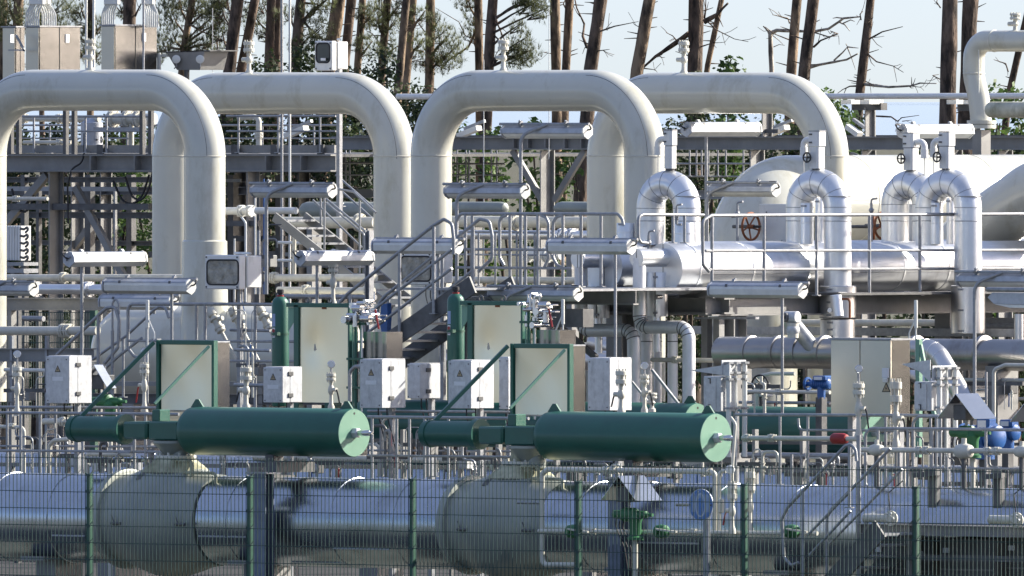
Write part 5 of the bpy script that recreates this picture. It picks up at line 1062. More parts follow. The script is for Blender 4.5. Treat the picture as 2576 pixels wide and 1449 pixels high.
# lower silver pipe with fittings
PL = PV(13.6)
th = thing('lower_silver_pipe', 'grey insulated pipe with flanges behind the wide control cabinet', 'pipe', PL(2200, 930))
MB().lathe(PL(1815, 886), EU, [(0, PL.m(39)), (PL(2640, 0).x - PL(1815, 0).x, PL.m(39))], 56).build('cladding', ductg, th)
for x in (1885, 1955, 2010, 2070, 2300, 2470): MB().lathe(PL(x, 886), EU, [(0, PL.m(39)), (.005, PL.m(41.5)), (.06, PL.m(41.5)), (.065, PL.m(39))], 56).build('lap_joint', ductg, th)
MB().cyl(PL(2062, 880) - EV * .1, PL(2022, 806) - EV * .25, PL.m(19), 24, .008).build('slanted_branch', galv, th); MB().cyl(PL(2030, 822) - EV * .24, PL(2019, 800) - EV * .27, PL.m(22), 24, .01).build('branch_cap', alum, th)
for x in (1850, 2180, 2520): p = PL(x, 920); MB().box((p.x - .1, 13.4, 0), (p.x + .1, 13.8, p.z)).build('pipe_saddle', steel, th)
P = PV(13.2); th = thing('transmitter', 'pale round transmitter head above the grey insulated pipe', 'instrument', P(1992, 850)); c = P(1992, 798)
MB().cyl(P(1995, 850), P(1995, 812), .07, 16).build('stem', cream2, th); MB().cyl(c - EU * .1, c + EU * .1, .075, 22, .01).build('head', boxm, th); MB().cyl(c + Vector((-.05, -.1, 0)), c + Vector((-.05, .02, 0)), .06, 18, .008).build('side_cap', galvd, th); MB().cyl(c + Vector((-.05, -.11, 0)), c + Vector((-.05, -.1, 0)), .03, 14).build('port', black, th); MB().sph(P(1995, 830), .085, 14).build('body', boxm, th)
P = PV(12.7); th = thing('silver_elbow', 'bright segmented silver elbow above the right hinged cable box', 'pipe', P(2350, 905))
arc_pipe([P(2300, 878), P(2352, 878), P(2400, 960), P(2440, 1030)], P.m(25), P.m(70), 'cladding', alum, th, seg=1, n=32)
for pts, V, r, mm, lb in (([(2290, 940), (2460, 1035)], 17.6, 16, alum, 'bluish silver pipe slanting down behind the gable hood'), ([(1130, 905), (1330, 905), (1560, 908)], 18, 26, alum, 'thick pale pipe behind the foot of the middle staircase'),
    ([(1490, 860), (1580, 885), (1600, 1000)], 18.5, 22, alum, 'curved grey pipe behind the tall junction box without sign'), ([(2400, 818), (2640, 822)], 22, 14, galv, 'grey pipe behind the right sleeve'), ([(1770, 812), (2640, 812)], 23, 9, cream2, 'dull pipe under the header platform'),
    ([(2563, 880), (2563, 790)], 16.5, 12, alum, 'upright silver stub near the right edge')):
    line(PV(V), pts, r, lb, mm, 20)
for x0, x1, y0, y1, V, lb in ((1500, 2620, 828, 838, 20, 'long perforated cable tray under the header platform'), (2420, 2620, 800, 812, 21, 'upper perforated cable tray at the right edge'), (1120, 1250, 880, 888, 17, 'short cable tray behind the middle staircase')):
    P = PV(V); a, b = P(x0, y1), P(x1, y0); th = thing('cable_tray', lb, 'cable tray', a); MB().box((a.x, V, a.z), (b.x, V + .3, a.z + .012)).build('tray_bottom', galv, th); MB().box((a.x, V - .01, a.z + .012), (b.x, V, b.z)).build('tray_side', galv, th)
    for i in range(int((x1 - x0) / 170) + 1): q = P(x0 + 170 * i, y1); MB().box((q.x - .02, V + .1, 0), (q.x + .02, V + .14, q.z)).build('leg', galvd, th)
struct_frame('pair of dark steel columns right of the downpipes', [('column', PV(15.6), (1778, 800), (1778, 1300), 20, 20, 'b', steel), ('column', PV(15.6), (1808, 800), (1808, 1300), 20, 20, 'b', steel), ('cap_beam', PV(15.5), (1752, 800), (1905, 800), 14, 6, 'b', galv)], 'steel_column')
# floodlight at the right edge
P = PV(9); th = thing('flood_light', 'flat grey floodlight below the lamp on the brown bent arm at the right edge', 'lamp', P(2540, 765)); MB().prism([P(2484, 748), P(2496, 736), P(2640, 738), P(2640, 768), P(2500, 764)], EV * .25).build('housing', lamph, th); MB().tube([P(2484, 728), P(2640, 730)], .03, 10).build('mounting_bar', galv, th); MB().prism([P(2500, 765), P(2640, 769), P(2640, 776), P(2540, 774)], EV * .2).build('lens', lampw, th)
# ================================================================ lower level: railings, small pipes, hoods, motors
P52, P7_, P25_ = PV(5.2), PV(7.0), PV(1.9)
rail(P52, 'front low railing at the left, between the picture edge and the left actuator', [(-40, 1038), (450, 1042)], [[(-40, 1133), (450, 1137)]], [(x, 1040, 1230) for x in (52, 101, 208, 338, 366)], r=4)
rail(P7_, 'rear low railing at the left, just above the front one', [(-40, 1024), (450, 1026)], [[(-40, 1122), (450, 1124)]], [(x, 1026, 1200) for x in (18, 140, 190, 300)], r=3.6)
rail(P52, 'front low railing between the two green actuators', [(925, 1049), (1330, 1053)], [[(925, 1146), (1330, 1150)]], [(x, 1050, 1230) for x in (936, 998, 1030, 1068, 1128)], r=4)
rail(P7_, 'rear low railing between the two green actuators', [(925, 1034), (1330, 1037)], [[(925, 1133), (1330, 1136)]], [(x, 1036, 1200) for x in (958, 985, 1095, 1220)], r=3.4)
rail(PV(4.9), 'low railing right of the right actuator with a red sleeve pipe below', [(1850, 1043), (2300, 1045), (2360, 1046)], [[(2008, 1052), (2010, 1082), (2370, 1084)]], [(x, 1045, 1220) for x in (1962, 2032, 2228)], r=4)
rail(PV(3.6), 'looped railing left of the gable hood at the lower right', [(2205, 1243), (2190, 1238), (2177, 1218), (2177, 1092), (2190, 1078), (2370, 1079), (2600, 1082)], [[(2200, 1176), (2600, 1180)]], [(x, 1080, 1330) for x in (2209, 2284, 2345, 2480)], r=4)
rail(PV(4.4), 'taller looped railing beside the hinged cable box at the lower right', [(2297, 1175), (2297, 1062), (2310, 1048), (2366, 1048)], [], [(2341, 1050, 1250), (2355, 1050, 1250), (2366, 1050, 1250)], r=3.6)
for P, pts, r, lb, mm, rg in (
 (PV(6), [(124, 1195), (124, 1120), (136, 1108), (176, 1104)], 5.5, 'cream pipe turning up into the left actuator piston', cream2, ()),
 (PV(8), [(60, 1195), (60, 1075), (-40, 1072)], 5, 'small cream pipe bending at the left edge below the gauge', cream2, ((30, 1072, 'u'),)),
 (PV(8.5), [(110, 1060), (290, 1062)], 8, 'cream pipe behind the left piston cylinder', cream2, ((160, 1061, 'u'),)),
 (PV(6.5), [(218, 1195), (218, 1142), (330, 1143)], 7, 'yellowish cream pipe under the left piston cylinder', cream2, ((300, 1143, 'u'),)),
 (PV(9), [(640, 1150), (1330, 1162)], 9, 'dull pipe low behind the left actuator and the fence', cream2, ((700, 1151, 'u'), (1180, 1160, 'u'))),
 (PV(4.2), [(1868, 1102), (2160, 1104)], 6.5, 'cream pipe with a red sleeve right of the right actuator', cream2, ((1880, 1102, 'u'), (1942, 1102, 'u'))),
 (PV(3.0), [(2155, 1131), (2640, 1136)], 6.8, 'cream pipe with ball valves below the gable hood', cream2, ((2313, 1133, 'u'), (2331, 1133, 'u'), (2485, 1135, 'u'), (2507, 1135, 'u'))),
 (PV(1.6), [(1448, 1421), (1368, 1421), (1363, 1400), (1363, 1192), (1378, 1181), (1790, 1186), (1799, 1194), (1799, 1335)], 7, 'cream pipe loop in front of the right jacketed valve', cream2, ((1528, 1182, 'u'), (1545, 1182, 'u'), (1780, 1186, 'u'))),
 (PV(1.5), [(1355, 1336), (2056, 1342)], 5.5, 'horizontal cream pipe with green lever valves behind the fence', cream2, ((1488, 1337, 'u'), (1745, 1339, 'u'))),
 (PV(1.7), [(1842, 1336), (1842, 1180), (1850, 1066), (1838, 1050)], 4, 'thin cream riser in front of the right actuator end plate', cream2, ()),
 (PV(2.2), [(1300, 1264), (1360, 1265)], 4, 'short capped stub left of the cream pipe loop', galv, ()),
 (PV(2.0), [(1702, 1270), (1735, 1270)], 4, 'short capped stub left of the round blue sign', galv, ()),
 (PV(2.4), [(2160, 1500), (2160, 1095)], 6, 'tall grey standpipe at the head of the right front stairs', galv, ()),
 (PV(9.5), [(1868, 1145), (2140, 1148)], 8, 'dull pipe behind the red sleeve pipe', galv, ((1920, 1146, 'u'),))):
    line(P, pts, r, lb, mm, 12, rings=rg)
k = MB(); P = PV(4.2); c = P(2092, 1103); k.lathe(c, EU, [(0, .03), (.01, .05), (.04, .066), (.19, .066), (.235, .05), (.24, .03)], 24); solo(k, 'red_sleeve', redp, 'red oval sleeve around the cream pipe right of the right actuator', 'sleeve')
for x, y, V, r, lb in ((2205, 1132, 3, 15, 'leftmost ball valve on the cream pipe below the gable hood'), (2425, 1135, 3, 19, 'middle ball valve on the cream pipe below the gable hood'), (2570, 1136, 3, 15, 'rightmost ball valve on the cream pipe, at the picture edge')):
    P = PV(V); c = P(x, y); r = P.m(r); th = thing('ball_valve', lb, 'valve', c, 'small cream ball valves'); MB().lathe(c - EU * r * 1.3, EU, [(0, r * .5), (r * .2, r * .8), (r * .9, r), (r * 1.7, r), (r * 2.4, r * .8), (r * 2.6, r * .5)], 24).build('body', cream2, th); MB().cyl(c, c + EZ * r * 1.7, r * .35, 12).build('stem', cream2, th)
    MB().cyl(c - EZ * c.z, c - EZ * r, .03, 8).build('stand', galvd, th)
for x, lb in ((1442, 'green lever valve left of the hood behind the fence'), (1664, 'green lever valve right of the hood behind the fence'), (1992, 'green lever valve beside the front stair hook')):
    P = PV(1.45); c = P(x, 1337); th = thing('lever_valve', lb, 'valve', c, 'green lever valves on the low cream pipe'); MB().lathe(c - EU * .1, EU, [(0, .04), (.03, .075), (.1, .085), (.17, .075), (.2, .04)], 18).build('body', vgreen, th); MB().bar(c + Vector((0, -.1, .03)), c + Vector((.32, -.1, .0)), .03, .02).build('lever', cream2, th); MB().cyl(c, c - EV * .12, .03, 10).build('stem', vgreen, th)
# gable hoods with green actuators
def hood(xp, yp, wl, wr, hgt, dep, V, label, stem=70):
    P = PV(V); a = P(xp, yp); s_ = P.m(1); D = dep * s_ / math.sin(YAW); h = hgt * s_; L = wl * s_ / math.cos(YAW); Rr = wr * s_ / math.cos(YAW); th = thing('gable_hood', label, 'hood', (a.x, V + D / 2, a.z - h), 'folded sheet hoods over green valve drives')
    for sg, w_ in ((-1, L), (1, Rr)):
        e = a + EU * sg * w_ - EZ * h; n = Vector((h, 0, w_ * sg)).normalized() * .006 * sg
        MB().prism([a, e, e + EV * D, a + EV * D], Vector((-n.x * 1, 0, -abs(n.z)))).build('roof_sheet', hoodm, th)
    MB().box((a.x - .11, V + .08, a.z - h - .02), (a.x + .09, V + .3, a.z - h * .45), .01).build('drive_box', galvd, th)
    MB().cyl((a.x, V + .2, a.z - h - .2), (a.x, V + .2, a.z - .02), .02, 8).build('hood_stay', galv, th)
    g = a - EZ * (h + .17) + EV * .2 + EU * .03; MB().lathe(g - EU * .28, EU, [(0, .03), (.02, .05), (.16, .055), (.18, .085), (.34, .085), (.36, .05), (.52, .045), (.54, .02), (.62, .02)], 20).build('green_drive', vgreen, th)
    MB().lathe(g - EZ * .3 + EU * .07, EZ, [(0, .1), (.03, .1), (.05, .07), (.2, .07), (.26, .09), (.33, .06)], 20).build('drive_stem', vgreen, th)
    MB().cyl((g.x + .07, g.y, 0), (g.x + .07, g.y, g.z - .28), .03, 10).build('stand', cream2, th)
    for i in range(3): MB().tube([g + EU * (-.2 + .08 * i), g + EU * (-.25 + .05 * i) - EZ * .12, g + EU * (-.1 + .05 * i) - EZ * .4, g - EZ * .9], .009, 5, fil=.1).build('cable', black, th)
hoodm = mat('hood_sheet', (.52, .55, .60), .22, 1, .05, 3, .002, 4)
hood(1555, 1197, 44, 45, 62, 66, 1.2, 'gable hood behind the fence left of the round blue sign')
hood(2404, 990, 46, 46, 62, 56, 4.0, 'gable hood at the lower right above the blue motor')
hood(2588, 1000, 46, 46, 60, 56, 4.4, 'gable hood cut off by the right picture edge')
hood(236, 917, 36, 36, 60, 22, 9.0, 'small gable hood behind the largest junction box at the left')
# blue motors
def motor(x, y, V, r, L, label, ax=EU):
    P = PV(V); c = P(x, y); r = P.m(r); L = P.m(L); th = thing('blue_motor', label, 'motor', c, 'blue valve motors'); pr = [(0, r * .5), (.01, r * .9)]
    n = 6
    for i in range(n): t = L * (.1 + .7 * i / n); pr += [(t, r), (t + L * .06, r), (t + L * .065, r * .9), (t + L * .11, r * .9)]
    pr += [(L * .85, r), (L * .95, r * .95), (L, r * .6)]
    MB().lathe(c - ax * L / 2, ax, pr, 28).build('motor_body', bluep, th); MB().box(c + Vector((-.08, -.08, r * .6)), c + Vector((.12, .08, r * 1.6)), .02).build('terminal_box', bluep, th)
    MB().box(c + Vector((-.05, -.083, r * .8)), c + Vector((.08, -.081, r * 1.4))).build('name_plate', plate, th)
    MB().cyl(c - EZ * (r + .12), c, r * .8, 16).build('gearbox', bluep, th); k = MB(); q = c - ax * (L / 2 + .08); p = perp(ax); k.tube([q + (p * math.cos(R(a)) + ax.cross(p) * math.sin(R(a))) * r * 1.05 for a in range(0, 361, 20)], .018, 8, caps=False); k.bar(q - p * r, q + p * r, .02, .02); k.cyl(q - ax * .02, q + ax * .1, .03, 10); k.build('hand_wheel', bluep, th)
    MB().box(c + Vector((-.05, -.05, -c.z)), c + Vector((.05, .05, -r - .1))).build('stand', galvd, th)
motor(2066, 966, 10.5, 13, 56, 'blue motor with a handwheel left of the wide control cabinet'); motor(2478, 1100, 7.2, 30, 100, 'large blue motor behind the gable hood at the lower right'); motor(2535, 1088, 9.5, 20, 60, 'smaller blue motor right of the large one'); 
th = thing('blue_hose', 'dark blue rolled cover hanging on the middle staircase rail', 'cover', PV(12.2)(966, 850)); P = PV(12.2); MB().prism([P(959, 765), P(974, 763), P(975, 800), P(972, 846), P(961, 850), P(956, 810)], EV * .08).build('cover_sheet', bluep, th)
# round blue sign
P = PV(.9); c = P(1763, 1270); r = P.m(40); th = thing('round_sign', 'round faded blue sign with pale ring marks on a grey post behind the fence', 'sign', (c.x, .9, 0))
MB().cyl((c.x, .9, c.z), (c.x, .912, c.z), r, 48).build('edge', signw, th)
MB().cyl((c.x, .896, c.z), (c.x, .9, c.z), r * .955, 48).build('blue_field', signb, th)
def ell(cx, cz, rx, rz, wd, y, m, nm, a0=0, a1=360):
    k = MB(); n = 32; vs = []
    for i in range(n + 1):
        a = R(a0 + (a1 - a0) * i / n); d = Vector((math.cos(a), 0, math.sin(a)))
        for q in (-.5, .5): vs.append(Vector((cx + d.x * (rx + q * wd), y, cz + d.z * (rz + q * wd))))
    k.add(vs, [(2 * i, 2 * i + 2, 2 * i + 3, 2 * i + 1) for i in range(n)]); k.build(nm, m, th)
MB().add([Vector((c.x + r * .5 * math.cos(R(15 * i)), .8945, c.z + r * .78 * math.sin(R(15 * i)))) for i in range(24)], [tuple(range(24))]).build('pale_oval', signl, th)
ell(c.x, c.z - r * .02, r * .38, r * .70, .012, .893, signw, 'ring_mark'); ell(c.x, c.z + r * .02, r * .5, r * .86, .010, .893, signl, 'ring_mark', 20, 160)
MB().add([Vector((c.x + r * .28 * math.cos(R(15 * i)), .8925, c.z - .02 + r * .55 * math.sin(R(15 * i)))) for i in range(24)], [tuple(range(24))]).build('blue_oval', signb, th)
for s_ in (-1, 1): MB().add([Vector((c.x + s_ * r * .58 + dx * r * .12, .8915, c.z + dz * r)) for dx, dz in ((-1, -.45), (1, -.45), (1, .55), (0, .72), (-1, .6))], [(0, 1, 2, 3, 4)]).build('pale_bar', signl, th)
for s_ in (-1, 1): MB().sph((c.x + s_ * r * .86, .893, c.z), .012, 8).build('bolt', galvd, th)
MB().cyl((c.x + .04, .96, 0), (c.x + .04, .96, c.z + .1), .042, 16).build('post', galv, th)
# standpipes behind the fence right of the sign
for x, yb, yt, V, lb, kw in ((1842, 1336, 1205, 1.4, 'flanged standpipe with a red lever right of the round blue sign', dict(redh=True)), (1887, 1336, 1172, 1.7, 'flanged standpipe behind the fifth fence post', dict()), (1640, 1030, 985, 9, 'small flanged stem behind the right actuator', dict())):
    bleed(PV(V), x, yb, yt, lb, group='flanged standpipes behind the fence', wide=13, **kw)
P = PV(1.6); th = thing('gauge_riser', 'cream riser with a gauge right above the round blue sign', 'pipe', P(1810, 1336)); MB().tube([P(1810, 1336), P(1810, 1240), P(1810, 1187), P(1826, 1184)], P.m(5), 12, fil=.08).build('run', cream2, th); c = P(1838, 1181); MB().cyl(c, c + Vector((.03, -.05, 0)), .055, 18, .006).build('gauge', lampw, th); MB().cyl(P(1814, 1290), P(1814, 1255), P.m(8), 16, .01).build('valve_body', cream2, th)
# right front stairs
rail(PV(1.1), 'near handrail of the right front stairs ending in a hook', [(2010, 1415), (1990, 1423), (1972, 1402), (1967, 1306), (1982, 1276), (2126, 1122), (2140, 1118), (2152, 1130), (2155, 1160)], [[(2033, 1345), (2137, 1238)], [(2035, 1398), (2140, 1285)]], [(2020, 1236, 1600), (2137, 1122, 1278)], r=4.2)
rail(PV(1.9), 'far handrail of the right front stairs', [(2080, 1326), (2081, 1300), (2092, 1280), (2172, 1200), (2240, 1128)], [[(2085, 1370), (2190, 1262), (2270, 1180)]], [(2080, 1326, 1600)], r=4)
stairs('dark steel stairs at the lower right, rising to the right behind the fence', 1.15, 1.85, (2060, 1500), (2215, 1330), 52, 6, galvd)
fr = struct_frame('dark platform frame at the lower right behind the fence', [('edge_beam', PV(1.8), (2160, 1330), (2640, 1340), 20, 26, 'i', steel), ('lower_beam', PV(1.8), (2180, 1400), (2640, 1408), 14, 14, 'b', galvd), ('post', PV(1.8), (2164, 1320), (2164, 1700), 14, 12, 'b', steel), ('post', PV(1.8), (2288, 1320), (2288, 1700), 12, 12, 'b', steel), ('post', PV(2.6), (2350, 1180), (2350, 1700), 26, 20, 'b', galvd), ('post', PV(2.6), (2512, 1190), (2512, 1700), 24, 18, 'b', galvd), ('bracket', PV(2.5), (2300, 1196), (2360, 1190), 20, 12, 'b', galvd), ('bracket', PV(2.5), (2470, 1200), (2525, 1196), 20, 12, 'b', galvd)], 'platform_frame')
a, b = PV(1.8)(2160, 1318), PV(1.8)(2640, 1328); MB().box((a.x, 1.8, a.z - .02), (b.x, 3.9, a.z)).build('deck', galvd, fr)
for x, y, lb in ((2240, 1304, 'round flanged valve on the lower right platform, left one'), (2556, 1308, 'round flanged valve on the lower right platform, right one')):
    P = PV(1.5); c = P(x, y); th = thing('flanged_valve', lb, 'valve', c, 'round flanged valves on the lower right platform'); MB().lathe(c, Vector((.3, -.95, 0)), [(-.1, .05), (-.02, .06), (-.02, .09), (.01, .09), (.01, .05), (.05, .04)], 20).build('body', cream2, th)
    for i in range(6): a_ = R(60 * i); MB().sph(c + Vector((math.cos(a_) * .065, -.03, math.sin(a_) * .065)), .016, 6).build('bolt', lampw, th)
    MB().cyl(c - EU * .4, c, .05, 12).build('inlet', cream2, th); MB().tube([c + EZ * .05, c + Vector((-.03, 0, .3)), c + Vector((.2, 0, .45))], .008, 5).build('cable', black, th)
# ladder like cable strips
for x, y0, y1, V, lb in ((2380, 1260, 1130, 3.3, 'narrow ladder shaped cable strip under the middle ball valve, upper piece'), (2396, 1310, 1160, 2.9, 'narrow ladder shaped cable strip under the middle ball valve, lower piece'), (2243, 1150, 1040, 5.5, 'narrow ladder shaped cable strip left of the gable hood')):
    P = PV(V); k = MB(); k.bar(P(x - 4, y0), P(x - 4, y1), .008, .008); k.bar(P(x + 4, y0), P(x + 4, y1), .008, .008)
    for i in range(int((y0 - y1) / 9)): k.bar(P(x - 4, y0 - 9 * i), P(x + 4, y0 - 9 * i), .006, .008)
    solo(k, 'cable_ladder', galv, lb, 'cable ladder')
# bundles of thin impulse tubing and small fittings between the two valve rows
random.seed(21)
def bundle(x0, x1, y0, y1, V, n, label, ms):
    th = thing('impulse_tubing', label, 'tubing', PV(V)((x0 + x1) / 2, y1), 'bundles of thin impulse tubing'); n = max(3, int(n * .62))
    for i in range(n):
        P = PV(V + random.uniform(-.9, .9)); x = x0 + (x1 - x0) * (i + random.uniform(0, 1)) / n; ya = y0 + random.uniform(0, (y1 - y0) * .55); m = random.choice(ms); r = random.choice((.8, 1.1, 1.6, 2.2, 3.4, 4.2))
        pts = [P(x, y1), P(x, ya)]; q = random.random()
        if q < .7:
            d = random.choice((-1, 1)) * random.uniform(8, 46); pts += [P(x + d, ya)]
            if q < .4: pts += [P(x + d, ya + random.choice((-1, 1)) * random.uniform(10, 40))]
        MB().tube(pts, P.m(r), 8, fil=.07).build('tube', m, th)
        if random.random() < .75:
            c = P(x, random.uniform(ya + 8, y1 - 12)); k = MB(); R_ = P.m(max(2.6, r * 1.7)); e = random.choice((EU, -EU, -EV)); k.lathe(c - EZ * R_ * 1.6, EZ, [(0, R_), (.012, R_), (.013, R_ * .6), (R_ * 1.2, R_ * .9), (R_ * 2, R_ * .9), (R_ * 3.2 - .013, R_ * .6), (R_ * 3.2 - .012, R_), (R_ * 3.2, R_)], 12); k.cyl(c, c + e * R_ * 2.2, R_ * .45, 8); k.build('fitting', m, th)
            if random.random() < .5: k = MB(); k.tube([c + e * R_ * 2.2, c + e * R_ * 2.3 + EZ * .02, c + e * R_ * 2.5 - EZ * .16], .009, 6, fil=.02); k.build('lever', random.choice((black, galvd, redp, bluep)), th)
    if n > 3:
        P = PV(V - .1); y = y0 + (y1 - y0) * random.uniform(.35, .7); MB().bar(P(x0 - 4, y), P(x1 + 4, y), .03, .05).build('clamp_rail', galvd, th)
        P = PV(V + .5); xx = random.uniform(x0, x1 - 20); MB().box(P(xx, y + 26), P(xx + random.uniform(16, 34), y - 4) + EV * .15, .01).build('instrument_block', random.choice((galvd, boxm, steel)), th)
MM = [cream2, galv, galvd, cream2, galv, steel]
for a in ((70, 118, 1075, 1190, 6.2, 7, 'thin tubing below the largest junction box'), (150, 215, 1050, 1190, 7.5, 8, 'thin tubing behind the left piston cylinder'), (225, 300, 1110, 1190, 6, 9, 'thin tubing under the left piston cylinder'), (300, 370, 1110, 1180, 8, 7, 'thin tubing left of the left valve neck'),
          (560, 680, 1140, 1200, 7, 8, 'thin tubing under the left spring cylinder'), (745, 860, 1140, 1200, 7, 9, 'thin tubing under the left round end plate'), (928, 1020, 1040, 1200, 6.6, 12, 'thin tubing right of the left round end plate'), (1020, 1110, 1045, 1200, 6.2, 12, 'thin tubing left of the right piston cylinder'),
          (1118, 1200, 1120, 1200, 6.4, 10, 'thin tubing under the right piston cylinder'), (1195, 1290, 1125, 1200, 6.2, 9, 'thin tubing left of the right valve neck'), (1420, 1530, 1150, 1215, 6.4, 9, 'thin tubing under the right spring cylinder'), (1560, 1740, 1155, 1215, 6.8, 12, 'thin tubing under the right round end plate'),
          (1860, 1960, 1130, 1215, 6, 9, 'thin tubing right of the right round end plate'), (1980, 2140, 1140, 1220, 6, 12, 'thin tubing under the red sleeve pipe'), (2215, 2340, 1060, 1240, 5.2, 14, 'thin tubing left of the lower right gable hood'), (2350, 2480, 1150, 1300, 4.6, 12, 'thin tubing below the lower right gable hood'), (2490, 2576, 1140, 1300, 4.6, 9, 'thin tubing at the lower right picture edge'),
          (600, 645, 770, 1000, 13, 9, 'blue and grey tubing beside the lone upright left of the left gas bottle'), (650, 682, 560, 740, 16, 7, 'thin tubing right of the windowed housing'), (880, 925, 900, 1010, 10.5, 7, 'thin tubing right of the left tall cabinet'), (1320, 1360, 790, 900, 10.5, 6, 'thin tubing right of the right tall cabinet'),
          (1870, 1960, 930, 1040, 12, 8, 'thin tubing behind the left hinged cable box'), (2395, 2570, 930, 1030, 13, 10, 'thin tubing behind the lower right gable hood'), (15, 110, 930, 1030, 12.5, 8, 'thin tubing at the left edge behind the gauge'), (1765, 1830, 1060, 1200, 9, 5, 'thin tubing behind the right round end plate')):
    bundle(*a, MM)
struct_frame('grey steel supports between the two rows of valves', [('beam', PV(9.5), (-40, 1168), (2640, 1186), 14, 10, 'b', steel), ('beam', PV(10), (-40, 1102), (2640, 1118), 10, 8, 'b', galvd)] + [('post', PV(9.5), (x, 1080), (x + 2, 1400), 10, 14, 'b', steel) for x in (30, 170, 380, 560, 715, 850, 1015, 1160, 1255, 1400, 1560, 1700, 1900, 2020, 2150, 2300, 2450)], 'pipe_support')

for x0, x1, y0, V, lb in ((2196, 2282, 1350, 2.1, 'dark equipment panel under the lower right platform, left of the tall post'), (2300, 2346, 1360, 2.3, 'narrow dark panel under the lower right platform between two posts'), (2366, 2505, 1352, 2.2, 'wide dark panel under the lower right platform'), (2530, 2660, 1346, 2.4, 'dark panel under the platform at the lower right corner')):
    P = PV(V); a, b = P(x0, y0), P(x1, y0); th = thing('equipment_panel', lb, 'panel', (a.x, V, 0)); MB().box((a.x, V, 0), (b.x, V + .25, a.z), .01).build('panel_body', galvd, th)
    for q in (.3, .7): MB().box((a.x + .02, V - .012, a.z * q - .01), (b.x - .02, V - .001, a.z * q + .01)).build('seam_strip', steel, th)
    MB().box((a.x + .05, V - .02, a.z - .18), (a.x + .14, V - .001, a.z - .12)).build('label_plate', plate, th)

for P, pts, r, lb, mm, rg in (
 (PV(11), [(1872, 985), (2088, 987)], 5, 'pale pipe crossing left of the wide control cabinet', cream2, ((1960, 986, 'u'),)),
 (PV(12.5), [(1905, 1040), (1905, 948), (1940, 940), (2000, 940)], 5, 'pale hooked pipe behind the left hinged cable box', cream2, ()),
 (PV(13), [(1860, 1012), (2088, 1014)], 4, 'grey pipe low behind the left hinged cable box', galv, ()),
 (PV(13.5), [(2392, 955), (2640, 957)], 5, 'pale pipe above the gable hood at the lower right', cream2, ((2490, 956, 'u'),)),
 (PV(14), [(2400, 1002), (2640, 1004)], 4, 'grey pipe directly behind the gable hood', galv, ()),
 (PV(15), [(1640, 905), (1900, 908)], 6, 'pale pipe behind the upright silver pipes', cream2, ((1700, 905, 'u'), (1860, 908, 'u'))),
 (PV(20), [(1400, 868), (1600, 872)], 8, 'pale pipe left of the upright silver pipes', cream2, ()),
 (PV(12), [(2500, 1075), (2500, 930), (2530, 918), (2640, 920)], 5, 'pale riser at the right edge above the blue motors', cream2, ()),
 (PV(14.2), [(1480, 1035), (1480, 940), (1450, 925)], 6, 'short pale riser left of the tall junction box', cream2, ())):
    line(P, pts, r, lb, mm, 12, rings=rg)
handwheel(PV(12.2), 1912, 966, 22, 'black handwheel right of the left hinged cable box', black, ax=Vector((.3, -.95, 0)), tube=.013)
handwheel(PV(14.8), 2500, 990, 15, 'black handwheel above the blue motors at the lower right', black, ax=Vector((.3, -.95, 0)), tube=.012)
# ================================================================ pine wood behind the plant
def barkmat(name, c1, c2):
    m = mat(name, c1, .92, 0, .35, 7, .05, 11, col2=c2, stretch=(1, 1, .35), thr=(.36, .62), detail=9); return m
bark = barkmat('pine_bark', (.07, .052, .040), (.24, .172, .115)); barkd = barkmat('dark_bark', (.035, .027, .022), (.14, .10, .075)); deadw = barkmat('dead_wood', (.22, .19, .16), (.45, .41, .36))
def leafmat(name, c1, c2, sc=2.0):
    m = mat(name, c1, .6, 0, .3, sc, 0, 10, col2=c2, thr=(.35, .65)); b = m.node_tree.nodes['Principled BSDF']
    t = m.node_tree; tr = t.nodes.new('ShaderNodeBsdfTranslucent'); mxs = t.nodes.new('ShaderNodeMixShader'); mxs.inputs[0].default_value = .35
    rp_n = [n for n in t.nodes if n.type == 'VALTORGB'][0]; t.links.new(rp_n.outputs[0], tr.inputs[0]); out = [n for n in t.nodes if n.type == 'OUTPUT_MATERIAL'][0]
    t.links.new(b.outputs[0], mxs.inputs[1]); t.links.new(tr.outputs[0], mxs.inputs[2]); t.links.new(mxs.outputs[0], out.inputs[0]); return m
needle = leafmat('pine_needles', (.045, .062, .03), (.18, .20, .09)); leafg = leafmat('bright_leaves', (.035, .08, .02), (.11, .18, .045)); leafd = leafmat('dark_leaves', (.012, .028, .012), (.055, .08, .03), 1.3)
def knob(pts, r0, r1, n=12, amp=.07, step=.35):
    """knotty tapered limb through pts"""
    pts = [Vector(p) for p in pts]; q = [pts[0]]
    for a, b in zip(pts[:-1], pts[1:]):
        k = max(1, int((b - a).length / step))
        for i in range(1, k + 1): q.append(a.lerp(b, i / k) + Vector((random.uniform(-1, 1), random.uniform(-1, 1), 0)) * r0 * amp * (0 if i == k else 1))
    N = len(q); rs = [(r0 + (r1 - r0) * i / max(1, N - 1)) * random.uniform(1 - amp, 1 + amp) for i in range(N)]
    return MB().tube(q, rs, n)
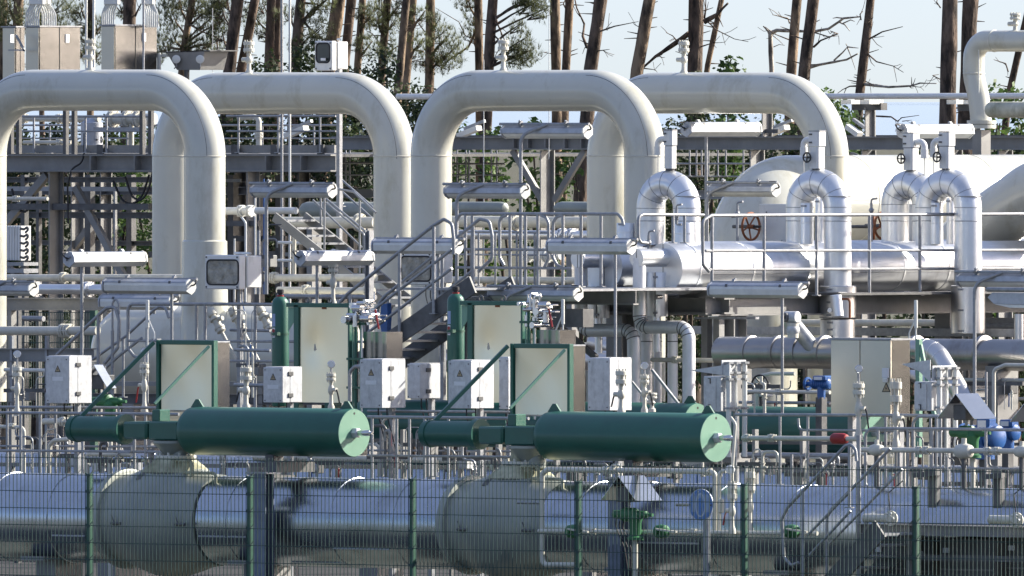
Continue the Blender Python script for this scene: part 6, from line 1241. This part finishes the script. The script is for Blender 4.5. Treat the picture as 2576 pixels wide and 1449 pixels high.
def tufts(b, c, R_, n, ln=.15, wd=.012, k=9, flat=.7):
    for _ in range(n):
        while True:
            o = Vector((random.uniform(-1, 1), random.uniform(-1, 1), random.uniform(-1, 1)))
            if o.length < 1: break
        o = Vector((o.x * R_, o.y * R_, o.z * R_ * flat)) + c; ax = Vector((random.uniform(-1, 1), random.uniform(-1, 1), random.uniform(-.1, 1))).normalized()
        vs = []; fs = []
        for j in range(k):
            d = (ax + Vector((random.uniform(-1, 1), random.uniform(-1, 1), random.uniform(-1, 1))) * .75).normalized(); s_ = perp(d) * wd; L = ln * random.uniform(.7, 1.25); i0 = len(vs)
            vs += [o - s_, o + s_, o + d * L]; fs.append((i0, i0 + 1, i0 + 2))
        b.add(vs, fs)
def leaves(b, c, rx, rz, n, sz):
    for _ in range(n):
        while True:
            o = Vector((random.uniform(-1, 1), random.uniform(-1, 1), random.uniform(-1, 1)))
            if .25 < o.length < 1: break
        o = c + Vector((o.x * rx, o.y * rx, o.z * rz)); d = Vector((random.gauss(0, 1), random.gauss(0, 1), random.gauss(0, .6) - .3)).normalized(); e = perp(d).lerp(d.cross(perp(d)), random.random()).normalized(); s_ = sz * random.uniform(.6, 1.3)
        b.add([o, o + d * s_ * .5 + e * s_ * .28, o + d * s_, o + d * s_ * .5 - e * s_ * .28], [(0, 1, 2, 3)])
def trunkpts(P, x1, y1, x0, extra=None):
    """trunk axis: pixel (x1,y1) low, x0 at the top edge of the picture; carried on to the ground and to the crown"""
    a, b = P(x1, y1), P(x0, 0); d = (b - a); z0 = 0; k0 = (a.z - z0) / d.z
    g = a - d * (k0 * .55); g.z = -.05; t = b + Vector((d.x * .9, d.y * .9, d.z * 1.6)); t.z = max(t.z, 13.5); return [g, a, b, t]
TR = [ # x low, y low, x at top edge, width, V, bark, label
 (4, 170, 8, 26, 96, bark, 'reddish pine trunk cut off by the left edge behind the switch cabinets', 1), (40, 170, 47, 32, 92, bark, 'pine trunk left of the first fan of conduits', 1), (104, 170, 100, 16, 100, barkd, 'thin dark trunk behind the first fan of conduits', 1),
 (228, 170, 229, 20, 97, bark, 'pine trunk hidden behind the twin white masts', 1), (322, 170, 327, 38, 90, barkd, 'stout dark pine trunk behind the second switch cabinet', 1), (462, 125, 484, 22, 92, bark, 'sunlit reddish pine trunk above the tray shaped canopy', 1),
 (577, 180, 598, 38, 90, barkd, 'thick leaning trunk, left one of the dark pair by the second bleed valve', 0), (606, 180, 641, 28, 93, barkd, 'thinner leaning trunk, right one of the dark pair by the second bleed valve', 0), (676, 180, 682, 28, 91, barkd, 'dark trunk left of the grey mast', 0), (695, 180, 700, 24, 94, barkd, 'dark trunk directly behind the grey mast', 0),
 (742, 180, 757, 32, 90, barkd, 'dark trunk just right of the white mast', 0), (833, 120, 852, 42, 92, bark, 'broad trunk with a sunny right side rising behind the dark windowed housing', 1), (868, 150, 884, 30, 95, barkd, 'dark trunk right of the broad one behind the dark windowed housing', 0), (900, 160, 912, 22, 92, bark, 'half sunlit trunk right of the dark windowed housing', 1),
 (962, 150, 975, 24, 94, barkd, 'dark trunk rising from the dense evergreen in the middle left', 0), (1001, 225, 1022, 24, 90, bark, 'reddish trunk, left one of the sunlit twins between the gooseneck pairs', 1), (1021, 225, 1040, 22, 91, bark, 'pale sunlit trunk, right one of the twins between the gooseneck pairs', 1), (1081, 180, 1083, 28, 92, bark, 'straight trunk above the left bend of the middle gooseneck', 1),
 (1206, 170, 1203, 26, 93, bark, 'trunk left of the third bleed valve with a lit edge', 1), (1229, 170, 1240, 31, 90, barkd, 'dark trunk directly left of the third bleed valve', 0), (1399, 170, 1396, 30, 91, bark, 'left one of the straight twin trunks above the middle gooseneck', 0), (1424, 170, 1433, 26, 92, bark, 'right one of the straight twin trunks above the middle gooseneck', 0),
 (1486, 172, 1511, 40, 90, barkd, 'leaning trunk with a thin side branch right of the straight twin trunks', 0), (1603, 175, 1634, 38, 90, bark, 'leaning trunk at the joint of the two right goosenecks', 0), (1748, 175, 1751, 46, 91, barkd, 'thickest trunk right of the fourth bleed valve', 0), (1780, 165, 1815, 17, 94, bark, 'slender trunk leaning right behind the thickest one', 0),
 (1991, 175, 2005, 29, 92, bark, 'sunlit trunk above the right gooseneck, left of a dark neighbour', 0), (2024, 175, 2046, 36, 90, barkd, 'dark leaning trunk beside the sunlit one above the right gooseneck', 0), (2163, 235, 2190, 27, 91, barkd, 'lone dark trunk with bare twigs right of the right gooseneck', 0),
 (2384, 300, 2390, 48, 90, barkd, 'left one of the two massive trunks near the looped pipe', 0), (2430, 300, 2442, 48, 92, barkd, 'right one of the two massive trunks near the looped pipe', 0), (2540, 230, 2592, 21, 93, barkd, 'thin trunk inside the looped pipe at the right edge', 0), (1462, 525, 1512, 0, 0, None, '', 0)]
BR = { # dead branches: tree index -> [points, r px]
 5: [([(468, 65), (490, 62), (520, 78), (545, 100), (558, 112)], 3.2), ([(545, 100), (560, 130), (570, 150)], 2.6), ([(552, 108), (562, 92), (572, 82)], 1.6)], 1: [([(38, 60), (15, 20), (0, 5)], 3), ([(40, 70), (10, 60), (2, 40)], 2)], 4: [([(340, 40), (365, 10), (380, -10)], 3)],
 10: [([(752, 40), (775, 70), (800, 98)], 4.5), ([(755, 5), (790, 10), (825, 24)], 2.4)], 6: [([(590, 80), (555, 50), (540, 40)], 2.0)], 17: [([(1069, 80), (1050, 60), (1030, 58)], 1.8), ([(1094, 100), (1120, 85), (1140, 82)], 1.6), ([(1066, 130), (1042, 124), (1030, 132)], 3)], 18: [([(1196, 80), (1180, 118), (1150, 150), (1110, 165)], 3.2), ([(1197, 100), (1170, 90), (1140, 55), (1128, 20)], 1.8)],
 19: [([(1246, 40), (1262, 60), (1255, 90), (1268, 110)], 3), ([(1244, 90), (1256, 110), (1252, 140)], 2.4)], 20: [([(1388, 135), (1375, 132), (1366, 130)], 1.2)], 21: [([(1428, 30), (1412, 10), (1405, -8)], 2.6)],
 22: [([(1477, 120), (1462, 90), (1452, 60), (1448, 20), (1449, -10)], 4.0), ([(1512, 78), (1550, 66), (1585, 54)], 2.2), ([(1505, 128), (1527, 124)], 1.8), ([(1514, 50), (1528, 52)], 1.2)], 23: [([(1612, 70), (1600, 62), (1597, 55)], 1.2)],
 24: [([(1733, 84), (1700, 110), (1660, 142), (1620, 172)], 7), ([(1704, 104), (1698, 90), (1694, 82)], 2.2), ([(1772, 55), (1800, 36), (1824, 8)], 7), ([(1772, 45), (1782, 30), (1780, -5)], 3), ([(1776, 50), (1810, 75), (1840, 98), (1866, 105)], 2.0), ([(1762, 118), (1790, 108), (1803, 107)], 2), ([(1660, 142), (1675, 145), (1683, 144)], 1.4), ([(1620, 172), (1645, 175), (1658, 178)], 1.6)],
 26: [([(1986, 58), (1975, 46), (1962, 37)], 2.2), ([(1985, 100), (1955, 85), (1934, 68)], 1.8)], 27: [([(2047, 118), (2075, 102), (2105, 85), (2108, 78)], 3.0), ([(2050, 82), (2090, 92), (2088, 90)], 2)],
 28: [([(2183, 100), (2215, 80), (2262, 67)], 2.6), ([(2181, 134), (2210, 155), (2250, 166), (2284, 182)], 2.0), ([(2190, 52), (2203, 45)], 2.0), ([(2166, 50), (2160, 36), (2158, 28)], 2.2), ([(2176, 212), (2230, 219), (2270, 216), (2310, 209), (2340, 210)], 4.0), ([(2290, 216), (2320, 220)], 1.6), ([(2178, 205), (2200, 212)], 1.6), ([(2166, 216), (2130, 217), (2108, 226)], 3.0), ([(2184, 134), (2200, 158), (2212, 167)], 1.4)],
 29: [([(2366, 20), (2358, 5), (2352, -8)], 2), ([(2364, 199), (2345, 190), (2342, 187)], 1.8), ([(2202, 292), (2240, 294), (2270, 305), (2300, 296), (2330, 290)], 2.4), ([(2270, 305), (2300, 302)], 1.4)], 31: [([(2536, 180), (2524, 160), (2515, 150)], 2.0)], 14: [([(962, 120), (940, 90), (925, 80)], 2)], 15: [([(1012, 90), (1025, 70), (1038, 62)], 2.2)]}
TF = {0: [(10, 20, 40)], 1: [(30, 30, 50), (70, 60, 36), (18, 80, 30)], 2: [(120, 60, 40), (160, 90, 34), (150, 20, 40)], 3: [(190, 20, 36), (215, 95, 30), (205, 60, 32), (200, 130, 34), (245, 140, 34), (250, 70, 30)], 4: [(355, 150, 30), (300, 20, 34)], 5: [(420, 40, 44), (440, 10, 40), (500, 20, 36), (400, 130, 34), (530, 120, 34), (560, 60, 30), (520, 60, 30), (540, 20, 42), (425, 100, 40), (500, 110, 34), (470, 140, 30)], 6: [(545, 30, 30), (560, 6, 30), (548, 90, 24)],
 9: [(650, 20, 32), (660, 80, 30), (625, 50, 30)], 10: [(720, 40, 26), (815, 10, 30), (790, 30, 34), (800, 80, 34), (770, 120, 40)], 13: [(930, 40, 34), (925, 120, 36)], 14: [(940, 50, 34), (1000, 20, 34), (985, 60, 34), (950, 10, 30), (990, 130, 36)], 16: [(1060, 40, 28), (1055, 110, 30)], 17: [(1120, 100, 36), (1130, 140, 40), (1110, 160, 34), (1095, 60, 24), (1060, 160, 26)],
 18: [(1185, 50, 26), (1180, 90, 20), (1165, 5, 28)], 19: [(1305, 70, 22), (1310, 110, 32), (1325, 140, 32), (1300, 155, 34), (1335, 20, 34), (1365, 35, 24), (1320, 5, 30), (1290, 130, 24), (1350, 0, 30)]}
for i, (x1, y1, x0, wd, V, mm, lb, sunny) in enumerate(TR):
    if not mm: continue
    random.seed(100 + i); P = PV(V); pts = trunkpts(P, x1, y1, x0); r = P.m(wd / 2, x1); th = thing('pine_tree', lb, 'tree', pts[0], 'tall pines behind the plant')
    knob(pts, r * 1.12, r * .62, 16, .05, .4).build('trunk', mm, th, ang=80)
    for bp, br in BR.get(i, []):
        q = [P(*p) + Vector((0, random.uniform(-.12, .12) * j, 0)) for j, p in enumerate(bp)]; rb = P.m(br); o = knob(q, rb, rb * .35, 7, .14, .12).build('branch', deadw if i == 28 and br > 3 else mm, th, ang=80)
        for _ in range(3 if br > 1.5 else 1):
            j = random.randrange(len(q) - 1); a = q[j].lerp(q[j + 1], random.random()); d = (q[j + 1] - q[j]).normalized(); e = (d + Vector((random.uniform(-.8, .8), 0, random.uniform(-1.2, 1.2)))).normalized(); L = random.uniform(.1, .32); knob([a, a + e * L * .5, a + e * L + EZ * random.uniform(-.05, .1)], rb * .4, .004, 5, .1, .1).build('twig', mm, o, ang=80)
    rng = random.Random(i)
    for _ in range(5):    # bark stubs
        t = rng.random(); a = pts[1].lerp(pts[2], t); s_ = rng.choice((-1, 1)); e = Vector((s_ * .755, s_ * .656, rng.uniform(-.1, .5))).normalized(); knob([a + e * r * .7, a + e * (r + rng.uniform(.03, .2))], .012, .005, 5, .1, .1).build('stub', mm, th, ang=80)
    b = MB(); top = pts[3]
    for _ in range(9): c = top + Vector((random.uniform(-1.8, 1.8), random.uniform(-1.8, 1.8), random.uniform(-2.2, 1.2))); tufts(b, c, .9, 26, .28, .03, 8)
    for x, y, rr in TF.get(i, []):
        c = P(x, y); n = int(rr * rr / 11); tufts(b, c, P.m(rr * 1.25), n, .13, .0045, 12, .8)
        near = pts[1].lerp(pts[2], min(1.3, max(0, (c.z - .35 - pts[1].z) / (pts[2].z - pts[1].z))))
        knob([near, near.lerp(c, .5) + EZ * .05, c + Vector((.1, 0, .1))], .028, .008, 6, .12, .15).build('branch', mm, th, ang=80)
        for _ in range(6): e = c + Vector((random.uniform(-1, 1), random.uniform(-.6, .6), random.uniform(-.7, .7))) * P.m(rr) * .8; knob([near.lerp(c, .7), e], .011, .004, 5, .1, .15).build('twig', mm, th, ang=80)
    b.build('crown', needle, th, smooth=False)
# broken pale tree
P = PV(97); th = thing('dead_tree', 'bleached dead tree with crooked bare limbs left of the two trunks above the right gooseneck', 'tree', Vector((P(1941, 175).x, 97, 0)))
knob([Vector((P(1941, 0).x, 97, 0)), P(1941, 175), P(1938, 85), P(1936, 78)], P.m(8), P.m(6), 12, .08, .3).build('trunk', deadw, th, ang=80)
for bp, br in (([(1937, 84), (1955, 76), (1990, 78), (2050, 79), (2085, 72), (2110, 55), (2122, 46), (2165, 42)], 5), ([(2110, 55), (2125, 62), (2138, 78)], 2.2), ([(2122, 46), (2105, 44), (2095, 46)], 2.2), ([(2118, 60), (2140, 50), (2150, 54)], 2.0), ([(2035, 170), (2060, 163), (2098, 156), (2130, 150), (2158, 135)], 4.2), ([(2098, 152), (2120, 132), (2132, 118), (2128, 110)], 2.6), ([(2132, 118), (2160, 121)], 2.0), ([(2132, 120), (2142, 145), (2152, 175)], 1.6), ([(1936, 82), (1925, 70), (1920, 66)], 3), ([(1945, 90), (1958, 100), (1970, 112)], 1.4), ([(1946, 118), (1960, 112), (1974, 114)], 1.4)):
    q = [P(*p) for p in bp]; knob(q, P.m(br), P.m(br) * .4, 8, .14, .12).build('limb', deadw, th, ang=80)
# leafy bushes and small evergreens
BU = [ # x, ytop, half width px, V, kind, label
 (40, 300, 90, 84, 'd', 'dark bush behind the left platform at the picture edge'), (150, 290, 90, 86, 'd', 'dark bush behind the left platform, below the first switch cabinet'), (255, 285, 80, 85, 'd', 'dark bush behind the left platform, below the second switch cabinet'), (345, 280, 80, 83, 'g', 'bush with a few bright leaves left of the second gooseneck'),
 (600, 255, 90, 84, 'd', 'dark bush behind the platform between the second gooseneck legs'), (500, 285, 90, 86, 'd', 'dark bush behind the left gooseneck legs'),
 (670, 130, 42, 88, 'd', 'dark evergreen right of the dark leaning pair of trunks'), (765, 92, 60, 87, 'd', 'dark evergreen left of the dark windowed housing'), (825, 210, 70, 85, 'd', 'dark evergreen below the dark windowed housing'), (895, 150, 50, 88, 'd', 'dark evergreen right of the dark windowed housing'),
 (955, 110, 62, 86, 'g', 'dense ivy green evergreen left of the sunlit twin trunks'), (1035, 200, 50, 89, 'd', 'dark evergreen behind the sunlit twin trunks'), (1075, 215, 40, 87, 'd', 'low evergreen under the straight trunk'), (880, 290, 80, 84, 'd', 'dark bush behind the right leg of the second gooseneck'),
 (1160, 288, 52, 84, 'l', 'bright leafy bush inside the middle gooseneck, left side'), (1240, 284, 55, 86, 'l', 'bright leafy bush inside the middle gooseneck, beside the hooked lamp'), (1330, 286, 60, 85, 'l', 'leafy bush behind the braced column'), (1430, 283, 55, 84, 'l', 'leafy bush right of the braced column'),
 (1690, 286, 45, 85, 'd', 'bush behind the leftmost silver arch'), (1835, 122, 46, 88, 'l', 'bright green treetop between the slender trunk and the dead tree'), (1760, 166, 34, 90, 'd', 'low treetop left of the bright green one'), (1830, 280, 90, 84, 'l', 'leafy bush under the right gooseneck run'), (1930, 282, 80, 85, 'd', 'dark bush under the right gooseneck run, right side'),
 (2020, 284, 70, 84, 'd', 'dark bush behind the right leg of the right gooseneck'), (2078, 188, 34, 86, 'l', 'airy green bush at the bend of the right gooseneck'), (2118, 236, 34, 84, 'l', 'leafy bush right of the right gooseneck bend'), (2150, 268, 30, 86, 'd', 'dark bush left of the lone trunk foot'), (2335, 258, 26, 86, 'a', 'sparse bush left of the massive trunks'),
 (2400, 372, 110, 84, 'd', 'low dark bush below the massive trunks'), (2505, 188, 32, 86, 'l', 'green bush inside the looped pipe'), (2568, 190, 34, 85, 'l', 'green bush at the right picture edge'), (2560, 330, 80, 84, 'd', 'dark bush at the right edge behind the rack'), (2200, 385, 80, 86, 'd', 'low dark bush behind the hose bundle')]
for i, (x, yt, hw, V, kd, lb) in enumerate(BU):
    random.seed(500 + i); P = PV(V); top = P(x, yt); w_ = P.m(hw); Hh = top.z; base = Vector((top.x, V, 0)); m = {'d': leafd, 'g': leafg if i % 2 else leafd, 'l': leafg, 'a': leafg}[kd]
    th = thing('bush' if yt > 200 else 'small_tree', lb, 'bush' if yt > 200 else 'tree', base, 'bushes and small trees behind the plant')
    for k in range(3): a = base + Vector((random.uniform(-.3, .3), random.uniform(-.3, .3), 0)); knob([a, a + Vector((random.uniform(-.3, .3), 0, Hh * .5)), top + Vector((random.uniform(-.5, .5) * w_, 0, -Hh * .12))], .06, .012, 7, .12, .4).build('stem', barkd, th, ang=80)
    b = MB(); dens = {'d': 1.7, 'g': 1.3, 'l': .62, 'a': .22}[kd]; lo_ = 1.2 if yt > 200 else Hh * .25
    n = int(26 * dens * max(1, w_ / .4) * (Hh - lo_) / 4)
    for k in range(n):
        t = (k + random.random()) / n; z = lo_ + (Hh - lo_) * t; ww = w_ * (1 - max(0, (t - .55) / .45) ** 1.6 * .85) * random.uniform(.2, 1)
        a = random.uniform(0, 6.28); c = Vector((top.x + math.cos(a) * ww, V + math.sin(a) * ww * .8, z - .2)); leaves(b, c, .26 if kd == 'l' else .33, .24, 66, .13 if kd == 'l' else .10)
    b.build('crown', m, th, smooth=False)

# the wood goes on round the right side of the site, out of the frame; polished sheets mirror it
random.seed(77); b = MB()
for i in range(1500):
    t = random.random(); q = RIGHT * (62 + 26 * random.random() + 20 * abs(t - .5)) + VIEW * (-70 + 190 * t); hh = 9 + 5 * math.sin(i * .37) * random.random(); c = Vector((q.x, q.y, random.uniform(.2, hh)))
    for k in range(7):
        d = Vector((random.gauss(0, 1), random.gauss(0, 1), random.gauss(0, 1))).normalized(); e = perp(d); o = c + Vector((random.uniform(-1, 1), random.uniform(-1, 1), random.uniform(-.8, .8))) * 1.3; s_ = random.uniform(.5, 1.1)
        b.add([o, o + d * s_ + e * s_ * .5, o + d * s_ * 2, o + d * s_ - e * s_ * .5], [(0, 1, 2, 3)])
o = b.build('distant_wood', leafd, None, smooth=False); o['kind'] = 'stuff'; o['label'] = 'dark wood continuing round the right side of the site'; o['category'] = 'wood'
